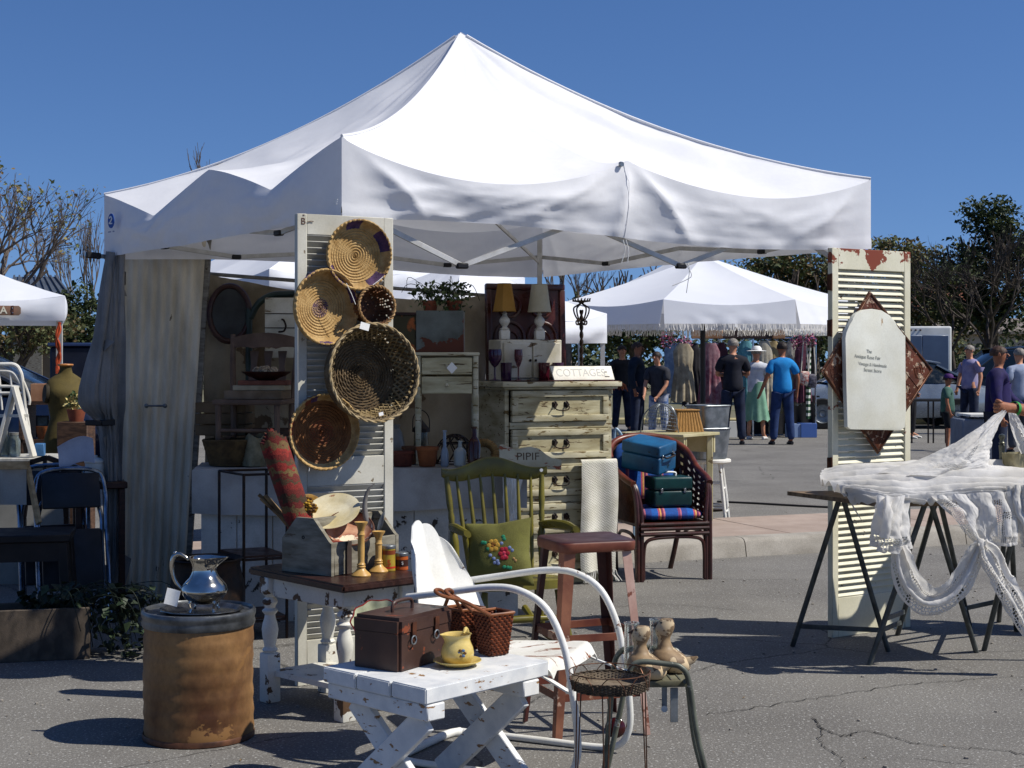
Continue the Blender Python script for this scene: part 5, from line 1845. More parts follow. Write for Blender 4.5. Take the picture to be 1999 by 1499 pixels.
for s in (-1, 1):
    bm = BM()
    box(bm, FR(cbx, CY), .2, .016, .23, .004, o=(s * .105, -.108, .135))
    d_ = P('door', bm, WW, cab)
    bm = BM()
    ball(bm, FR(cbx, CY) @ Matrix.Translation((s * .02, -.124, .135)), .009, u=10, v=8)
    P('knob', bm, IRON, d_)
def lamp(px, d, shade, label, hsh, r0, r1, n):
    o = CHP(px, d, CZ + .272)
    root = T('table_lamp', label, 'lamp', o, 'lamps on the white cabinet')
    bm = BM()
    box(bm, FR(o, 12), .062, .062, .062, .005, o=(0, 0, .0315))
    P('block', bm, WHITEP, root)
    bm = BM()
    lathe(bm, FR(o), [(0, .063), (.03, .063), (.034, .07), (.022, .078), (.016, .086), (.026, .1), (.036, .118), (.034, .135), (.02, .152), (.013, .165), (.019, .172), (.011, .18), (.008, .2), (0, .2)], 20)
    P('base', bm, mat('white lamp wood', '#cfccc2', .4, var='#b5b1a3', vs=12, chip='#6d5b45', cs=18, ct=.68), root)
    bm = BM()
    lathe(bm, FR(o, 20), [(r1, .185), (r0, .185 + hsh)], n)
    thick(bm, .002)
    P('lamp_shade', bm, shade, root, ang=20)
    bm = BM()
    for z, r in ((.187, r1), (.185 + hsh - .002, r0)):
        tube(bm, [FR(o, 20) @ V((r * math.cos(a * 2 * PI / n), r * math.sin(a * 2 * PI / n), z)) for a in range(n)], .0025, 5, closed=True)
    P('shade_trim', bm, shade, root)
lamp(985, .29, mat('amber parchment', '#b98c44', .8, var='#a2782f', vs=6, trans=.3), 'amber six sided table lamp on a white block atop the small cabinet', .185, .048, .08, 6)
lamp(1053, .29, mat('cream linen', '#cfcbb8', .85, var='#bcb7a1', vs=8, trans=.3), 'cream round shaded table lamp on a white block atop the small cabinet', .185, .052, .078, 28)
cpo = CHP(1028, .425, CZ + .001)
cp = T('carved_relief', 'dark red carved wooden door panel standing behind the two lamps', 'carved relief', cpo)
DW = mat('dark red carved wood', '#4a1f1a', .32, var='#34130f', vs=8, spec=.6)
CPM = FR(cpo, 18, -3)
bm = BM()
box(bm, CPM, .56, .02, .64, .004, o=(0, .012, .325))
P('board', bm, DW, cp)
bm = BM()
for sx, sz, ox, oz in ((.56, .04, 0, .63), (.56, .04, 0, .02), (.04, .57, .26, .325), (.04, .57, -.26, .325)):
    box(bm, CPM, sx, .03, sz, .008, 2, o=(ox, -.004, oz))
P('frame', bm, DW, cp)
for x0 in (.115, -.115):
    bm = BM()
    def arc(cx, cz, r, a0, a1, n=16):
        return [CPM @ V((cx + r * math.cos(R(a0 + (a1 - a0) * k / n)), -.006, cz + r * math.sin(R(a0 + (a1 - a0) * k / n)))) for k in range(n + 1)]
    tube(bm, arc(x0, .5, .075, 0, 360)[:-1], .011, 8, closed=True)
    tube(bm, arc(x0, .5, .04, 0, 360)[:-1], .009, 8, closed=True)
    tube(bm, [CPM @ V((x0 - .1, -.006, .06))] + arc(x0, .29, .1, 180, 0) + [CPM @ V((x0 + .1, -.006, .06))], .012, 8)
    tube(bm, [CPM @ V((x0 - .06, -.006, .06))] + arc(x0, .27, .06, 180, 0) + [CPM @ V((x0 + .06, -.006, .06))], .008, 8)
    for a in range(4):
        ball(bm, CPM @ Matrix.Translation((x0 + .02 * math.cos(a * PI / 2), -.006, .5 + .02 * math.sin(a * PI / 2))), .012, .008, .012, 8, 6)
    P('tracery', bm, DW, cp)
cso = CHP(1135, .3, CZ + .001)
cs_ = T('iron_candle_stand', 'twisted black wrought iron candle stand on the right of the carved panel', 'candle stand', cso)
cs_['label'] = 'twisted black wrought iron candle stand beside the carved panel on the chest'
bm = BM()
for s in range(2):
    tube(bm, [cso + V((.007 * math.cos(k * .5 + s * PI), .007 * math.sin(k * .5 + s * PI), .04 + k * .0085)) for k in range(52)], .0075, 7)
P('stem', bm, IRON, cs_)
for k in range(4):
    a = k * PI / 2 + .5
    q = lambda r, z: cso + V((r * math.cos(a), r * math.sin(a), z))
    bm = BM()
    tube(bm, curve([q(.005, .4), q(.03, .41), (q(.055, .45)), q(.06, .485), q(.04, .5), q(.012, .515)], 5), .0055, 6)
    P('scroll', bm, IRON, cs_)
    bm = BM()
    tube(bm, curve([q(.006, .39), q(.03, .375), q(.042, .385), q(.04, .4), q(.03, .398)], 5), .0055, 6)
    P('scroll', bm, IRON, cs_)
    bm = BM()
    tube(bm, curve([q(.005, .07), q(.03, .06), q(.05, .03), q(.065, .005), q(.075, .006), q(.07, .02)], 5), .006, 6)
    P('foot', bm, IRON, cs_)
bm = BM()
lathe(bm, FR(cso), [(0, .515), (.012, .515), (.02, .525), (.06, .53), (.062, .538), (.05, .536), (0, .534)], 24)
P('cup', bm, IRON, cs_)
bm = BM()
for k in range(16):
    a = k * PI / 8
    tube(bm, [cso + V((.055 * math.cos(a), .055 * math.sin(a), .534)), cso + V((.062 * math.cos(a), .062 * math.sin(a), .553))], .003, 5)
P('crown_rim', bm, IRON, cs_)
PUR = mat('purple glass', '#4d2a52', .08, transm=.55, fine=0, spec=.6)
RUBY = mat('ruby glass', '#6b2436', .08, transm=.55, fine=0, spec=.6)
def goblet(px, d, h, r, m, label, group=None):
    o = CHP(px, d, CZ + .0075)
    root = T('goblet', label, 'goblet', o, group)
    bm = BM()
    lathe(bm, FR(o), [(0, 0), (r * .8, 0), (r * .8, .004), (r * .2, .01), (.005, .02), (.005, h * .42), (r * .5, h * .5), (r * .95, h * .68), (r, h * .82), (r * .92, h), (r * .88, h), (r * .9, h * .82), (r * .85, h * .68), (.0, h * .5)], 22)
    P('glass', bm, m, root)
goblet(966, .1, .2, .045, PUR, 'large purple glass goblet standing beyond the end of the white sign')
goblet(1012, .12, .2, .028, mat('pink glass', '#8d5a64', .06, transm=.7, fine=0), 'slim pink glass goblet in front of the small cabinet')
for px, m, lb in ((1062, RUBY, 'ruby glass tumbler behind the faint sign, under the cream lamp'), (1089, PUR, 'purple glass tumbler behind the faint sign, next to the ruby one'), (988, PUR, 'dark purple tumbler between the big goblet and the slim one')):
    o = CHP(px, .14, CZ + .0015)
    bm = BM()
    lathe(bm, FR(o), [(0, 0), (.03, 0), (.032, .004), (.037, .12), (.035, .12), (.03, .008), (0, .008)], 22, rfun=lambda a, j, k: .0012 * math.cos(11 * a))
    S('tumbler', bm, m, lb, 'tumbler', o)
lp_ = T('letter_plank', 'cream shaped plank with scratched letters lying on the end of the counter', 'plank sign', W(1035, 915, 8.66))
PM = FR(V((W(1036, 915, 8.62).x, 8.62, CT + .009)), 4, -14)
bm = BM()
prism(bm, PM, [(-.175, 0), (.17, -.012), (.172, .045), (.12, .05), (.09, .07), (.05, .105), (0, .118), (-.05, .112), (-.085, .098), (-.115, .115), (-.15, .13), (-.172, .13)], .016, .002)
P('board', bm, mat('cream plank', '#c5bda2', .6, var='#aaa184', vs=6, chip='#8a4a30', cs=9, ct=.64, cst=(1, 1, 3)), lp_)
text('lettering', 'PIPIF', PM @ Matrix.Translation((-.015, -.0085, .06)), .06, mat('scratched brown', '#5c4a37', .8), lp_, .0004, sx=1.1)
tray = V((W(965, 893, 8.72)))
bm = BM()
box(bm, FR(V((tray.x, tray.y, CT + .04)), 6), .2, .16, .03, .003)
S('wooden_tray', bm, OLDWOOD, 'flat brown wooden tray with contents behind the letter plank', 'tray', V((tray.x, tray.y, CT + .025)))
bpy.data.objects['wooden_tray']['label'] = 'flat brown wooden tray on the counter behind the rocking chair'

# ------------------------------------------------------------------ nightstand and small wares on the counter
no = L(872, 9.03, CT + .008)
ns = T('nightstand', 'small cream two drawer nightstand on tapered legs standing on the counter', 'nightstand', no)
NM = FR(no, 3)
bm = BM()
box(bm, NM, .375, .29, .018, .004, o=(0, 0, .634))
P('top', bm, CREAM, ns)
bm = BM()
for s in (-1, 1):
    box(bm, NM, .014, .24, .22, o=(s * .155, .005, .512))
box(bm, NM, .296, .012, .22, o=(0, .119, .512))
P('case', bm, CREAM, ns)
for z in (.565, .455):
    bm = BM()
    box(bm, NM, .29, .02, .098, .003, o=(0, -.122, z))
    d_ = P('drawer', bm, RECS, ns)
    bm = BM()
    ball(bm, NM @ Matrix.Translation((0, -.142, z)), .011, u=10, v=8)
    P('knob', bm, CREAM, d_)
for sx in (-1, 1):
    for sy in (-1, 1):
        bm = BM()
        tube(bm, [NM @ V((sx * .165, sy * .122, z)) for z in (.622, .4, .398, .2, .02, 0)], [.016, .016, .019, .017, .012, .013], 10)
        P('leg', bm, CREAM, ns)
q = W(882, 718, 8.86)
bm = BM()
prism(bm, FR(q, 4), [(-.03, 0), (0, -.034), (.032, 0), (0, .034)], .001)
S('price_tag', bm, PAPER, 'diamond turned price tag hanging from the nightstand drawer knob', 'price tag', q)
po_ = L(860, 9.05, CT + .008 + .644)
PT = mat('rust stained tin', '#6b706c', .5, metal=.4, var='#4e514c', vs=5, chip='#5a3224', cs=5, ct=.58, cg=(2, .12, .0, .12))
pl = T('tin_planter', 'rust stained grey tin planter box with a leafy plant, on the nightstand', 'planter', po_)
bm = BM()
for a in range(4):
    q = FR(po_) @ Matrix.Rotation(a * PI / 2, 4, 'Z')
    w, d_ = (.135, .085) if a % 2 == 0 else (.085, .135)
    box(bm, q, w * 2 + (.004 if a % 2 == 0 else -.004), .006, .24, .002, o=(0, -d_, .121))
box(bm, FR(po_), .26, .16, .01, o=(0, 0, .006))
P('box', bm, PT, pl)
bm = BM()
box(bm, FR(po_), .255, .155, .03, o=(0, 0, .2))
P('soil', bm, mat('soil', '#2e241b', .95, bump=.6, bs=50), pl)
LEAFS = [mat('leaf mid green', '#4d6038', .6, var='#3c4d2c', vs=20, trans=.2), mat('leaf pale green', '#75835a', .6, var='#5f6e45', vs=20, trans=.2), mat('leaf dark green', '#2e3d24', .6, var='#24321c', vs=20, trans=.2)]
def leaves(bm, cen, rad, n, size, rg, mats=3, shape=1.0, low=-1, droop=0):
    for k in range(n):
        while True:
            p = V((rg.uniform(-1, 1), rg.uniform(-1, 1), rg.uniform(low, 1)))
            if p.length < 1:
                break
        p = V((cen[0] + p.x * rad[0], cen[1] + p.y * rad[1], cen[2] + p.z * rad[2]))
        s = size * rg.uniform(.6, 1.35)
        e = Euler((rg.uniform(-1, 1), rg.uniform(-1, 1), rg.uniform(0, 6.3))).to_matrix()
        pts = [(-.5, 0, 0), (-.12, .3 * shape, .05), (.5, 0, -.1 - droop), (-.12, -.3 * shape, .05)]
        f = bm.faces.new([bm.verts.new(p + e @ (V(q) * s)) for q in pts])
        f.material_index = rg.randrange(mats)
rg = random.Random(11)
fp = T('leafy_plant', 'leafy green plant in clay pots on top of the tin planter', 'plant', po_ + V((0, 0, .22)))
for dx, s in ((-.06, 1), (.08, 1.1)):
    o = po_ + V((dx, 0, .2155))
    bm = BM()
    lathe(bm, FR(o), [(0, 0), (.032, 0), (.044, .07), (.05, .07), (.05, .085), (.044, .085), (.04, .07), (0, .065)], 20)
    P('clay_pot', bm, mat('terracotta', '#8d4c34', .8, var='#6d3a28', vs=9), fp)
bm = BM()
for k in range(16):
    a = po_ + V((-.06 if k % 2 else .08, 0, .29))
    b = a + V((jit(.14), jit(.08), .05 + rg.random() * .1))
    tube(bm, curve([a, a.lerp(b, .5) + V((0, 0, .04)), b, b + V((jit(.04), jit(.03), -.04 - rg.random() * .08))], 3), .002, 4)
P('stems', bm, LEAFS[2], fp)
bm = BM()
leaves(bm, po_ + V((-.05, 0, .345)), (.13, .1, .065), 190, .034, rg)
leaves(bm, po_ + V((.09, 0, .345)), (.11, .1, .075), 170, .034, rg)
leaves(bm, po_ + V((.0, -.06, .27)), (.19, .06, .06), 80, .03, rg, droop=.2)
P('foliage', bm, LEAFS, fp, ang=0, recalc=False)
fr = T('picture_frame', 'dark framed picture with orange fruit behind the big wicker basket, on the backdrop', 'picture', W(790, 650, 9.9))
q = FR(W(788, 652, 9.95), 18)
bm = BM()
for sx, sz, ox, oz in ((.2, .02, 0, .13), (.2, .02, 0, -.13), (.02, .24, .09, 0), (.02, .24, -.09, 0)):
    box(bm, q, sx, .02, sz, .003, o=(ox, 0, oz))
P('frame', bm, DARKWOOD, fr)
bm = BM()
box(bm, q, .17, .006, .25, o=(0, .004, 0))
P('picture', bm, mat('still life paint', '#3d3a26', .6, var='#a0582c', vs=9, vr=(.55, .62)), fr)
# iron lattice ball, wreath, bottles, baskets
ib = L(888, 8.98, CT + .008)
lb = T('iron_basket', 'black iron lattice basket upside down on the counter behind the bottles', 'iron basket', ib)
bm = BM()
for k in range(10):
    a = k * PI / 5
    for sgn in (1, -1):
        tube(bm, [ib + V((.125 * math.cos(a + sgn * t * 1.1) * math.cos(t * 1.45), .11 * math.sin(a + sgn * t * 1.1) * math.cos(t * 1.45), .17 * math.sin(t * 1.45))) for t in [i / 10 for i in range(11)]], .004, 5)
for r, z in ((.125, .004), (.09, .118), (.05, .157)):
    tube(bm, [ib + V((r * math.cos(a * PI / 14), r * .88 * math.sin(a * PI / 14), z)) for a in range(28)], .0045, 5, closed=True)
P('lattice', bm, IRON, lb)
def wreath(px, py, d, r, r2, m, label):
    o = W(px, py, d)
    bm = BM()
    M = axis_frame(o, (-.15, -1, .25))
    def fn(u, v):
        a, b = 2 * PI * u, 2 * PI * v
        rr = r + (r2 + .004 * math.sin(a * 34 + b)) * math.cos(b)
        return M @ V((rr * math.cos(a), rr * math.sin(a), r2 * math.sin(b)))
    g = surf(bm, fn, 120, 10)
    bmesh.ops.remove_doubles(bm, verts=bm.verts, dist=.0008)
    S('straw_wreath', bm, m, label, 'wreath', o - V((0, 0, r + r2)))
wreath(943, 888, 8.93, .072, .024, mat('plaited straw', '#8f6f3d', .85, var='#6b4f28', vs=20, bump=.5, bs=150), 'plaited straw wreath leaning behind the brown bottle')
def bottle(px, d, r, h, nk, m, label, sh=.55):
    o = L(px, d, CT + .008)
    bm = BM()
    lathe(bm, FR(o), [(0, .004), (r * .8, 0), (r, .006), (r, h * sh), (r * .8, h * (sh + .1)), (nk, h * (sh + .2)), (nk * .9, h * .95), (nk * 1.25, h * .955), (nk * 1.25, h), (nk * .8, h), (nk * .75, h * .9), (nk * .7, h * (sh + .2)), (r * .7, h * (sh + .06)), (r - .004, h * sh - .01), (r - .004, .012), (0, .012)], 22)
    S('bottle', bm, m, label, 'bottle', o, 'bottles on the counter')
bottle(868, 8.72, .023, .205, .0095, mat('pale blue glass', '#aebccb', .1, transm=.6, fine=0), 'tall narrow pale blue bottle on the counter', .35)
bottle(898, 8.74, .036, .145, .012, mat('milky glass', '#c3c9c4', .12, transm=.55, fine=0), 'squat milky clear bottle in the middle of the bottle row')
bottle(926, 8.72, .035, .225, .0135, mat('brown glass', '#4a2013', .1, transm=.4, fine=0), 'tall brown bottle nearest the straw wreath')
def pot(px, d, r0, r1, h, z, m, label, nm='clay_pot', cat='pot', group=None):
    o = L(px, d, z)
    bm = BM()
    lathe(bm, FR(o), [(0, 0), (r0, 0), (r1, h * .82), (r1 + .006, h * .83), (r1 + .006, h), (r1 - .002, h), (r0 - .004, .01), (0, .01)], 26)
    S(nm, bm, m, label, cat, o, group)
pot(834, 8.75, .045, .06, .11, CT + .008, mat('orange clay', '#8f5128', .8, var='#6f3d1e', vs=8), 'orange clay pot on the counter beside the pale blue bottle')
pot(786, 8.75, .05, .062, .085, CT + .008, mat('dark red clay', '#6a3322', .8, var='#4e2418', vs=8), 'dark red bowl shaped pot at the edge of the tall shutter', 'clay_bowl', 'bowl')
pot(806, 8.98, .05, .06, .1, CT + .008, BROWNW, 'brown wicker pot cover behind the orange clay pot', 'wicker_pot', 'pot')

# ------------------------------------------------------------------ left half of the counter
cho = L(498, 8.92, CT + .008)
CHM = FR(cho, -6)
wc_ = T('wooden_chair', 'small brown wooden chair with a shaped top rail, standing on the counter', 'chair', cho)
CHW = mat('dull brown chair wood', '#6d5746', .55, var='#544032', vs=6)
bm = BM()
box(bm, CHM, .40, .36, .03, .008, 2, o=(0, 0, .36))
P('seat', bm, CHW, wc_)
for s in (-1, 1):
    bm = BM()
    tube(bm, [CHM @ V((s * x, y, z)) for x, y, z in ((.17, .16, 0), (.175, .165, .36), (.19, .2, .56), (.195, .225, .75))], [.017, .019, .018, .014], 8)
    P('back_post', bm, CHW, wc_)
    bm = BM()
    tube(bm, [CHM @ V((s * .17, -.155, z)) for z in (0, .1, .2, .345)], [.013, .018, .015, .019], 8)
    P('leg', bm, CHW, wc_)
    bm = BM()
    tube(bm, [CHM @ V((s * .17, -.155, .15)), CHM @ V((s * .17, .16, .15))], .01, 8)
    P('stretcher', bm, CHW, wc_)
bm = BM()
tube(bm, [CHM @ V((-.17, -.155, .2)), CHM @ V((.17, -.155, .2))], .011, 8)
P('stretcher', bm, CHW, wc_)
bm = BM()
xs = [k / 12 for k in range(13)]
up = [((x * 2 - 1) * .2, .73 + .03 * math.sin(PI * x)) for x in xs]
dn = [((x * 2 - 1) * .2, .665 + .014 * abs(math.sin(PI * x * 3))) for x in xs]
prism(bm, CHM @ Matrix.Translation((0, .215, 0)), dn + up[::-1], .02, .003)
P('crest_rail', bm, CHW, wc_)
for x in (-.085, 0, .085):
    bm = BM()
    prism(bm, CHM @ Matrix.Translation((x, .195, 0)) @ Matrix.Rotation(R(-9), 4, 'X'), [(-.022, .40), (.022, .40), (.028, .5), (.016, .57), (.026, .66), (-.026, .66), (-.016, .57), (-.028, .5)], .012)
    P('splat', bm, CHW, wc_)
bm = BM()
bar(bm, CHM @ V((-.18, .185, .43)), CHM @ V((.18, .185, .43)), .016, .03)
P('lower_rail', bm, CHW, wc_)
sz = cho.z + .3755
for k, (w, d_, h, dx, m, lb) in enumerate(((.34, .2, .05, .02, mat('faded book brown', '#7d6a55', .8, var='#66543f', vs=9), 'long flat faded brown box at the bottom of the stack on the small chair'), (.3, .18, .03, .045, mat('pale book', '#a3967d', .8, var='#8a7d63', vs=9), 'pale flat box in the middle of the stack on the small chair'), (.28, .17, .028, .06, mat('red brown book', '#7c4a38', .75, var='#5f3528', vs=9), 'red brown flat box on top of the stack on the small chair'))):
    bm = BM()
    box(bm, FR(V((cho.x + dx, cho.y - .03, sz + h / 2)), -6 + 3 * k), w, d_, h - .001, .003)
    S('flat_box', bm, m, lb, 'box', V((cho.x + dx, cho.y - .03, sz)), 'flat boxes stacked on the small chair')
    sz += h
bo = V((cho.x + .07, cho.y - .03, sz))
bm = BM()
lathe(bm, FR(bo), [(0, 0), (.05, 0), (.1, .025), (.14, .05), (.145, .05), (.1, .02), (0, .008)], 30)
S('wooden_bowl', bm, DARKWOOD, 'dark wooden bowl of pine cones on the stacked boxes', 'bowl', bo)
for k in range(7):
    a = k * .9
    q = bo + V((.055 * math.cos(a) * (k > 0), .05 * math.sin(a) * (k > 0), .05 + .012 * (k == 0) + .004 * (k % 3)))
    bm = BM()
    M = FR(q, jit(180), jit(60))
    lathe(bm, M, [(0, -.026)] + [(.004 + .02 * math.sin(PI * (j + .5) / 9) + (.004 if j % 2 else 0), -.026 + j * .006) for j in range(9)] + [(0, .028)], 12, rfun=lambda a_, j, k_: .003 * math.cos(6 * a_ + j))
    S('pine_cone', bm, mat('pine cone', '#7c6a55', .8, var='#b3a48c', vs=40), 'brown pine cone lying in the dark wooden bowl', 'pine cone', q - V((0, 0, .02)), 'pine cones in the wooden bowl', ang=20)
bm = BM()
hq = W(560, 640, 9.3)
box(bm, FR(hq, 10), .26, .03, .36, .003)
dm = T('cupboard_door', 'white plank cupboard door with a black hook, behind the small chair', 'cupboard door', hq - V((0, 0, .18)))
P('planks', bm, WW, dm)
for k in (-1, 0, 1):
    bm = BM()
    box(bm, FR(hq, 10), .262, .005, .005, o=(0, -.0165, k * .085))
    P('plank_seam', bm, IRON, dm)
bm = BM()
tube(bm, curve([FR(hq, 10) @ V(q) for q in ((-.03, -.02, .05), (-.02, -.045, .045), (-.008, -.055, .01), (-.02, -.05, -.02), (-.05, -.035, -.025))], 5), .006, 6)
P('hook', bm, IRON, dm)
ah = T('metal_headboard', 'dark green arched metal tube headboard against the canvas backdrop', 'headboard', L(560, 9.42))
bm = BM()
pts = [W(487, 900, 9.40)] + [W(x, y, 9.42) for x, y in ((486, 650), (490, 620), (505, 592), (530, 577), (560, 574), (640, 574), (700, 576), (740, 590), (757, 620), (760, 650))] + [W(760, 900, 9.42)]
pts[0].z = pts[-1].z = 0.0
tube(bm, curve(pts, 5), .021, 10)
P('arch', bm, mat('dark green enamel', '#26342c', .4, var='#1c2822', vs=9), ah)
bm = BM()
tube(bm, [W(486, 760, 9.41), W(760, 760, 9.42)], .014, 8)
P('cross_tube', bm, mat('dark green enamel', '#26342c', .4), ah)
bko = L(448, 8.85, CT + .008)
bm = BM()
rr = lambda a, j, k: .004 * (1 if (j + k) % 2 else -1)
lathe(bm, FR(bko), [(0, 0), (.11, 0)] + [(.11 + .0035 * k, .012 * k) for k in range(1, 13)] + [(.145, .15)], 48, rfun=rr)
thick(bm, .003)
S('wicker_basket', bm, mat('dark tan wicker', '#66502f', .8, var='#4a3820', vs=25, fine=.4, fs=200), 'wide brown wicker basket on the counter below the small chair', 'basket', bko, ang=20)
so_ = L(497, 8.78, CT + .008)
bm = BM()
def sack(u, v):
    a = 2 * PI * u
    r = (.07 + .02 * math.sin(3 * a) * .4) * (1 - .35 * v ** 2) * (1 + .08 * fbm((math.cos(a) * 2, math.sin(a) * 2, v * 3)))
    return so_ + V((r * math.cos(a), r * .7 * math.sin(a), v * .17 + (.015 * math.sin(2 * a) if v == 1 else 0)))
g = surf(bm, sack, 30, 14, cu=True)
bm.faces.new([q[0] for q in g])
S('burlap_sack', bm, mat('burlap', '#8c8266', .95, var='#6f664c', vs=20, bump=.6, bs=150), 'pale burlap bag beside the wide wicker basket on the counter', 'bag', so_)
# iron rack in front of the counter
rk = T('iron_rack', 'thin black iron shelf rack standing before the chipped counter', 'rack', L(480, 8.15))
def rod(a, b, nm='post', r=.008):
    bm = BM()
    tube(bm, [a, b], r, 7)
    P(nm, bm, IRON, rk)
rc = [L(428, 8.3), L(476, 8.0), L(560, 8.1), L(520, 8.4)]
for q in rc:
    rod(q, q + V((0, 0, .86)))
for z in (.86, .42, .1):
    for i in range(4):
        rod(rc[i] + V((0, 0, z)), rc[(i + 1) % 4] + V((0, 0, z)), 'rail', .007)
for z in (.42, .1):
    bm = BM()
    bm.faces.new([bm.verts.new(q + V((0, 0, z + .008))) for q in rc])
    thick(bm, .012)
    P('shelf', bm, DARKWOOD, rk)
ko = L(405, 7.95)
kt = T('iron_cauldron', 'black round iron cauldron in the shade beside the iron rack', 'cauldron', ko)
bm = BM()
lathe(bm, FR(ko), [(0, .06), (.1, .065), (.165, .12), (.19, .22), (.185, .32), (.165, .4), (.17, .425), (.185, .435), (.18, .44), (.155, .42), (.17, .3), (.15, .14), (0, .09)], 36)
P('pot', bm, IRON, kt)
for k in range(3):
    a = k * 2.1 + .4
    bm = BM()
    tube(bm, [ko + V((.11 * math.cos(a), .11 * math.sin(a), .09)), ko + V((.13 * math.cos(a), .13 * math.sin(a), 0))], [.018, .012], 8)
    P('foot', bm, IRON, kt)

# more wares crowded into the shade of the stall
def crate(px, d, z, w, dp, h, yaw, m, label, nm='wooden_crate'):
    o = L(px, d, z)
    root = T(nm, label, 'crate', o, 'old crates inside the stall')
    M = FR(o, yaw)
    for a in range(4):
        q = M @ Matrix.Rotation(a * PI / 2, 4, 'Z')
        ww, dd = (w, dp) if a % 2 == 0 else (dp, w)
        for k in range(3):
            bm = BM()
            box(bm, q, ww - (.0 if a % 2 == 0 else .03), .014, h / 3 - .008, .002, o=(0, -dd / 2 + .007, h / 3 * (k + .5)))
            P('slat_board', bm, m, root)
    bm = BM()
    box(bm, M, w - .03, dp - .03, .012, o=(0, 0, .008))
    P('bottom_board', bm, m, root)
crate(545, 9.1, CT + .008, .34, .26, .2, 8, OLDWOOD, 'dark brown slatted crate under the white plank cupboard door')
crate(440, 9.22, CT + .16, .3, .22, .2, -5, mat('dull tan crate', '#6f5c43', .8, var='#54442f', vs=6), 'tan slatted crate behind the wide wicker basket')
mir = T('oval_mirror', 'dark framed oval mirror leaning on the stained canvas backdrop', 'mirror', W(452, 640, 9.42))
q = axis_frame(W(448, 612, 9.42), (.1, -1, .12))
bm = BM()
tube(bm, [q @ V((.12 * math.cos(a * PI / 20), .17 * math.sin(a * PI / 20), 0)) for a in range(40)], .018, 8, closed=True)
P('frame', bm, DARKWOOD, mir)
bm = BM()
lathe(bm, q, [(0, .002), (.115, .002), (.115, -.006), (0, -.006)], 40, sy=1.42)
P('glass', bm, mat('old mirror', '#3f3f3c', .55, metal=.5, var='#2c2b29', vs=6), mir)
ln_t = T('lantern', 'black tin lantern standing on the counter next to the nightstand leg', 'lantern', L(806, 9.2, CT + .008))
lo_ = L(822, 9.25, CT + .008)
ln_t.location = lo_
for z, r in ((0, .06), (.17, .05)):
    bm = BM()
    lathe(bm, FR(lo_), [(0, z), (r, z), (r, z + .02), (0, z + .02 + (.06 if z else 0))], 20)
    P('cap' if z else 'base', bm, IRON, ln_t)
bm = BM()
lathe(bm, FR(lo_), [(.042, .021), (.046, .09), (.042, .168)], 20)
P('globe', bm, mat('smoky glass', '#6d6a5c', .1, transm=.5, fine=0), ln_t)
bm = BM()
tube(bm, curve([lo_ + V((-.05, 0, .17)), lo_ + V((-.045, 0, .26)), lo_ + V((0, 0, .3)), lo_ + V((.045, 0, .26)), lo_ + V((.05, 0, .17))], 5), .003, 6)
P('handle', bm, IRON, ln_t)
for k, (px, d, h_, m, lb) in enumerate(((548, 9.06, .16, mat('brown stoneware', '#5b3c26', .3), 'brown stoneware crock in the dark crate under the cupboard door'), (765, 9.1, .22, mat('grey stoneware', '#77736a', .35), 'tall grey stoneware jug behind the red clay bowl'))):
    o = L(px, d, CT + (.024 if k == 0 else .008))
    bm = BM()
    lathe(bm, FR(o), [(0, 0), (.055, 0), (.07, .02), (.075, h_ * .5), (.06, h_ * .8), (.045, h_ * .9), (.05, h_), (.042, h_), (.05, h_ * .78), (0, .02)], 26)
    S('stoneware_jar', bm, m, lb, 'jar', o)
# ------------------------------------------------------------------ corrugated panel, grey drape and their clamps
cpn = T('corrugated_sheet', 'tall weathered off white corrugated sheet standing at the shaded tent corner', 'corrugated sheet', L(300, 9.3))
TL_, TR_, BR_, BL2 = W(236, 478, 9.3), W(402, 466, 9.42), L(357, 9.42), L(219, 9.3)
cn_ = (TR_ - TL_).cross(BL2 - TL_).normalized()
if cn_.y > 0:
    cn_ = -cn_
bm = BM()
def cor(u, v):
    p = TL_.lerp(TR_, u).lerp(BL2.lerp(BR_, u), v)
    return p + cn_ * (.009 * math.sin(u * 2 * PI * 8.5) * (.6 + .4 * min(1, v * 1.6)))
surf(bm, cor, 136, 30)
thick(bm, .003)
P('sheet', bm, mat('weathered off white metal', '#e2d8c2', .6, var='#bfb49d', vs=2.4, st=(3, 3, .8), chip='#6d5f4c', cs=6, ct=.75, cst=(3, 3, .7), cg=(2, .45, .0, .12)), cpn)
for a, b, w in ((TR_, BR_, .045), (TL_, BL2, .03)):
    bm = BM()
    bar(bm, a - cn_ * .03 + V((.015, 0, 0)), b - cn_ * .03 + V((.015, 0, .0)), .04, w, up=(1, 0, 0), bev=.003)
    P('frame_post', bm, GREYWOOD, cpn)
hq = W(304, 792, 9.26)
for k in (-1, 1):
    bm = BM()
    ball(bm, FR(hq + V((k * .055, .0, 0))), .014, .012, .014, 10, 8)
    P('handle_boss', bm, STEEL, cpn)
bm = BM()
tube(bm, [hq + V((-.055, -.005, 0)), hq + V((.055, -.005, 0))], .006, 8)
P('handle', bm, STEEL, cpn)
GCL = mat('grey canvas drape', '#8f8d8a', .95, var='#75736f', vs=3, bump=.3, bs=60, chip='#4c4a47', cs=6, ct=.7)
dr = T('canvas_drape', 'grey canvas drape gathered and clamped at the shaded tent corner', 'drape', L(195, 8.95))
bm = BM()
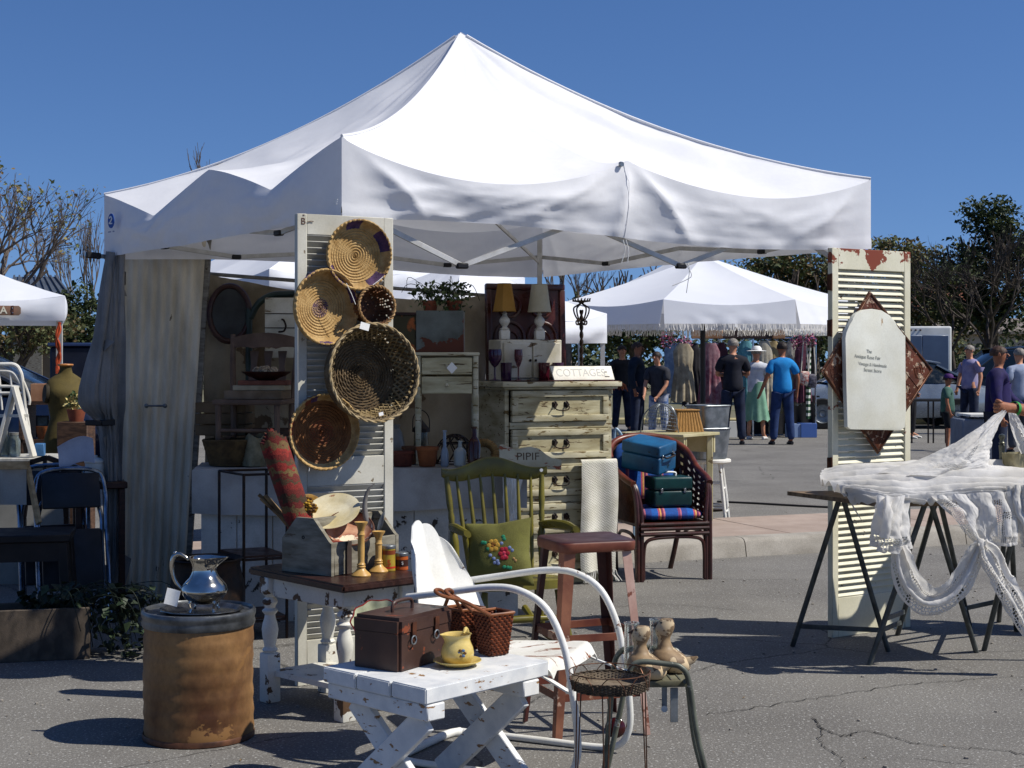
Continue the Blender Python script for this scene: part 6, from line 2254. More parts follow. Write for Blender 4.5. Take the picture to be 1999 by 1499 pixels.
patch(bm, [[(206, 492, 8.98), (218, 492, 8.92), (228, 492, 8.9), (246, 494, 8.93)],
           [(182, 640, 8.95), (204, 640, 8.84), (222, 640, 8.88), (246, 640, 8.93)],
           [(150, 775, 8.92), (185, 775, 8.8), (212, 775, 8.86), (244, 775, 8.93)],
           [(186, 826, 8.95), (203, 826, 8.9), (218, 826, 8.9), (242, 826, 8.94)],
           [(196, 905, 8.98), (206, 905, 8.9), (220, 905, 8.92), (240, 905, 8.95)],
           [(206, 1060, 9.0), (212, 1060, 8.94), (222, 1060, 8.94), (238, 1060, 8.96)],
           [(206, 1180, 9.0), (212, 1182, 8.94), (220, 1182, 8.97), (232, 1180, 9.1)]], 50, 90, .05, 2.2, 51, (2.2, .6))
P('cloth', bm, GCL, dr, ang=70)
cb_ = T('clamp_bar', 'black clamp bar sticking out above the grey canvas drape', 'clamp', W(170, 497, 8.9))
bm = BM()
bar(bm, W(168, 497, 8.85), W(196, 500, 8.9), .03, .036, bev=.005)
P('grip', bm, BLK, cb_)
bm = BM()
bar(bm, W(195, 500, 8.9), W(236, 503, 9.0), .02, .024, bev=.003)
P('bar', bm, STEEL, cb_)
cb_ = T('spring_clamp', 'black spring clamp pinching the grey canvas drape at mid height', 'clamp', W(198, 826, 8.8))
bm = BM()
bar(bm, W(166, 825, 8.78), W(198, 826, 8.8), .02, .032, bev=.005)
P('grip', bm, BLK, cb_)
bm = BM()
bar(bm, W(197, 826, 8.8), W(224, 824, 8.86), .022, .036, bev=.005)
P('jaw', bm, BLK, cb_)

# ------------------------------------------------------------------ chrome chairs, folded, with paper and pot on them
CHR = mat('dull chrome tube', '#8f99a8', .22, metal=1, var='#5d6774', vs=12)
VIN = mat('dark vinyl', '#1b1c22', .4, var='#101116', vs=9)
def fchair(px, d, lean, label):
    o = L(px, d)
    M = FR(o, 24, -lean)
    root = T('folding_chair', label, 'chair', o, 'chrome chairs folded and leaning together')
    for y, h, w in ((0, .86, .19), (.06, .72, .17)):
        bm = BM()
        tube(bm, curve([M @ V((-w, y, .0)), M @ V((-w, y, h * .6)), M @ V((-w, y, h - .1)), M @ V((-w + .06, y, h)), M @ V((w - .06, y, h)), M @ V((w, y, h - .1)), M @ V((w, y, h * .6)), M @ V((w, y, 0))], 5), .0125, 9)
        P('tube_frame', bm, CHR, root)
    bm = BM()
    box(bm, M, .32, .028, .2, .012, 2, o=(0, -.02, .74))
    P('backrest', bm, VIN, root)
    bm = BM()
    box(bm, M, .33, .04, .34, .015, 2, o=(0, .03, .36))
    P('seat', bm, VIN, root)
fchair(112, 8.75, 14, 'chrome tube folding chair with dark seat, nearest the iron bedstead')
fchair(148, 8.55, 16, 'chrome tube folding chair leaning on the other, nearest the grey drape')
pq = W(146, 895, 8.75)
bm = BM()
surf(bm, lambda u, v: pq + V(((u - .5) * .2, .03 * math.sin(u * 3) + .05 * v, .06 * math.sin(u * 2.2) - (v - .5) * .13 + .015 * math.sin(v * 5))), 16, 12)
thick(bm, .002)
S('paper_sheet', bm, mat('pale blue paper', '#c3c8d6', .8, var='#aeb4c6', vs=5), 'curled pale blue white sheet lying over the folded chrome chairs', 'paper', pq - V((0, 0, .1)))
eo = W(186, 938, 8.95)
ep = T('enamel_pot', 'white enamel pot with lid between the folded chairs and the grey drape', 'pot', eo)
bm = BM()
lathe(bm, FR(eo), [(0, 0), (.052, 0), (.058, .01), (.058, .1), (.062, .105), (.058, .108), (.054, .1), (0, .02)], 30)
P('pot', bm, WHITEP, ep)
bm = BM()
lathe(bm, FR(eo), [(.06, .106), (.063, .112), (.05, .125), (.015, .133), (.012, .145), (0, .147)], 30)
P('lid', bm, WHITEP, ep)
so2 = V((eo.x + .02, eo.y, 0))
bm = BM()
box(bm, FR(so2, 20), .3, .25, .04, .006, o=(0, 0, eo.z - .021))
pst = T('pot_stand', 'dark wooden stand under the white enamel pot beside the folded chairs', 'stand', so2)
P('top', bm, DARKWOOD, pst)
for x in (-.12, .12):
    for y in (-.09, .09):
        bm = BM()
        box(bm, FR(so2, 20), .035, .035, eo.z - .042, .003, o=(x, y, (eo.z - .042) / 2))
        P('leg', bm, DARKWOOD, pst)
# planter box with ivy in the shade
pb = T('planter_box', 'long low wooden planter box with ivy in the deep shade', 'planter', L(40, 7.45))
pa_, pe_ = L(-160, 7.35), L(176, 7.55)
pd = (pe_ - pa_).normalized()
pn = V((-pd.y, pd.x, 0))
PWD = mat('dull planter wood', '#574c40', .75, var='#3f372e', vs=4, st=(5, 3, 3), bump=.3)
for o, l in ((0, 0), (.24, 0)):
    bm = BM()
    bar(bm, pa_ + pn * o + V((0, 0, .125)), pe_ + pn * o + V((0, 0, .125)), .022, .25, bev=.003)
    P('side_board', bm, PWD, pb)
for e in (pa_, pe_):
    bm = BM()
    s_ = .012 if e is pa_ else -.012
    bar(bm, e + pd * s_ + pn * .012 + V((0, 0, .123)), e + pd * s_ + pn * .228 + V((0, 0, .123)), .022, .24)
    P('end_board', bm, PWD, pb)
bm = BM()
bar(bm, pa_ + pd * .03 + pn * .12 + V((0, 0, .2)), pe_ - pd * .03 + pn * .12 + V((0, 0, .2)), .2, .03)
P('soil', bm, mat('soil', '#2e241b', .95), pb)
IVY = [mat('ivy dark', '#1f2b1a', .6), mat('ivy mid', '#2c3a24', .6), mat('ivy deep', '#182215', .6)]
iv = T('ivy_plant', 'trailing green ivy spilling out of the planter box by the corrugated sheet', 'ivy', L(170, 7.66, .2))
rg = random.Random(21)
bm = BM()
for k in range(22):
    a = pe_ + pn * (.12 + jit(.08)) - pd * rg.random() * .3 + V((0, 0, .21))
    b = a + V((.1 + rg.random() * .35, jit(.15), .05 + rg.random() * .08))
    tube(bm, curve([a, a.lerp(b, .5) + V((0, 0, .06)), b, V((b.x + .06, b.y + jit(.05), max(.02, b.z - .12 - rg.random() * .2)))], 4), .0025, 4)
P('stems', bm, IVY[2], iv)
bm = BM()
leaves(bm, pe_ + pn * .12 + V((-.1, 0, .27)), (.26, .14, .09), 170, .055, rg, shape=1.3)
leaves(bm, pe_ + pn * .1 + V((.18, 0, .22)), (.24, .14, .14), 190, .05, rg, shape=1.3, droop=.2)
leaves(bm, pe_ + pn * .05 + V((.22, -.05, .1)), (.2, .1, .09), 90, .045, rg, shape=1.3, droop=.3)
P('foliage', bm, IVY, iv, ang=0, recalc=False)
# dark side bench, light wooden frame, iron bedstead
DARKW2 = mat('blackened wood', '#241d19', .6, var='#171210', vs=6)
db = T('dark_bench', 'dark brown wooden bench in the deep shade behind the planter box', 'bench', L(25, 8.25))
M = FR(L(25, 8.25), 12)
bm = BM()
box(bm, M, .62, .42, .04, .006, o=(0, 0, .52))
P('seat', bm, DARKW2, db)
for x in (-.27, .27):
    for y in (-.17, .17):
        bm = BM()
        bar(bm, M @ V((x, y, .5)), M @ V((x * 1.12, y * 1.1, 0)), .05, .05, bev=.004)
        P('leg', bm, DARKW2, db)
bm = BM()
box(bm, M, .5, .025, .1, o=(0, -.18, .45))
P('apron', bm, DARKW2, db)
wf = T('wooden_screen', 'plain light wooden framed screen propped on the dark bench', 'screen', W(20, 1015, 8.5))
LW = mat('light raw wood', '#b59a72', .7, var='#977c55', vs=5, st=(3, 3, 8))
for a, b in (((-14, 908), (56, 908)), ((54, 912), (76, 1022)), ((-14, 912), (-10, 1022))):
    bm = BM()
    bar(bm, W(a[0], a[1], 8.62), W(b[0], b[1], 8.5), .02, .045, bev=.002)
    P('rail', bm, LW, wf)
bm = BM()
vs = [bm.verts.new(W(x, y, 8.6)) for x, y in ((-12, 916), (52, 916), (52, 985), (-12, 985))]
bm.faces.new(vs)
thick(bm, .005)
P('panel', bm, mat('grey board', '#a7a59e', .8, var='#93918a', vs=4), wf)
ib_ = T('iron_bedstead', 'dark flat iron bed end behind the light wooden frame', 'bed end', L(85, 9.3))
def irod(a, b, w=.03):
    bm = BM()
    bar(bm, a, b, w, .03, up=(0, 1, 0), bev=.003)
    P('rail', bm, IRON, ib_)
irod(W(46, 1010, 9.3), W(60, 900, 9.3)); irod(W(60, 902, 9.3), W(92, 893, 9.3)); irod(W(92, 893, 9.3), W(124, 905, 9.3)); irod(W(88, 896, 9.3), W(88, 935, 9.3), .02); irod(W(124, 903, 9.3), W(130, 1010, 9.3)); irod(W(46, 932, 9.32), W(128, 932, 9.32), .02)
irod(W(46, 1010, 9.3), V((W(46, 1010, 9.3).x, 9.3, 0))); irod(W(130, 1010, 9.3), V((W(130, 1010, 9.3).x, 9.3, 0)))

# ------------------------------------------------------------------ the neighbouring stall on the left
nc = T('plank_counter', 'pale grey plank counter under the jars of the neighbouring stall', 'counter', L(55, 10.2))
bm = BM()
bar(bm, L(-120, 10.15, .80), L(140, 10.25, .80), .5, .04, up=(0, 0, 1), bev=.004)
P('top', bm, mat('pale grey planks', '#b6b3aa', .75, var='#98958b', vs=5, st=(8, 2, 2)), nc)
bm = BM()
bar(bm, L(-118, 9.95, .39), L(136, 10.05, .39), .02, .77, bev=.002)
P('front', bm, mat('grey front board', '#8b8981', .7, var='#77756d', vs=4), nc)
for px in (-100, 125):
    bm = BM()
    box(bm, FR(L(px, 10.35)), .05, .05, .78, o=(0, 0, .39))
    P('leg', bm, GREYWOOD, nc)
for px, r, h, lb in ((4, .05, .16, 'large clear storage jar at the frame edge of the plank counter'), (27, .042, .15, 'smaller clear storage jar under the white sign board legs')):
    jar(px, 10.15, r, h, .821, lb, mat('grey green glass', '#b9c4c0', .08, transm=.85, fine=0), lid=mat('dull tin lid', '#9b9a92', .4, metal=.6), neck=.7, nm='storage_jar')
bm = BM()
box(bm, FR(L(78, 10.2, .862), 10), .06, .1, .08, .003)
S('blue_box', bm, mat('blue carton', '#3d6f9e', .6, var='#2c557f', vs=9), 'small blue carton on the plank counter', 'carton', L(78, 10.2, .822))
aw = T('sandwich_board', 'white wooden sandwich board standing on the plank counter', 'sandwich board', W(38, 893, 10.1))
WB = mat('white sandwich board', '#d8d5cb', .6, var='#c3bfb2', vs=5)
apx = W(33, 754, 10.1)
for bx_, dy, m_ in ((70, -.05, 1), (-4, -.03, 0)):
    bm = BM()
    foot = W(bx_, 893, 10.1)
    foot.z = .8212
    bar(bm, apx + V((0, dy, 0)), foot + V((0, dy, .003)), .09 if m_ else .1, .022, up=(1, 0, .25), bev=.002)
    P('leaf', bm, WB, aw)
bm = BM()
bar(bm, apx + V((0, -.045, -.19)).lerp(V((0, -.045, -.19)), 0) + V((-.11, 0, 0)), apx + V((.09, -.045, -.19)), .01, .02)
P('crossbar', bm, WB, aw)
bh_ = T('white_bedstead', 'white tubular iron bed end with rounded corners behind the sandwich board', 'bed end', L(10, 11.0))
WI = mat('white iron tube', '#dcd9d0', .5, var='#c6c2b5', vs=10)
def wtube(pts, r=.011, nm='tube'):
    bm = BM()
    tube(bm, pts, r, 8)
    P(nm, bm, WI, bh_)
q = lambda x, y, d=11.0: W(x, y, d)
e0 = L(52, 11.0)
wtube(curve([q(-60, 711), q(0, 711), q(28, 712), q(39, 724), q(44, 745), q(50, 800), q(58, 870), V((q(62, 900).x, 11.0, 0))], 5), .014, 'hoop')
wtube(curve([q(-60, 725), q(0, 724), q(24, 727), q(36, 742), q(44, 760)], 4))
wtube([q(-60, 754), q(46, 754)]); wtube([q(-60, 767), q(44, 767)])
for x in (-2, 20):
    wtube([q(x, 725), q(x + 6, 800)], .008, 'bar')
wtube(curve([q(46, 745), q(54, 765), q(58, 780), q(57, 790)], 4), .01, 'scroll')
shf = T('shelf_unit', 'dark wooden shelf unit of oddments behind the dress form', 'shelf unit', L(95, 12.2))
def shb(x0, x1, z, nm='shelf', d=12.2):
    bm = BM()
    bar(bm, L(x0, d, z), L(x1, d, z), .34, .025, up=(0, 0, 1))
    P(nm, bm, OLDWOOD, shf)
for z in (.25, .82, 1.115):
    shb(52, 150, z)
for px in (54, 148):
    bm = BM()
    box(bm, FR(L(px, 12.2)), .03, .34, 1.1, o=(0, 0, .55))
    P('upright', bm, OLDWOOD, shf)
bm = BM()
M = FR(L(86, 12.15, 1.1285), 6)
for sx, sy, ox, oy in ((.17, .012, 0, -.09), (.17, .012, 0, .09), (.012, .165, .08, 0), (.012, .165, -.08, 0)):
    box(bm, M, sx, sy, .135, .002, o=(ox, oy, .0675))
box(bm, M, .15, .16, .01, o=(0, 0, .006))
S('wooden_crate', bm, mat('pinkish crate wood', '#a87c5c', .75, var='#8c6246', vs=6), 'open pinkish wooden crate on the top of the dark shelf unit', 'crate', L(86, 12.15, 1.1285))
bko = L(88, 12.1, .8335)
bm = BM()
lathe(bm, FR(bko), [(0, 0), (.05, 0)] + [(.05 + .002 * k, .01 * k) for k in range(1, 10)] + [(.07, .1)], 36, rfun=lambda a, j, k: .0035 * (1 if (j + k) % 2 else -1))
thick(bm, .003)
S('wicker_basket', bm, mat('orange wicker', '#9a5a2c', .7, var='#6d3a1a', vs=25, fine=.4, fs=200), 'small orange wicker basket on the middle shelf behind the dress form', 'basket', bko, ang=20)
vo = L(82, 12.15, .9)
bm = BM()
box(bm, FR(W(83, 832, 12.2), 8), .1, .02, .17, .003)
pf_ = T('picture_frame', 'small framed picture standing on the middle shelf behind the orange basket', 'picture', L(83, 12.2, .8335))
P('frame', bm, BLK, pf_)
bm = BM()
box(bm, FR(W(83, 832, 12.188), 8), .075, .004, .14)
P('picture', bm, mat('sea green picture', '#6e7f7a', .5, var='#39443f', vs=14), pf_)
# dress form
dfo = L(128, 11.6)
df = T('dress_form', 'mustard yellow cloth dress form with a wooden neck cap on a pole', 'dress form', dfo)
MUS = mat('mustard linen', '#5c5028', .9, var='#473d1d', vs=6, bump=.3, bs=90)
bm = BM()
dpf = [(.0, .70, 1), (.155, .70, .72), (.168, .76, .72), (.158, .86, .7), (.128, .96, .7), (.112, 1.02, .7), (.125, 1.1, .68), (.145, 1.18, .68), (.15, 1.24, .62), (.13, 1.30, .52), (.08, 1.335, .6), (.05, 1.355, .85), (.043, 1.39, .95), (.045, 1.405, 1), (0, 1.405, 1)]
rings = []
for r, z, e in dpf:
    a_ = R(25)
    ring = []
    for k in range(28):
        t = 2 * PI * k / 28
        x, y = r * math.cos(t), r * e * math.sin(t)
        if 1.12 < z < 1.26 and math.sin(t) < 0:
            y -= .03 * (1 - ((z - 1.18) / .08) ** 2) * abs(math.sin(t)) if abs((z - 1.18) / .08) < 1 else 0
        ring.append(bm.verts.new(dfo + V((x * math.cos(a_) - y * math.sin(a_), x * math.sin(a_) + y * math.cos(a_), z))))
    rings.append(ring)
for A, B in zip(rings[:-1], rings[1:]):
    for k in range(28):
        bm.faces.new((A[k], A[(k + 1) % 28], B[(k + 1) % 28], B[k]))
bmesh.ops.remove_doubles(bm, verts=bm.verts, dist=.0005)
P('torso', bm, MUS, df, ang=60)
bm = BM()
lathe(bm, FR(dfo), [(0, 1.404), (.052, 1.404), (.058, 1.412), (.055, 1.42), (0, 1.424)], 24)
P('neck_cap', bm, mat('orange wood cap', '#b27438', .4), df)
for s in (-1, 1):
    bm = BM()
    lathe(bm, axis_frame(dfo + V((s * .118, -.02 + s * .05, 1.2)), (s * .9, -.3 + s * .3, .1)), [(0, .02), (.05, .02), (.056, .0), (.05, -.02)], 24, sy=1.35)
    P('arm_cap', bm, mat('dark arm cap', '#2b2414', .8), df)
bm = BM()
tube(bm, [dfo, dfo + V((0, 0, .705))], .018, 10)
P('pole', bm, DARKWOOD, df)
for k in range(3):
    a = k * 2.09
    bm = BM()
    tube(bm, curve([dfo + V((0, 0, .18)), dfo + V((.12 * math.cos(a), .12 * math.sin(a), .1)), dfo + V((.22 * math.cos(a), .22 * math.sin(a), .012))], 4), .014, 8)
    P('foot', bm, DARKWOOD, df)
fpo = L(150, 11.3, 1.0)
bm = BM()
rg = random.Random(4)
vp = T('potted_plant', 'small yellow flowering plant beside the dress form', 'plant', L(149, 11.35))
leaves(bm, L(147, 11.35, 1.13), (.07, .08, .09), 120, .035, rg)
P('foliage', bm, [LEAFS[2], LEAFS[0], mat('cream blossom', '#cdbb7c', .8)], vp, ang=0, recalc=False)
bm = BM()
bar(bm, L(149, 11.35, 0), L(149, 11.35, 1.0), .22, .22, bev=.004)
P('wooden_stand', bm, OLDWOOD, vp)
bm = BM()
lathe(bm, FR(L(149, 11.35, 1.0005)), [(0, 0), (.05, 0), (.07, .09), (.066, .09), (0, .07)], 20)
P('clay_pot', bm, mat('terracotta', '#8d4c34', .8), vp)
# ------------------------------------------------------------------ rattan armchair with striped cushions and two train cases
wo = V((1.0, 10.42, 0))
WM = FR(wo, 16)
def WP(x, y, z):
    return WM @ V((x, y, z))
rc_ = T('rattan_armchair', 'dark brown rattan tub armchair with blue striped cushions by the chest', 'armchair', wo)
RAT = mat('dark brown rattan', '#43211a', .32, var='#2c140f', vs=9, spec=.55)
RTL = mat('red brown cane rim', '#6b3320', .4, var='#4c2216', vs=12)
SEAT = .40
for s in (-1, 1):
    for dx in (0, .028):
        bm = BM()
        tube(bm, curve([WP(s * (.255 - dx), -.235, 0), WP(s * (.255 - dx), -.235, .25), WP(s * (.255 - dx), -.23, .44), WP(s * (.262 - dx * .5), -.21, .58), WP(s * (.27 - dx * .3), -.17, .645)], 5), .017, 9)
        P('leg', bm, RAT, rc_)
    bm = BM()
    tube(bm, curve([WP(s * .2, .33, 0), WP(s * .225, .28, .2), WP(s * .24, .24, .40), WP(s * .25, .27, .7)], 5), .018, 9)
    P('leg', bm, RAT, rc_)
rim = curve([WP(-.27, -.2, .635), WP(-.29, -.1, .665), WP(-.295, .08, .72), WP(-.28, .24, .83), WP(-.18, .345, .90), WP(0, .38, .925), WP(.18, .345, .90), WP(.28, .24, .83), WP(.295, .08, .72), WP(.29, -.1, .665), WP(.27, -.2, .635)], 6)
bm = BM()
tube(bm, rim, .022, 10)
P('rim', bm, RTL, rc_)
bm = BM()
n = len(rim) - 1
iW = WM.inverted()
def shellp(u, v):
    p = iW @ rim[min(n, round(u * n))]
    k = 1 - .10 * (1 - v) * (p.y > .1)
    return WP(p.x * (.92 + .08 * v), p.y * k - .02 * (1 - v), .38 + (p.z - .38) * v + .0) + V((0, 0, 0))
def sp2(u, v):
    q = shellp(u, v)
    c0 = WP(0, 0, q.z)
    return q + (c0 - q).normalized() * .004 * math.sin(v * 40 + (PI if round(u * n) % 2 else 0))
surf(bm, sp2, n, 26, drop=lambda i, j: (i % 3 == 1 and j % 3 == 1 and i > n * .62))
P('woven_back', bm, mat('woven brown cane', '#4d2a1b', .55, var='#341a11', vs=30, bump=.5, bs=120), rc_)
bm = BM()
box(bm, WM, .50, .50, .03, .008, o=(0, 0, SEAT - .03))
P('seat', bm, RAT, rc_)
for z, y in ((.375, -.25), (.345, -.252), (.31, -.25)):
    bm = BM()
    tube(bm, [WP(-.24, y, z), WP(.24, y, z)], .014, 8)
    P('rail', bm, RAT, rc_)
for s in (-1, 1):
    bm = BM()
    tube(bm, curve([WP(s * .215, -.238, 0.01), WP(s * .212, -.24, .2), WP(s * .19, -.244, .265), WP(s * .12, -.246, .285), WP(0, -.246, .29)], 5), .012, 8)
    P('bow', bm, RAT, rc_)
    bm = BM()
    tube(bm, curve([WP(s * .25, -.21, 0.05), WP(s * .25, -.18, .24), WP(s * .25, -.1, .3), WP(s * .245, .1, .3), WP(s * .235, .2, .24)], 5), .012, 8)
    P('bow', bm, RAT, rc_)
STR = stripes('blue woven stripe', [(0, '#1f4c94'), (.36, '#7b3b66'), (.42, '#b56a7a'), (.46, '#26418a'), (.62, '#1b57a8'), (.80, '#a8485a'), (.85, '#d0a05a'), (.89, '#6d2a52'), (.95, '#c2707a')], 0, .24, .95)
cs1 = T('seat_cushion', 'blue and red striped seat cushion on the rattan armchair', 'cushion', WP(0, -.02, SEAT))
bm = BM()
def cush_(M, w, d, h):
    def fn(u, v):
        a = 2 * PI * u
        e = .45
        x = w * math.copysign(abs(math.cos(a)) ** e, math.cos(a))
        y = d * math.copysign(abs(math.sin(a)) ** e, math.sin(a))
        b = -PI / 2 + PI * v
        k = abs(math.cos(b)) ** .5
        return M @ V((x * k, y * k, h * math.sin(b)))
    return fn
surf(bm, cush_(WM @ Matrix.Translation((0, -.02, SEAT + .03)), .235, .235, .042), 48, 14, cu=True)
bmesh.ops.remove_doubles(bm, verts=bm.verts, dist=.0005)
P('cover', bm, STR, cs1, ang=70)
cs2 = T('back_cushion', 'blue and pink striped back cushion leaning in the rattan armchair', 'cushion', WP(0, .26, SEAT + .07))
bm = BM()
surf(bm, cush_(WM @ Matrix.Translation((-.02, .255, SEAT + .295)) @ Matrix.Rotation(R(76), 4, 'X'), .215, .2, .045), 48, 14, cu=True)
bmesh.ops.remove_doubles(bm, verts=bm.verts, dist=.0005)
P('cover', bm, STR, cs2, ang=70)
def case(label, M, w, d, h, m, seam, hz):
    root = T('train_case', label, 'case', M @ V((0, 0, 0)), 'vintage train cases on the rattan chair')
    bm = BM()
    box(bm, M, w, d, h * seam - .002, .018, 3, o=(0, 0, h * seam / 2))
    P('base', bm, m, root)
    bm = BM()
    box(bm, M, w + .003, d + .003, h * (1 - seam) - .002, .018, 3, o=(0, 0, h * (1 + seam) / 2))
    P('lid', bm, m, root)
    for x in (-.3, .3):
        bm = BM()
        box(bm, M, .018, .006, .03, .002, o=(x * w, -d / 2 - .003, h * seam))
        P('latch', bm, CHROME, root)
    bm = BM()
    if hz:
        tube(bm, curve([M @ V(q) for q in ((-.05, 0, h), (-.045, 0, h + .022), (.045, 0, h + .022), (.05, 0, h))], 5), .007, 8)
    else:
        tube(bm, curve([M @ V(q) for q in ((-.05, -d / 2, h * .6), (-.048, -d / 2 - .025, h * .58), (.048, -d / 2 - .025, h * .58), (.05, -d / 2, h * .6))], 5), .006, 8)
    P('handle', bm, PAPER if hz else IRON, root)
TEAL = mat('teal leatherette', '#123c3c', .38, var='#0c2b2d', vs=6, bump=.2, bs=200)
BLUE = mat('blue leatherette', '#1f5c86', .4, var='#17486c', vs=6, bump=.2, bs=200, chip='#10222f', cs=12, ct=.66)
m1 = WM @ Matrix.Translation((.03, -.06, SEAT + .0765)) @ Matrix.Rotation(R(-2), 4, 'Z')
case('dark teal train case with a white handle standing on the striped seat cushion', m1, .27, .2, .2, TEAL, .55, True)
m2 = WM @ Matrix.Translation((-.07, .05, SEAT + .318)) @ Matrix.Rotation(R(36), 4, 'Z') @ Matrix.Rotation(R(-9), 4, 'Y') @ Matrix.Rotation(R(8), 4, 'X')
case('bright blue train case lying tilted on top of the dark teal case', m2, .22, .30, .2, BLUE, .6, False)

# ------------------------------------------------------------------ pale table with wire cloche, picnic basket, then the tubs
pt = T('pale_table', 'pale yellow painted table holding a wire cloche and picnic basket', 'table', L(1285, 13.0))
PY = mat('pale yellow paint', '#b9b08c', .6, var='#a2996f', vs=5, chip='#6d5f45', cs=9, ct=.67)
p0, p1 = V((L(1208, 12.75, 0))), V((L(1338, 12.35, 0)))
TZ = 1.46 - 148 * 12.35 / FPX
pdx = (p1 - p0).normalized()
pnx = V((-pdx.y, pdx.x, 0))
bm = BM()
bar(bm, p0 + pnx * .25 + V((0, 0, TZ - .012)), p1 + pnx * .25 + V((0, 0, TZ - .012)), .56, .024, bev=.003)
P('table_top', bm, PY, pt)
for o in (.02, .48):
    bm = BM()
    bar(bm, p0 + pdx * .02 + pnx * o + V((0, 0, TZ - .095)), p1 - pdx * .02 + pnx * o + V((0, 0, TZ - .095)), .02, .14)
    P('apron', bm, PY, pt)
for a in (p0 + pdx * .05, p1 - pdx * .05):
    for o in (.05, .45):
        bm = BM()
        q = a + pnx * o
        bar(bm, q, q + V((0, 0, TZ - .025)), .05, .05, bev=.004)
        P('leg', bm, PY, pt)
wco = p0 + pdx * .25 + pnx * .2 + V((0, 0, TZ + .001))
wcl = T('wire_cloche', 'dome of grey wire mesh tilted on the pale yellow table', 'wire cloche', wco)
bm = BM()
M = Matrix.Translation(wco + V((.02, 0, .005))) @ Matrix.Rotation(R(8), 4, 'Y')
pf = [(.135 * math.cos(t * PI / 2) ** .7, .03 + .2 * math.sin(t * PI / 2)) for t in [k / 10 for k in range(11)]]
for k in range(18):
    a = k * PI / 18
    tube(bm, [M @ V((r * math.cos(a), r * math.sin(a), z)) for r, z in pf] + [M @ V((-r * math.cos(a), -r * math.sin(a), z)) for r, z in pf[::-1]][1:], .0018, 4)
for r, z in pf[:-1]:
    tube(bm, [M @ V((r * math.cos(a * PI / 14), r * math.sin(a * PI / 14), z)) for a in range(28)], .002, 4, closed=True)
P('mesh', bm, STEEL, wcl)
bm = BM()
tube(bm, curve([wco + V((-.15, -.1, 0)), wco + V((-.12, -.12, .15)), wco + V((0, -.13, .24)), wco + V((.12, -.12, .16)), wco + V((.16, -.1, 0))], 6), .005, 6)
P('handle', bm, STEEL, wcl)
pko = p0 + pdx * .36 + pnx * .44 + V((0, 0, TZ + .001))
pk = T('picnic_basket', 'honey coloured slatted picnic basket behind the wire cloche', 'basket', pko)
HON = mat('honey splint', '#a97c3e', .6, var='#86602c', vs=9, st=(20, 20, 2))
bm = BM()
for k in range(4):
    q = FR(pko, 12) @ Matrix.Rotation(k * PI / 2, 4, 'Z')
    surf(bm, lambda u, v, q=q: q @ V(((u * 2 - 1) * (.09 + .035 * (1 - v)), -(.09 + .035 * (1 - v)) - .004 * abs(math.sin(u * PI * 9)), v * .17)), 54, 8)
P('body', bm, HON, pk, ang=25)
bm = BM()
box(bm, FR(pko, 12), .2, .2, .012, .003, o=(0, 0, .177))
P('lid', bm, HON, pk)
# white stool and galvanised tubs
wso = L(1389, 13.2)
stl = T('white_stool', 'white painted wooden stool on splayed legs under the galvanised tub', 'stool', wso)
bm = BM()
STZ = 1.46 - 195 * 13.2 / FPX
lathe(bm, FR(wso), [(0, STZ - .035), (.15, STZ - .035), (.165, STZ - .025), (.165, STZ - .008), (.155, STZ), (0, STZ)], 36)
P('seat', bm, WHITEP, stl)
lf = []
for k in range(4):
    a = k * PI / 2 + .55
    f, t = wso + V((.2 * math.cos(a), .2 * math.sin(a), 0)), wso + V((.11 * math.cos(a), .11 * math.sin(a), STZ - .034))
    lf.append((f, t))
    bm = BM()
    tube(bm, [f, f.lerp(t, .5), t], [.013, .017, .014], 8)
    P('leg', bm, WHITEP, stl)
for k in range(4):
    for h in ((.28, .62) if k % 2 else (.35, .7)):
        bm = BM()
        tube(bm, [lf[k][0].lerp(lf[k][1], h), lf[(k + 1) % 4][0].lerp(lf[(k + 1) % 4][1], h)], .009, 7)
        P('rung', bm, WHITEP, stl)
def tub(label, o, w0, w1, d0, d1, h, yaw, nm='galvanised_tub', pit=0):
    root = T(nm, label, 'tub', o, 'galvanised tubs on the white stool')
    M = FR(o, yaw, pit)
    bm = BM()
    def rect(w, d, z):
        pts = []
        for k in range(40):
            a = 2 * PI * k / 40
            e = .35
            pts.append(M @ V((w * math.copysign(abs(math.cos(a)) ** e, math.cos(a)), d * math.copysign(abs(math.sin(a)) ** e, math.sin(a)), z)))
        return pts
    lev = [(w0 * .02, d0 * .02, .006), (w0, d0, .004), (w0 + (w1 - w0) * .5, d0 + (d1 - d0) * .5, h / 2), (w1, d1, h), (w1 - .004, d1 - .004, h), (w0 - .003, d0 - .003, .01)]
    rs = [[bm.verts.new(q) for q in rect(*l)] for l in lev]
    for A, B in zip(rs[:-1], rs[1:]):
        for k in range(40):
            bm.faces.new((A[k], A[(k + 1) % 40], B[(k + 1) % 40], B[k]))
    bm.faces.new(rs[0])
    P('body', bm, STEEL, root)
    bm = BM()
    tube(bm, rect(w1 + .002, d1 + .002, h), .006, 7, closed=True)
    P('rolled_rim', bm, STEEL, root)
    for s in (-1, 1):
        bm = BM()
        tube(bm, curve([M @ V((s * (w1 + .0), -.05, h - .03)), M @ V((s * (w1 + .03), -.045, h - .045)), M @ V((s * (w1 + .03), .045, h - .045)), M @ V((s * w1, .05, h - .03))], 5), .005, 6)
        P('handle', bm, STEEL, root)
tub('square galvanised tub standing on the white stool beside the black pole', wso + V((-.045, 0, STZ + .001)), .14, .165, .14, .165, .26, 24)
tub('taller galvanised pail stacked inside the square tub', wso + V((-.03, 0, STZ + .0125)), .11, .155, .11, .14, .44, 30, 'galvanised_pail')
bm = BM()
q = wso + V((-.08, -.03, STZ + .018))
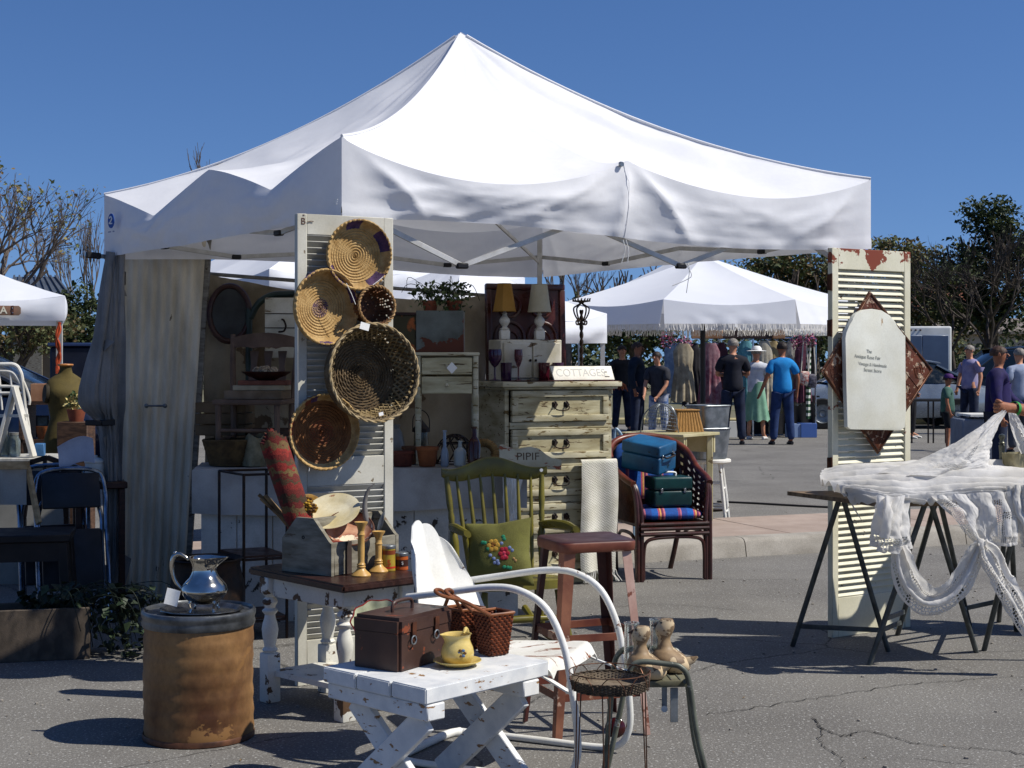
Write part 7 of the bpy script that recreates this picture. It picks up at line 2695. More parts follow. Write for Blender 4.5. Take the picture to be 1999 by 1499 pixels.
def cone_(u, v):
    a = 2 * PI * u
    r = .115 * (1 - v) + .03 * v + .004 * math.sin(v * 60)
    return FR(q, 0, -14) @ V((r * math.cos(a), r * .8 * math.sin(a), .05 + v * .37))
surf(bm, cone_, 40, 40, cu=True)
S('ribbed_pail', bm, mat('dull zinc', '#8d8a82', .55, metal=.5, var='#6e6b63', vs=9), 'dull ribbed zinc cone propped in the square galvanised tub', 'zinc cone', q)
# pale blue folding chair edge behind the chest
bf = T('blue_metal_chair', 'pale blue metal folding chair half hidden behind the cream chest', 'chair', L(1214, 11.4))
PB = mat('pale blue enamel', '#8fa9bd', .4, var='#7893a8', vs=8)
bm = BM()
tube(bm, curve([L(1196, 11.4), L(1198, 11.4, .6), W(1200, 845, 11.4), W(1208, 842, 11.4), W(1216, 858, 11.4), W(1224, 890, 11.4), L(1236, 11.3, .4), L(1240, 11.2)], 5), .012, 8)
P('frame', bm, PB, bf)
bm = BM()
bar(bm, W(1198, 875, 11.4), W(1219, 880, 11.38), .012, .16, bev=.004)
P('backrest', bm, PB, bf)
bm = BM()
bar(bm, L(1200, 11.35, .42), L(1236, 11.25, .42), .34, .02, bev=.005)
P('seat', bm, PB, bf)

# ------------------------------------------------------------------ the vendor at the lace table: a standing figure just beyond the picture's edge, one arm reaching in
def skin_obj(name, verts, edges, radii, m, parent, sub=1, root=0):
    me = bpy.data.meshes.new(name)
    L0 = rootloc(parent)
    me.from_pydata([V(v) - L0 for v in verts], edges, [])
    o = bpy.data.objects.new(name, me)
    COL.objects.link(o)
    o.parent = parent
    sk_ = o.modifiers.new('skin', 'SKIN')
    sk_.use_smooth_shade = True
    sk_.branch_smoothing = .4
    if not me.skin_vertices:
        bm_ = BM()
        bm_.from_mesh(me)
        bm_.verts.layers.skin.verify()
        bm_.to_mesh(me)
        bm_.free()
    for i, r in enumerate(radii):
        me.skin_vertices[0].data[i].radius = r if isinstance(r, tuple) else (r, r)
        me.skin_vertices[0].data[i].use_root = (i == root)
    sb_ = o.modifiers.new('sub', 'SUBSURF')
    sb_.levels = sb_.render_levels = sub
    me.materials.append(m)
    return o
def person(label, loc, yaw, H, skinm, shirt, trou, hairm, arms=None, dress=None, sleeves='short', shorts=False, stance=.1, hair='short', shoe=None, lean=0, group=None, hat=None, grip=0):
    """A standing figure: one continuous body; hair, clothes and shoes are its children. arms: elbow and hand per side, in body axes (x right of the viewer, -y forward)."""
    s = H / 1.75
    M = FR(loc, yaw)
    root = T('person', label, 'person', loc, group)
    q = lambda x, y, z: M @ V((x * s, (y - lean * max(0, z - .95)) * s, z * s))
    arms = arms or {}
    aL = arms.get(-1, ((-.275, .02, 1.14), (-.28, -.05, .89)))
    aR = arms.get(1, ((.275, .02, 1.14), (.28, -.05, .89)))
    Vv = [(0, 0, .95), (0, .005, 1.12), (0, .01, 1.30), (0, .012, 1.42), (0, .0, 1.50), (0, -.012, 1.575), (0, -.018, 1.655), (0, -.012, 1.715),
          (-.178, .01, 1.40), aL[0], aL[1], (.178, .01, 1.40), aR[0], aR[1],
          (-.085, 0, .90), (-.095 - stance * .3, -.012, .49), (-.10 - stance * .5, .012, .09), (-.105 - stance * .5, -.13, .03),
          (.085, 0, .90), (.095 + stance * .3, -.012, .49), (.10 + stance * .5, .012, .09), (.105 + stance * .5, -.13, .03)]
    E = [(0, 1), (1, 2), (2, 3), (3, 4), (4, 5), (5, 6), (6, 7), (3, 8), (8, 9), (9, 10), (3, 11), (11, 12), (12, 13), (0, 14), (14, 15), (15, 16), (16, 17), (0, 18), (18, 19), (19, 20), (20, 21)]
    Rr = [(.135, .1), (.125, .095), (.15, .105), (.13, .085), .052, (.07, .08), (.08, .095), (.06, .07), .058, .042, .03, .058, .042, .03, .083, .056, .038, .03, .083, .056, .038, .03]
    # hands: palm and five fingers each
    for hi, el in ((10, aL[0]), (13, aR[0])):
        h = V(Vv[hi])
        d = (h - V(el)).normalized()
        pm = h + d * .055
        Vv.append(tuple(pm)); E.append((hi, len(Vv) - 1)); Rr.append((.032, .018)); pi_ = len(Vv) - 1
        sd = d.cross(V((1, 0, 0))).normalized() if abs(d.x) < .8 else d.cross(V((0, 1, 0))).normalized()
        cl = sd.cross(d).normalized()
        for k in range(4):
            b = pm + sd * (.026 - .0175 * k) + d * .035
            l = (.034, .039, .036, .028)[k]
            if (grip == 1 and hi == 13) or (grip == -1 and hi == 10):          # a closed fist
                u_ = d
                for t in range(3):
                    b = b + u_ * l * .62 if t else b
                    Vv.append(tuple(b)); Rr.append(.0115 - .0008 * t)
                    E.append(((pi_ if t == 0 else len(Vv) - 2), len(Vv) - 1))
                    u_ = (u_ * .35 + cl * .95 if t == 0 else cl * .3 - d * .95).normalized()
                continue
            for t in range(2):
                Vv.append(tuple(b + d * l * (t + .2) + cl * .012 * t * t)); Rr.append(.0095 - .001 * t)
                E.append(((pi_ if t == 0 else len(Vv) - 2), len(Vv) - 1))
        Vv.append(tuple(pm + sd * .04 + d * .01)); Rr.append(.011); E.append((pi_, len(Vv) - 1))
        Vv.append(tuple(pm + sd * .05 + d * .045)); Rr.append(.009); E.append((len(Vv) - 2, len(Vv) - 1))
    sc_ = lambda r: (r[0] * s, r[1] * s) if isinstance(r, tuple) else r * s
    skin_obj('body', [q(*v) for v in Vv], E, [sc_(r) for r in Rr], skinm, root)
    # face
    hd = lambda x, y, z: q(x, y - .018, z)
    bm = BM()
    tube(bm, [hd(0, -.085, 1.66), hd(0, -.112, 1.63), hd(0, -.092, 1.622)], [.008 * s, .012 * s, .008 * s], 8)
    P('nose', bm, skinm, root)
    for sx in (-1, 1):
        bm = BM()
        ball(bm, FR(hd(.031 * sx, -.083, 1.662)), .011 * s, .006 * s, .006 * s, 8, 6)
        P('eye', bm, BLK, root)
        bm = BM()
        ball(bm, FR(hd(.084 * sx, .005, 1.645), yaw), .012 * s, .02 * s, .03 * s, 8, 6)
        P('ear', bm, skinm, root)
    bm = BM()
    ball(bm, FR(hd(0, -.083, 1.595), yaw), .024 * s, .008 * s, .006 * s, 8, 6)
    P('mouth', bm, mat('lips', '#7d3f38', .5), root)
    # hair
    if hairm:
        bm = BM()
        def hr(u, v):
            a, b = 2 * PI * u, PI * .62 * v
            fr = max(0, -math.sin(a))
            b *= 1 - .30 * fr
            lon = 1.0
            x, y, z = .092 * math.sin(b) * math.cos(a), .108 * math.sin(b) * math.sin(a), .092 * math.cos(b)
            if hair == 'long' and v > .6 and math.sin(a) > -.5:
                z -= (v - .6) * .5
                y += .01
            k = 1 + .04 * fbm((x * 30, y * 30, z * 30))
            return q(x * k, y * k + .0, 1.665 + z * k)
        surf(bm, hr, 28, 14, cu=True)
        bmesh.ops.remove_doubles(bm, verts=bm.verts, dist=.0004)
        P('hair', bm, hairm, root, ang=0)
    if hat:
        bm = BM()
        HM = FR(q(0, -.02, 1.70), yaw)
        wide = hat[1]
        lathe(bm, HM, [(0, .085 * s), (.06 * s, .08 * s), (.095 * s, .04 * s), (.1 * s, 0), ((.1 + .09 * wide) * s, -.012 * s), ((.1 + .09 * wide) * s, -.016 * s), (.098 * s, -.008 * s)], 28, sy=1.12)
        P('hat', bm, hat[0], root)
        if not wide:
            bm = BM()
            surf(bm, lambda u, v: HM @ V(((u - .5) * .15 * s, (-.1 - .075 * v + .06 * (u - .5) ** 2 * 4) * s, -.004 * s - .01 * v * s)), 10, 6)
            thick(bm, .003)
            P('peak', bm, hat[0], root)
    # shirt
    el = {'short': .62, 'long': 1.0, 'none': .15}[sleeves]
    sv = [(0, 0, .84), (0, 0, .97), (0, .005, 1.12), (0, .01, 1.30), (0, .012, 1.41), (0, .008, 1.5), (-.18, .01, 1.395), tuple(V((-.18, .01, 1.395)).lerp(V(aL[0]), min(1, el * 1.3))), (.18, .01, 1.395), tuple(V((.18, .01, 1.395)).lerp(V(aR[0]), min(1, el * 1.3)))]
    se = [(0, 1), (1, 2), (2, 3), (3, 4), (4, 5), (4, 6), (6, 7), (4, 8), (8, 9)]
    sr = [(.19, .145), (.185, .14), (.178, .135), (.195, .14), (.178, .14), .08, .096, .078, .096, .078]
    if sleeves == 'long':
        sv += [tuple(V(aL[1])), tuple(V(aR[1]))]
        se += [(7, 10), (9, 11)]
        sr += [.05, .05]
    skin_obj('shirt', [q(*v) for v in sv], se, [sc_(r) for r in sr], shirt, root)
    if dress:
        bm = BM()
        def sk(u, v):
            a = 2 * PI * u
            r = (.15 + .11 * v ** 1.2) * (1 + .06 * v * math.sin(9 * a + 2) + .03 * v * math.sin(5 * a))
            return q(r * math.cos(a), r * .8 * math.sin(a), 1.1 - v * .74 - .02 * v * math.sin(7 * a))
        surf(bm, sk, 60, 20, cu=True)
        P('skirt', bm, dress, root, ang=60)
    elif trou:
        kz = .42 if shorts else .07
        kn = 15
        lv = [(0, 0, 1.0), (-.095, 0, .86), Vv[15], (.095, 0, .86), Vv[19]]
        le = [(0, 1), (1, 2), (0, 3), (3, 4)]
        lr = [(.17, .13), .118, .088, .118, .088]
        if not shorts:
            lv += [(Vv[16][0], Vv[16][1], .07), (Vv[20][0], Vv[20][1], .07)]
            le += [(2, 5), (4, 6)]
            lr += [.075, .075]
        skin_obj('trousers', [q(*v) for v in lv], le, [sc_(r) for r in lr], trou, root)
    for sx, i in ((-1, 17), (1, 21)):
        bm = BM()
        f = q(Vv[i][0], -.05, 0)
        SM = FR(f, yaw)
        def sh(u, v, SM=SM):
            a = 2 * PI * u
            y = (.10 - .235 * v)
            w = .045 * (math.sin(PI * (.08 + .84 * v)) ** .5)
            h = (.085 - .045 * v) * (math.sin(PI * (.1 + .8 * v)) ** .35)
            return SM @ V((w * s * math.cos(a), y * s, max(0, (h * (.5 + .5 * math.sin(a))) * s)))
        g = surf(bm, sh, 16, 12, cu=True)
        bm.faces.new([x[0] for x in g]); bm.faces.new([x[-1] for x in g])
        P('shoe', bm, shoe or BLK, root)
    return root
HAIRD = mat('dark hair', '#1d1512', .6, var='#2b1f19', vs=30)
HAIRG = mat('grey hair', '#8c857c', .6, var='#6c665e', vs=30)
HAIRB = mat('brown hair', '#4a3324', .6, var='#36241a', vs=30)
DENIM = mat('dark denim', '#1c2740', .85, var='#141c30', vs=9, bump=.3, bs=150)
DEN2 = mat('blue denim', '#233a66', .85, var='#1a2c50', vs=9, bump=.3, bs=150)
vpo = V((3.06, 8.25, 0))
hand = V(W(1978, 797, 7.74))
iv_ = FR(vpo, 35).inverted()
hl = iv_ @ hand
vend = person('vendor in a grey tee reaching out one arm to lift the lace corner', vpo, 35, 1.7, SKIN, mat('grey tee', '#5c5a58', .9), DENIM, HAIRD,
       arms={-1: (((hl.x + .165) * .5 - .165 + .01, hl.y * .46, 1.18 * 1.75 / 1.7), ((hl.x + .055) * 1.75 / 1.7, (hl.y + .06) * 1.75 / 1.7, (hl.z + .0) * 1.75 / 1.7))}, sleeves='short', grip=-1)
bm = BM()
el_ = V((((hl.x + .165) * .5 - .155), hl.y * .46, 1.18))
hw_ = V((hl.x + .055, hl.y + .06, hl.z))
wp = FR(vpo, 35) @ (hw_ + (el_ - hw_) * .14)
ax = (FR(vpo, 35).to_3x3() @ (el_ - hw_))
lathe(bm, axis_frame(wp, ax), [(.034, -.009), (.037, -.009), (.037, .009), (.034, .009)], 20)
P('wristband', bm, mat('green wristband', '#2f8a3c', .6), vend)
# ------------------------------------------------------------------ other tents of the market
def stent(label, cen, yaw, side, ze, hem, pk, group='white market tents', nm='market_tent', legs=True):
    root = T(nm, label, 'tent', cen, group)
    M = FR(cen, yaw)
    h = side / 2
    cs = [V((-h, -h)), V((h, -h)), V((h, h)), V((-h, h))]
    bm = BM()
    for k in range(4):
        a, b = cs[k], cs[(k + 1) % 4]
        surf(bm, lambda u, v: M @ V((a.lerp(b, u) * (1 - v)).to_3d() + V((0, 0, ze + (pk - ze) * (.72 * v + .28 * v * v) - .07 * abs(math.sin(2 * PI * u)) * (1 - v) ** 3 + .008 * fbm((u * 6, v * 5, k + cen[0])) * min(1, 6 * v)))), 32, 14)
    bmesh.ops.remove_doubles(bm, verts=bm.verts, dist=.004)
    P('roof', bm, CANV2, root, ang=40)
    for k in range(4):
        a, b = cs[k], cs[(k + 1) % 4]
        n = (a + b).normalized()
        bm = BM()
        surf(bm, lambda u, v: M @ ((a.lerp(b, u) + n * (.03 * math.sin(PI * v) * (u not in (0, 1)) + .012 * fbm((u * 12, v * 3, k + cen[1])) * (u not in (0, 1)))).to_3d() + V((0, 0, ze - .07 * abs(math.sin(2 * PI * u)) * (1 - v) - (ze - hem) * v))), 40, 6)
        P('valance', bm, CANV2, root, ang=50)
    for q in cs:
        p = M @ (q * .97).to_3d()
        bm = BM()
        bar(bm, V((p.x, p.y, 0)), V((p.x, p.y, ze - .02)), .035, .035)
        P('leg', bm, ALU, root)
    return root
e1, e2 = V((.83, .558, 0)), V((-.558, .83, 0))
ca_ = L(525, 15.0)
stent('white market tent seen through the stall above the canvas backdrop, one side shaded', ca_ + e1 * 1.5 + e2 * 1.5, 34, 3.0, 2.33, 2.11, 3.2)
stent('low white market tent with a pleated valance just beyond the candle stand', V((-.416, 12.6, 0)), 45, 1.68, 1.826, 1.585, 2.27)
stent('white market tent farther off behind the fringed umbrella', V((3.35, 30, 0)), 40, 3.0, 2.55, 2.05, 3.5)
stent('small white market tent far away over the clothes rail', L(1535, 46), 20, 3.0, 2.45, 2.15, 3.2)
lt = stent('white market tent on the neighbouring stall with a wooden letter sign', V((-5.19, 18, 0)) + FR((0, 0, 0), 17) @ V((-1.5, 1.5, 0)), 17, 3.0, 2.19, 1.9, 2.85)
SM_ = FR(W(7, 606, 17.72), 17)
sgp = T('letter_sign', 'brown wooden sign with a pale letter A hanging on the neighbouring white tent', 'sign', W(7, 606, 17.72))
bm = BM()
prism(bm, SM_, [(-1.0, -.055), (.165, -.055), (.188, -.033), (.188, .033), (.165, .055), (-1.0, .055)], .03, .003)
P('plank', bm, mat('brown sign wood', '#86604b', .7, var='#6e5a4c', vs=9), sgp)
bm = BM()
box(bm, SM_, .025, .006, .112, o=(.098, -.018, 0))
P('strap', bm, mat('leather strap', '#4b2f26', .6), sgp)
for z in (-.026, .026):
    bm = BM()
    ball(bm, SM_ @ Matrix.Translation((.098, -.024, z)), .008, u=8, v=6)
    P('bolt', bm, CHROME, sgp)
text('lettering', 'A', SM_ @ Matrix.Translation((0, -.016, 0)), .115, mat('cream letter', '#d6d0bb', .7), sgp, .002, bold=.002)
bm = BM()
so_ = V((-5.24, 17.95, 0))
for k in range(2):
    tube(bm, curve([so_ + V((.0 + .02 * math.sin(i * 1.7 + k * 2), -.04 + .015 * math.cos(i * 1.3), 1.88 - i * .085)) for i in range(8)], 3), .018, 6)
S('orange_strap', bm, mat('orange webbing', '#b5481e', .7, var='#8f3515', vs=15), 'orange strap wound down the leg of the neighbouring white tent', 'strap', so_ + V((0, 0, 1.25)))

# fringed market umbrella
uo = L(1372, 15.0)
um = T('market_umbrella', 'large white fringed market umbrella on a black pole', 'umbrella', uo)
UR = 1.52
M = FR(uo, 25)
oc = [V((UR * math.cos(k * PI / 4), UR * math.sin(k * PI / 4), 0)) for k in range(8)]
bm = BM()
def fcz(v, u):
    return 1.98 + .48 * (1 - v) - .05 * math.sin(PI * u) * v
for k in range(8):
    a, b = oc[k], oc[(k + 1) % 8]
    surf(bm, lambda u, v: M @ (a.lerp(b, u) * v + V((0, 0, fcz(v, u) + .02 * math.sin(PI * v) * -1))), 16, 14)
bmesh.ops.remove_doubles(bm, verts=bm.verts, dist=.004)
P('canopy', bm, CANV2, um, ang=25)
for k in range(8):
    a, b = oc[k], oc[(k + 1) % 8]
    n = (a + b).normalized()
    vf = lambda u, v: M @ (a.lerp(b, u) + n * (.05 * v + .014 * fbm((u * 9, v * 2, k)) * math.sin(PI * u) * v) + V((0, 0, fcz(1, u) * (1 - v) + 1.765 * v)))
    bm = BM()
    surf(bm, vf, 28, 8)
    P('valance', bm, CANV2, um, ang=50)
    bm = BM()
    for i in range(90):
        p = vf((i + .5) / 90, 1)
        tube(bm, [p, p + V((jit(.006), jit(.006), -.03)), p + V((jit(.012), jit(.01), -.055 - rnd.random() * .015))], .0042, 3, caps=False)
    P('fringe', bm, mat('off white fringe', '#e4e2dd', .9, var='#cfccc5', vs=30), um)
    bm = BM()
    tube(bm, [M @ V((0, 0, 2.38)), M @ (a * .97 + V((0, 0, 1.96)))], .008, 5)
    P('rib', bm, BLK, um)
bm = BM()
tube(bm, [uo + V((0, 0, .03)), uo + V((0, 0, 2.44))], .026, 12)
P('pole', bm, BLK, um)
bm = BM()
lathe(bm, FR(uo), [(0, 0), (.24, 0), (.25, .02), (.2, .05), (.05, .07), (.04, .25), (0, .25)], 28)
P('base', bm, IRON, um)

# ------------------------------------------------------------------ vehicles
TYRE = mat('tyre rubber', '#141414', .8)
GLASS = mat('dark car glass', '#0d1519', .08, spec=.7, fine=0)
def car(label, loc, yaw, paint, kind='sedan', nm='parked_car'):
    root = T(nm, label, 'car', loc, 'vehicles parked behind the stalls')
    M = FR(loc, yaw)
    if kind == 'sedan':
        low = [(-2.25, .45, .62, .70), (-2.1, .3, .86, .82), (-1.2, .24, .96, .88), (0, .22, .95, .9), (1.0, .22, .93, .89), (1.8, .26, .80, .84), (2.2, .34, .66, .72), (2.3, .42, .56, .6)]
        cab = [(-1.75, .95, .97, .62), (-1.0, .95, 1.36, .66), (-.3, .95, 1.45, .66), (.25, .95, 1.42, .65), (1.25, .92, .95, .66)]
    else:
        low = [(-2.3, .5, .8, .74), (-2.2, .35, 1.05, .86), (-1.2, .3, 1.08, .92), (0, .28, 1.06, .93), (1.0, .28, 1.06, .93), (1.9, .32, .98, .88), (2.25, .4, .85, .78), (2.35, .5, .7, .66)]
        cab = [(-2.2, 1.05, 1.1, .74), (-2.0, 1.05, 1.66, .72), (-.5, 1.05, 1.74, .72), (.35, 1.05, 1.68, .7), (1.15, 1.05, 1.1, .72)]
    bm = BM()
    rs = []
    for x, z0, z1, w in low:
        r = []
        for y, z in ((-w * .9, z0), (-w, z0 + .12), (-w * 1.0, (z0 + z1) / 2 + .06), (-w * .9, z1 - .02), (-w * .6, z1 + .02), (0, z1 + .035), (w * .6, z1 + .02), (w * .9, z1 - .02), (w, (z0 + z1) / 2 + .06), (w, z0 + .12), (w * .9, z0)):
            r.append(bm.verts.new(M @ V((x, y, z))))
        rs.append(r)
    for A, B in zip(rs[:-1], rs[1:]):
        for k in range(11):
            bm.faces.new((A[k], A[(k + 1) % 11], B[(k + 1) % 11], B[k]))
    bm.faces.new(rs[0]); bm.faces.new(rs[-1][::-1])
    P('body', bm, paint, root, ang=50)
    bm = BM()
    rs = []
    for x, z0, z1, w in cab:
        rs.append([bm.verts.new(M @ V((x, y, z))) for y, z in ((-w * 1.22, z0), (-w, max(z0, z1 - .06)), (-w * .8, z1), (0, z1 + .015), (w * .8, z1), (w, max(z0, z1 - .06)), (w * 1.22, z0))])
    for A, B in zip(rs[:-1], rs[1:]):
        for k in range(6):
            bm.faces.new((A[k], A[k + 1], B[k + 1], B[k]))
    P('window', bm, GLASS, root, ang=40)
    bm = BM()
    x0, x1 = cab[1][0] - .12, cab[3][0] + .1
    zt = cab[2][2] + .02
    surf(bm, lambda u, v: M @ V((x0 + (x1 - x0) * u, (v * 2 - 1) * cab[2][3] * .86, zt - .03 * (2 * v - 1) ** 2 - .07 * (2 * u - 1) ** 2)), 12, 10)
    thick(bm, .02)
    P('roof', bm, paint, root)
    for s in (-1, 1):
        for i in (1, 3):
            bm = BM()
            j = i + (1 if i == 3 else -1)
            w = cab[i][3]
            bar(bm, M @ V((cab[i][0], s * w * .98, cab[i][2] - .03)), M @ V((cab[j][0], s * cab[j][3] * 1.1, cab[j][1] + .02)), .07, .03)
            P('pillar', bm, paint, root)
        for x in (-1.38, 1.42):
            wp_ = M @ V((x, s * .82, .32))
            ax = M.to_3x3() @ V((0, s, 0))
            bm = BM()
            lathe(bm, axis_frame(wp_, ax), [(.2, -.1), (.3, -.1), (.32, -.06), (.32, .06), (.3, .1), (.2, .1)], 26)
            wh = P('wheel', bm, TYRE, root)
            bm = BM()
            lathe(bm, axis_frame(wp_, ax), [(0, .06), (.06, .07), (.08, .05), (.18, .06), (.205, .1)], 20)
            P('rim', bm, STEEL, wh)
        bm = BM()
        ball(bm, M @ Matrix.Translation((low[-2][0] - .03, s * .55, low[-2][2] - .1)), .08, .14, .07, 12, 8)
        P('headlight', bm, CHROME, root)
    return root
nvy = car('dark navy parked car behind the dress form and sandwich board', L(-98, 19.0), 0, mat('navy car paint', '#0f1a33', .2, var='#0c1529', vs=2, spec=.7))
nvy.scale = (1.05, 1.05, 1.1)
car('silver grey parked car half hidden behind the peeling cream shutter', L(1720, 33), 180, mat('silver car paint', '#8d97a0', .25, metal=.4, var='#7d868f', vs=2))
car('black parked estate car behind the child in the purple cap', L(1968, 35), 180, mat('black car paint', '#0c0f10', .2, spec=.7), 'estate')
tr = T('box_trailer', 'white box trailer with blue grey doors and three roof lamps beyond the cream shutter', 'trailer', L(1800, 40))
M = FR(L(1800, 40), -6)
bm = BM()
box(bm, M, 1.5, 3.2, 1.75, .06, 3, o=(0, 1.6, 1.42))
P('body', bm, mat('white trailer paint', '#d5d6d3', .4, var='#c2c4c2', vs=2), tr)
for s in (-1, 1):
    bm = BM()
    box(bm, M, .66, .03, 1.4, .01, o=(s * .335, -.02, 1.36))
    P('door', bm, mat('blue grey door', '#5f6f87', .4, var='#54647c', vs=2), tr)
    bm = BM()
    lathe(bm, axis_frame(M @ V((s * .7, 1.6, .33)), M.to_3x3() @ V((s, 0, 0))), [(0, .05), (.18, .06), (.2, .1), (.31, .1), (.33, .05), (.33, -.08), (.2, -.1)], 24)
    P('wheel', bm, TYRE, tr)
for k in range(3):
    bm = BM()
    ball(bm, M @ Matrix.Translation((-.28 + .12 * k, -.01, 2.2)), .03, .02, .02, 8, 6)
    P('lamp', bm, mat('red lamp', '#3a1716', .3), tr)
dbx = T('waste_skip', 'dark blue steel skip standing beyond the neighbouring stall', 'skip', L(165, 23))
bm = BM()
box(bm, FR(L(165, 23), 8), 1.0, 1.2, 1.6, .03, o=(0, .6, .84))
P('bin', bm, mat('dark navy steel', '#11182a', .5, var='#0c1120', vs=3), dbx)
bm = BM()
box(bm, FR(L(165, 23), 8), 1.06, 1.26, .05, .01, o=(0, .6, 1.67))
P('lid', bm, mat('navy lid', '#24365c', .5), dbx)
for x in (-.4, .4):
    bm = BM()
    tube(bm, [L(165, 23.2) + V((x, .1, .04)), L(165, 23.2) + V((x, .9, .04))], .04, 8)
    P('runner', bm, IRON, dbx)

# ------------------------------------------------------------------ clothes stall with garlands
gst = T('garment_rail', 'chrome garment rail hung along the clothes stall under the market tents', 'garment rail', L(1490, 29))
GZ = W(0, 660, 29).z
def rail_post(px):
    bm = BM()
    tube(bm, [L(px, 29), L(px, 29, GZ)], .018, 8)
    P('post', bm, CHROME, gst)
for px in (1372, 1470, 1592):
    rail_post(px)
bm = BM()
tube(bm, [L(1372, 29, GZ), L(1592, 29, GZ)], .016, 8)
P('rail', bm, CHROME, gst)
def garment(px, d, ztop, L_, w0, w1, m, label, seed, sleeves=True, nm='hanging_dress'):
    o = L(px, d, ztop - L_)
    root = T(nm, label, 'garment', o, 'garments hung on the clothes stall')
    bm = BM()
    def fn(u, v):
        a = 2 * PI * u
        w = (w0 * (.55 + .45 * min(1, v * 8)) if v < .12 else w0 + (w1 - w0) * ((v - .12) / .88) ** 1.1 - .12 * w0 * math.exp(-((v - .4) / .12) ** 2))
        dp = .05 + .05 * v
        return o + V((w * math.cos(a) * (1 + .05 * math.sin(7 * v + seed)), dp * math.sin(a) * (1 + .4 * math.sin(11 * a + seed) * v), L_ * (1 - v) - .02 * math.sin(6 * a + seed) * v))
    surf(bm, fn, 36, 16, cu=True)
    P('cloth', bm, m, root, ang=70)
    bm = BM()
    tube(bm, [o + V((-w0 * .8, 0, L_ - .02)), o + V((0, 0, L_ + .05)), o + V((w0 * .8, 0, L_ - .02))], .006, 5)
    tube(bm, [o + V((0, 0, L_ + .05)), o + V((0.01, 0, L_ + .1))], .004, 5)
    P('hanger', bm, CHROME, root)
gm = lambda h, v: mat('cloth ' + h, h, .9, var=v, vs=9, bump=.3, bs=60)
garment(1334, 27.2, GZ - .12, 1.02, .17, .22, gm('#a69a80', '#857963'), 'beige sleeveless linen dress with grey print on the stall front', 1)
garment(1387, 28.2, GZ - .1, 1.25, .17, .24, gm('#8f6f74', '#6e3a48'), 'pink flowered dress hanging behind the navy shirted man', 2)
garment(1312, 28.6, GZ - .1, 1.0, .15, .2, gm('#8ea0b4', '#6f8298'), 'pale blue blouse hung next to the beige linen dress', 3)
garment(1492, 29.05, GZ - .05, 1.3, .16, .2, gm('#b5ae9c', '#8f8774'), 'cream gathered dress on the rail behind the woman in green', 4)
garment(1508, 29.1, GZ - .05, 1.35, .15, .2, gm('#9c8a64', '#7d6d4c'), 'tan long dress on the rail beside the cream one', 5)
garment(1456, 29.1, GZ - .05, 1.2, .15, .2, gm('#5f96a0', '#447983'), 'turquoise dress on the rail behind the navy shirted man', 6)
garment(1566, 29.0, GZ - .1, 1.1, .13, .18, gm('#6b3a4c', '#4e2a38'), 'dark plum dress on the rail end beside the blue shirted man', 7)
garment(1546, 29.15, GZ - .05, 1.2, .13, .18, gm('#b9b5ab', '#8d897f'), 'grey white dress on the rail behind the blue shirted man', 8)
garment(1352, 28.4, GZ - .1, 1.15, .15, .2, gm('#25242a', '#17161b'), 'black dress hanging just behind the black umbrella pole', 9)
garment(1405, 29.2, GZ - .08, 1.2, .16, .22, gm('#4b2733', '#331a24'), 'maroon dress hanging between the pink one and the turquoise one', 10)
garment(1522, 29.2, GZ - .05, 1.25, .14, .2, gm('#2c3a30', '#1e2a22'), 'forest green dress in the rail gap beside the tan dress', 11)
bm = BM()
surf(bm, lambda u, v: L(1574 + 9 * u, 28.7, GZ - .1 - 1.4 * v) + V((0, .03 * math.sin(u * 6 + v * 3), 0)), 8, 20)
thick(bm, .003)
S('striped_scarf', bm, stripes('green white stripe', [(0, '#24492f'), (.5, '#cfd2c8')], 2, .11, .9), 'long green and white striped scarf hanging at the rail end', 'scarf', L(1578, 28.7, GZ - 1.5))
for px, z, m, lb in ((1571, .98, mat('red bag', '#96261f', .5, var='#d8cdbf', vs=20), 'red and white shoulder bag on a long strap at the rail end'), (1585, .93, mat('dark bag', '#26242a', .5, var='#6a6670', vs=20), 'dark patterned shoulder bag on a long strap beside the red one')):
    o = L(px, 28.5, z)
    root = T('shoulder_bag', lb, 'bag', o, 'bags hanging at the rail end')
    bm = BM()
    surf(bm, cush_(FR(o + V((0, 0, .12))) @ Matrix.Rotation(R(90), 4, 'X'), .09, .13, .05), 24, 8, cu=True)
    bmesh.ops.remove_doubles(bm, verts=bm.verts, dist=.0005)
    P('pouch', bm, m, root)
    bm = BM()
    tube(bm, [o + V((-.07, 0, .22)), o + V((-.02, .02, GZ - z - .05)), o + V((.03, .02, GZ - z - .05)), o + V((.07, 0, .22))], .012, 5)
    P('strap', bm, mat('pale strap', '#b9b3a6', .7), root)
PINK = [mat('pink blossom', '#c9849c', .8), mat('rose blossom', '#a5506e', .8), LEAFS[2]]
for px, py, rx, rz, d, lb in ((1304, 662, .16, .16, 27.6, 'garland of pink blossoms over the beige linen dress'), (1336, 674, .16, .17, 27.4, 'second pink blossom garland nearest the black umbrella pole'), (1556, 668, .13, .14, 28.6, 'pink blossom garland above the blue shirted man'), (1582, 664, .14, .14, 28.5, 'pink blossom garland at the very end of the garment rail')):
    bm = BM()
    rg = random.Random(px)
    leaves(bm, W(px, py, d), (rx, .1, rz), 150, .06, rg)
    S('flower_garland', bm, PINK, lb, 'garland', W(px, py + 15, d), 'pink flower garlands', ang=0, recalc=False)
bt = T('stall_table', 'black cloth covered stall table under the hanging clothes', 'table', L(1510, 29.6))
bm = BM()
def bcl(u, v):
    p = L(1440 + 152 * u, 29.4)
    return p + V((0, .0 - .04 * v - .02 * math.sin(u * 40) * v, .75 - .72 * v))
surf(bm, bcl, 60, 8)
P('cloth_front', bm, mat('black cloth', '#14151a', .9), bt)
bm = BM()
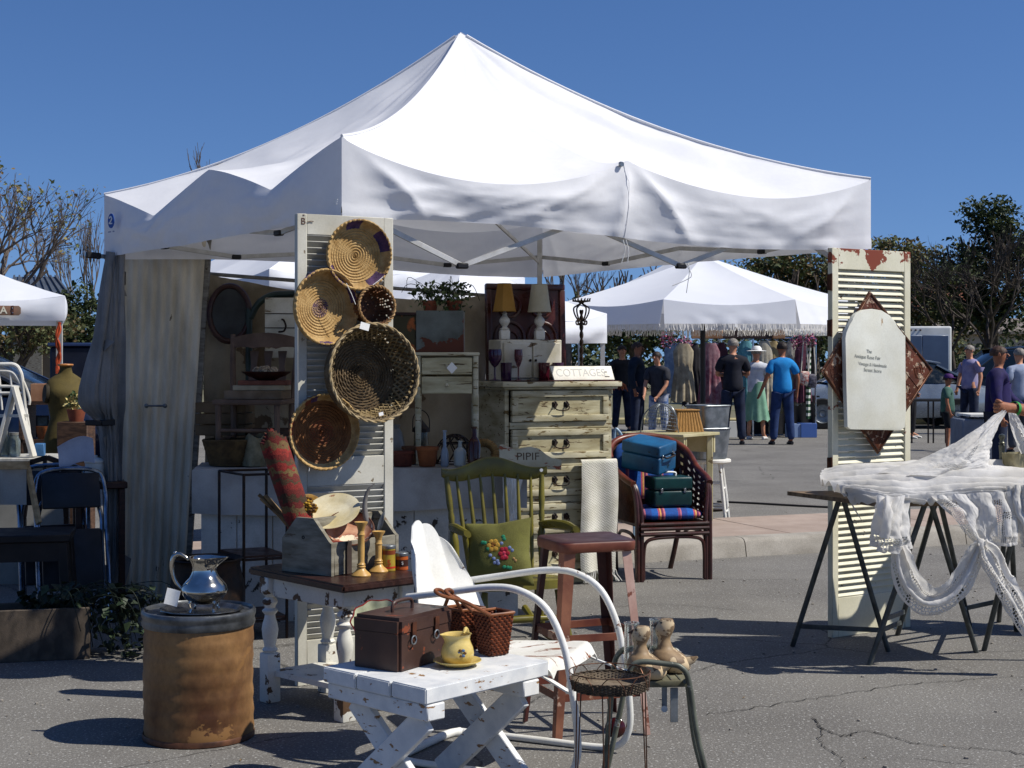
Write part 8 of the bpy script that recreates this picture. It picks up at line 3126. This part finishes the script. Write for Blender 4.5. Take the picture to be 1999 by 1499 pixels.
bar(bm, L(1440, 29.8, .74), L(1592, 29.8, .74), .8, .03)
P('table_top', bm, mat('black cloth', '#14151a', .9), bt)
for px, z, h, m, lb in ((1420, .16, .3, mat('white box', '#c9c9c6', .7), 'white box under the clothes behind the navy shirted man'), (1575, .13, .26, mat('blue crate', '#3f5f9e', .6), 'blue crate on the ground at the end of the clothes stall'), (1552, .13, .25, mat('pale blue crate', '#7d93b8', .6), 'pale blue crate on the ground behind the blue shirted man')):
    bm = BM()
    M = FR(L(px, 28.8, .001), 5)
    for sx, sy, ox, oy in ((.3, .02, 0, -.14), (.3, .02, 0, .14), (.02, .258, .14, 0), (.02, .258, -.14, 0)):
        box(bm, M, sx, sy, h, .004, o=(ox, oy, h / 2))
    box(bm, M, .25, .25, .02, o=(0, 0, .015))
    S('crate', bm, m, lb, 'crate', L(px, 28.8, .001))
sfl = T('wooden_sign', 'tan wooden sign board hanging behind the umbrella fringe', 'sign', W(1480, 650, 27))
bm = BM()
box(bm, FR(W(1450, 650, 27)), 1.25, .04, .2, .02)
P('board', bm, mat('dark brown board', '#3c2c26', .7), sfl)
for px in (1380, 1520):
    bm = BM()
    box(bm, FR(W(px, 650, 26.97)), .22 if px > 1400 else .55, .045, .2, .015)
    P('end_board', bm, mat('tan board', '#a57b58', .7, var='#8c6445', vs=6), sfl)
fw = T('display_table', 'white cloth covered table beyond the lace at the far stalls', 'table', L(1915, 21))
bm = BM()
box(bm, FR(L(1915, 21)), .5, .6, .62, .02, o=(0, .3, .33))
P('cloth', bm, mat('grey tablecloth', '#7d828c', .9, var='#6a6f79', vs=4), fw)
bm = BM()
bar(bm, L(1880, 21.3, .69), L(1950, 21.3, .69), .7, .03)
P('top', bm, WHITEP, fw)
bt2 = T('folding_table', 'dark folding table with thin legs beyond the cream shutter', 'table', L(1810, 27))
bm = BM()
bar(bm, L(1775, 27, .74), L(1850, 27, .74), .6, .04)
P('table_top', bm, mat('dark table', '#22211f', .6), bt2)
for px in (1780, 1812, 1822, 1846):
    bm = BM()
    tube(bm, [L(px, 26.8), L(px, 26.8, .73)], .014, 6)
    P('leg', bm, IRON, bt2)

# ------------------------------------------------------------------ shoppers
cs_m = lambda n, h, v: mat(n, h, .9, var=v, vs=8, bump=.2, bs=100)
person('shopper in a navy shirt with pale sleeve, standing side on beside the chest', L(1244, 28.5), 65, 1.76, SKIN, cs_m('navy shirt', '#16202e', '#0f1722'), DENIM, HAIRB, arms={1: ((.24, -.08, 1.13), (.2, -.27, .95))}, sleeves='long')
person('shopper in a charcoal tee and pale patterned trousers bending to the baskets', L(1286, 27.0), -30, 1.58, SKIN2, cs_m('charcoal tee', '#33343c', '#26272d'), cs_m('patterned trousers', '#b7bac4', '#45608c'), HAIRD, arms={-1: ((-.22, -.12, 1.12), (-.16, -.32, .92)), 1: ((.22, -.1, 1.12), (.12, -.3, .9))}, lean=.12)
person('man in a dark navy tee with folded arms, back turned, near the garment rail', L(1431, 26.3), 178, 1.80, SKIN2, cs_m('dark navy tee', '#1a1c28', '#13141d'), DENIM, HAIRG, arms={-1: ((-.265, -.06, 1.15), (-.05, -.2, 1.2)), 1: ((.265, -.06, 1.15), (.05, -.22, 1.16))})
person('woman in a long mint green dress and white sun hat among the clothes', L(1476, 28.0), 150, 1.66, SKIN2, cs_m('white cotton', '#c9cbd0', '#aeb1ba'), None, HAIRG, dress=mat('mint dress', '#7ea68c', .85, var='#668f76', vs=5), hat=(mat('white hat', '#d9d9d6', .8), 1), arms={1: ((.23, -.1, 1.18), (.1, -.25, 1.25)), -1: ((-.23, -.1, 1.18), (-.08, -.25, 1.28))}, shoe=mat('white shoe', '#c9c7c0', .6))
person('man in a bright blue tee and jeans with his back turned, beside the striped scarf', L(1527, 26.3), 190, 1.74, SKIN, cs_m('bright blue tee', '#1b82c4', '#1673b2'), DEN2, HAIRD, arms={1: ((.28, .02, 1.15), (.36, -.06, .9))}, stance=.12)
person('person in black trousers and white shoes half hidden behind the cream shutter', L(1776, 28.5), 60, 1.7, SKIN2, cs_m('black top', '#1b1b1f', '#131316'), cs_m('black trousers', '#15151a', '#0f0f13'), HAIRD, shoe=mat('white shoe', '#c9c7c0', .6))
person('child in a purple cap, green tee and striped black shorts walking by', L(1850, 24.6), 75, 1.2, SKIN, cs_m('sage green tee', '#46685c', '#38574c'), cs_m('black shorts', '#16171c', '#101115'), HAIRD, shorts=True, hat=(mat('purple cap', '#4a2260', .8), 0), shoe=mat('olive shoe', '#6a6240', .7), stance=.2)
person('person with white hair in a pale lilac shirt beyond the child', L(1893, 30), -60, 1.72, SKIN2, cs_m('lilac shirt', '#8f8aa8', '#78749a'), DENIM, HAIRG)
person('person in a deep purple sweater walking behind the raised lace corner', L(1949, 17.5), 70, 1.6, SKIN, cs_m('deep purple sweater', '#241c52', '#1b153f'), DENIM, HAIRB, sleeves='long', arms={1: ((.23, -.1, 1.12), (.2, -.3, .98))})
person('person with white hair in a pale blue top at the far stalls', L(1990, 24), 200, 1.62, SKIN2, cs_m('pale blue top', '#9aa4b8', '#828da4'), cs_m('grey trousers', '#4b4d55', '#3d3f47'), HAIRG)
person('person in a dark jacket standing in the shade by the pleated tent', L(1214, 31), 20, 1.72, SKIN2, cs_m('dark jacket', '#1d1f26', '#15161b'), DENIM, HAIRD, sleeves='long')

# ------------------------------------------------------------------ trees, shed, houses
BARK = mat('grey brown bark', '#5a5046', .9, var='#433a32', vs=5, bump=.5, bs=20)
TWIG = mat('grey twig', '#6a6058', .9, var='#524840', vs=5)
def grow(bm, p, d, l, r, n, rg, spread=.55, tips=None, up=.15):
    q = p + d * l
    mid = p.lerp(q, .5) + V((rg.uniform(-1, 1), rg.uniform(-1, 1), rg.uniform(-1, 1))) * l * .07
    tube(bm, [p, mid, q], [r, r * .85, r * .68], 5 if r > .02 else 3, caps=False)
    if n == 0:
        if tips is not None:
            tips.append(q)
        return
    for k in range(rg.choice((2, 3, 3))):
        e = (d + V((rg.uniform(-1, 1), rg.uniform(-1, 1), rg.uniform(-.7, 1))) * spread + V((0, 0, up))).normalized()
        grow(bm, p.lerp(q, rg.uniform(.65, 1)), e, l * rg.uniform(.62, .86), r * .62, n - 1, rg, spread, tips, up)
def tree(nm, label, base, h0, r0, n, seed, lean=(0, 0, 1), l0=None, bark=BARK, crown=None, leaf=.2, per=0, mats=None, spread=.55, group=None, up=.15):
    rg = random.Random(seed)
    root = T(nm, label, 'tree', base, group)
    bm = BM()
    tips = []
    d = V(lean).normalized()
    tube(bm, [base, base + d * h0 * .5, base + d * h0], [r0 * 1.25, r0 * 1.05, r0 * .9], 8)
    for k in range(4):
        e = (d + V((math.cos(k * 1.57 + seed), math.sin(k * 1.57 + seed), rg.uniform(0, .5))) * .7).normalized()
        grow(bm, base + d * h0 * rg.uniform(.8, 1), e, l0 or h0 * .5, r0 * .6, n, rg, spread, tips, up)
    P('trunk', bm, bark, root, ang=60)
    if crown or per:
        bm = BM()
        if per:
            for t in tips:
                leaves(bm, t, (leaf * 1.6,) * 3, per, leaf, rg, mats=len(mats))
        for (c_, rad, cnt) in (crown or []):
            for k in range(max(1, cnt // 26)):      # clumps scattered through the crown, gaps between them
                while True:
                    p = V((rg.uniform(-1, 1), rg.uniform(-1, 1), rg.uniform(-1, 1)))
                    if .3 < p.length < 1:
                        break
                cc_ = V((c_[0] + p.x * rad[0], c_[1] + p.y * rad[1], c_[2] + p.z * rad[2]))
                s = rg.uniform(.7, 1.3)
                leaves(bm, cc_, (leaf * 2.4 * s, leaf * 2.4 * s, leaf * 1.7 * s), 26, leaf, rg, mats=len(mats))
        P('crown', bm, mats, root, ang=0, recalc=False)
    return root
DTW = mat('dark grey twig', '#4c443d', .9, var='#3a332d', vs=5)
EV = [mat('evergreen leaf', '#2c3a22', .7, var='#222e1a', vs=4, trans=.15), mat('evergreen leaf mid', '#3a4729', .7, var='#2c3820', vs=4, trans=.15), mat('evergreen leaf light', '#525c35', .7, var='#414a29', vs=4, trans=.15)]
OL = [mat('olive leaf', '#59603f', .7, var='#454c30', vs=4, trans=.15), mat('olive leaf pale', '#757a52', .7, var='#5f6440', vs=4, trans=.15), mat('olive leaf brown', '#6b5b3a', .7, var='#53462c', vs=4, trans=.15)]
YL = [mat('yellowing leaf', '#8a7f4c', .7, trans=.2), mat('fading green leaf', '#6d7547', .7, trans=.2), mat('brown leaf', '#75603c', .7, trans=.2)]
def blob(px, py, d, rx, rz, n, ry=None):
    return (W(px, py, d), (rx, ry or rx, rz), n)
tree('broadleaf_tree', 'half bare tree with sparse yellowing leaves over the neighbouring tent', L(-70, 31), 2.0, .11, 5, 5, (.15, .1, 1), 1.32, TWIG, None, .10, 1, YL, .62, up=.03)
tree('bare_tree', 'thin bare upright tree in the gap beyond the grey drape', L(176, 46), 2.4, .07, 4, 8, (0, 0, 1), 1.3, TWIG, None, spread=.3, up=.5)
tree('bare_tree', 'slimmer bare tree nearest the grey drape, rising behind the dark bush', L(196, 48), 2.2, .06, 4, 14, (.05, 0, 1), 1.4, TWIG, None, spread=.28, up=.5)
tree('evergreen_bush', 'dense dark evergreen bush beside the metal roofed shed', L(152, 41), 1.0, .12, 2, 3, (0, 0, 1), .7, BARK, [blob(150, 590, 41, .55, .55, 900), blob(140, 650, 41, .75, .7, 1300), blob(165, 660, 41, .7, .6, 900)], .13, 0, EV)
tree('olive_tree', 'grey olive tree seen under the neighbouring tent', L(30, 36), 1.0, .12, 3, 4, (0, 0, 1), .8, BARK, [blob(20, 640, 36, 1.1, .65, 1200), blob(85, 650, 36, .8, .6, 900), blob(-40, 650, 36, 1, .7, 700)], .13, 0, OL)
tree('evergreen_oak', 'tall dark evergreen oak rising at the far end of the stalls', L(1940, 62), 2.6, .3, 4, 6, (-.05, 0, 1), 1.8, BARK, [blob(1935, 425, 62, 1.1, .8, 1500), blob(1850, 560, 60, 1.2, .9, 900), blob(1985, 470, 62, 1.3, 1.1, 1400), blob(1900, 520, 62, 1.5, 1.1, 1500), blob(1960, 560, 62, 1.9, 1.2, 1700), blob(1890, 610, 62, 1.5, .9, 1100), blob(1990, 620, 62, 1.5, 1.0, 1000)], .22, 0, EV)
tree('bare_tree', 'big bare grey tree with a spreading crown in front of the evergreen oak', L(1932, 58), 2.0, .11, 5, 17, (.0, 0, 1), 1.75, DTW, None, spread=.75, up=.12)
tree('bare_tree', 'bare grey tree with fine twigs beyond the box trailer', L(1868, 58), 2.0, .10, 5, 23, (-.12, 0, 1), 1.45, DTW, None, spread=.75, up=.1)
tree('olive_tree', 'olive green tree just beyond the peeling cream shutter', L(1755, 66), 2.0, .2, 3, 9, (0, 0, 1), 1.6, BARK, [blob(1740, 500, 66, 1.5, .8, 1300), blob(1790, 530, 66, 1.5, 1.0, 1300), blob(1730, 570, 66, 1.5, 1.0, 1000), blob(1820, 600, 66, 1.8, 1.0, 1200), blob(1850, 640, 66, 1.8, .9, 1000)], .22, 0, OL)
tree('olive_tree', 'brownish olive tree above the fringed umbrella', L(1555, 64), 2.0, .2, 3, 12, (0, 0, 1), 1.6, BARK, [blob(1500, 525, 64, 1.6, .5, 900), blob(1560, 520, 64, 1.6, .75, 1400), blob(1610, 540, 64, 1.5, .9, 1300), blob(1540, 600, 64, 2.2, 1.1, 1500), blob(1660, 560, 64, 1.4, .8, 900)], .22, 0, [OL[2], OL[0], EV[2]])
tree('evergreen_tree', 'dark evergreen tree filling the gap behind the clothes stall', L(1240, 58), 1.5, .2, 3, 15, (0, 0, 1), 1.4, BARK, [blob(1200, 640, 58, 1.8, 1.0, 1400), blob(1270, 650, 58, 1.6, .9, 1200), blob(1150, 620, 58, 1.4, .8, 900)], .22, 0, EV)
tree('evergreen_tree', 'dark evergreen tree behind the blue shirted man and the scarf', L(1590, 56), 1.5, .2, 3, 19, (0, 0, 1), 1.4, BARK, [blob(1580, 640, 56, 1.6, 1.0, 1300), blob(1520, 650, 56, 1.5, .8, 900), blob(1640, 650, 56, 1.5, .9, 900)], .22, 0, EV)
tree('bare_tree', 'leafless tree with fine twigs above the gap by the iron candle stand', L(1110, 57), 2.4, .12, 4, 31, (0, 0, 1), 1.25, TWIG, None, spread=.5, up=.3)
tree('bare_tree', 'distant bare tree whose twigs top the shaded roof edge of the tent', L(462, 70), 5.6, .16, 4, 35, (0, 0, 1), 2.0, TWIG, None, spread=.4, up=.4)
bm = BM()
rg = random.Random(77)
for k in range(1500):
    px = rg.uniform(-150, 2150)
    p = L(px, rg.uniform(67, 71), rg.uniform(0, 1) ** .8 * (2.1 + .6 * fbm((px * .006, 3, 1))))
    leaves(bm, p, (.55, .5, .4), 9, .34, rg, mats=3)
S('treeline', bm, [EV[0], EV[1], OL[0]], kind='stuff', ang=0, recalc=False)
sh_ = T('metal_roof_shed', 'low shed with a grey standing seam metal roof beyond the neighbouring tent', 'shed', L(80, 43))
SRM = mat('grey roof metal', '#6b727a', .4, metal=.5, var='#5a6169', vs=2)
z0, z1 = W(0, 575, 43).z, W(0, 540, 45).z
bm = BM()
vs = [bm.verts.new(q) for q in (V((L(20, 43).x, 43, z0)), V((L(135, 43).x, 43, z0)), V((L(108, 45).x, 45, z1)), V((L(28, 45).x, 45, z1)))]
bm.faces.new(vs)
thick(bm, .05)
P('roof', bm, SRM, sh_)
for k in range(9):
    bm = BM()
    t = k / 8
    bar(bm, vs_a := V((L(20 + 115 * t, 43).x, 42.98, z0 + .03)), V((L(28 + 80 * t, 45).x, 45, z1 + .03)), .05, .05)
    P('roof_seam', bm, SRM, sh_)
bm = BM()
box(bm, FR((L(76, 44).x, 44.1, z0 / 2)), 1.3, 1.6, z0 - .02)
P('wall', bm, mat('dark shed wall', '#4a443c', .8, var='#3b362f', vs=2), sh_)
bm = BM()
box(bm, FR((L(70, 44).x, 43.28, 1.0)), .8, .06, 1.9)
P('door', bm, GREYWOOD, sh_)
def house(label, cen, w, dp, h, rh, wallm, roofm, nwin):
    root = T('house', label, 'house', cen, 'houses beyond the trees')
    bm = BM()
    box(bm, FR(cen), w, dp, h, o=(0, 0, h / 2))
    P('wall', bm, wallm, root)
    bm = BM()
    M = FR(cen)
    prism(bm, M @ Matrix.Rotation(PI / 2, 4, 'Z'), [(-dp / 2 - .4, h), (dp / 2 + .4, h), (dp / 2 + .4, h + .15), (0, h + rh), (-dp / 2 - .4, h + .15)], w + .8)
    P('roof', bm, roofm, root)
    for k in range(nwin):
        x = (k + .5) / nwin * w - w / 2
        bm = BM()
        box(bm, M, 1.0, .06, 1.2, o=(x, -dp / 2 - .02, h * .55))
        f = P('window', bm, WHITEP, root)
        bm = BM()
        box(bm, M, .84, .03, 1.04, o=(x, -dp / 2 - .045, h * .55))
        P('pane', bm, GLASS, f)
house('terracotta roofed house between the olive tree and the bare trees', L(1815, 92) + V((0, 0, 0)), 5, 5, 4.3, 1.6, mat('tan stucco', '#a58e76', .9, var='#927c66', vs=1), mat('terracotta tiles', '#8f5a44', .8, var='#744634', vs=3), 2)
house('pale stucco house low behind the parked black car', L(1960, 82), 8, 5, 2.7, .9, mat('pale stucco', '#b8aa9a', .9, var='#a39586', vs=1), mat('grey tiles', '#7d746c', .8, var='#686059', vs=3), 4)

# ------------------------------------------------------------------ grit, leaves and a cable on the asphalt
bm = BM()
rg = random.Random(9)
for k in range(420):
    px, py = rg.uniform(-50, 2050), rg.uniform(905, 1499) if k % 3 else rg.uniform(1080, 1300)
    p = G(px, py)
    if k % 4:
        s = rg.uniform(.003, .008)
        ball(bm, FR(p + V((0, 0, s * .5)), rg.uniform(0, 180)), s * 1.4, s, s * .7, 5, 3)
    else:
        s = rg.uniform(.008, .02)
        e = Euler((rg.uniform(-.4, .4), rg.uniform(-.4, .4), rg.uniform(0, 6.3))).to_matrix()
        f = bm.faces.new([bm.verts.new(p + V((0, 0, .004)) + e @ (V(q) * s)) for q in ((-.6, 0, 0), (0, .25, .15), (.6, 0, 0), (0, -.25, .1))])
        f.material_index = 1
S('gravel', bm, [mat('grit', '#9a948a', .9, var='#6f6a62', vs=40), mat('dry leaf', '#7d6746', .8, var='#5c4a30', vs=40)], kind='stuff', ang=0)
bm = BM()
tube(bm, curve([G(x, y) + V((0, 0, .01)) for x, y in ((1400, 981), (1470, 984), (1540, 988), (1620, 992), (1720, 996), (1830, 1000), (2010, 1004))], 6), .011, 6)
S('ground_cable', bm, BLK, 'black cable lying across the asphalt behind the pink footway', 'cable', G(1600, 991))
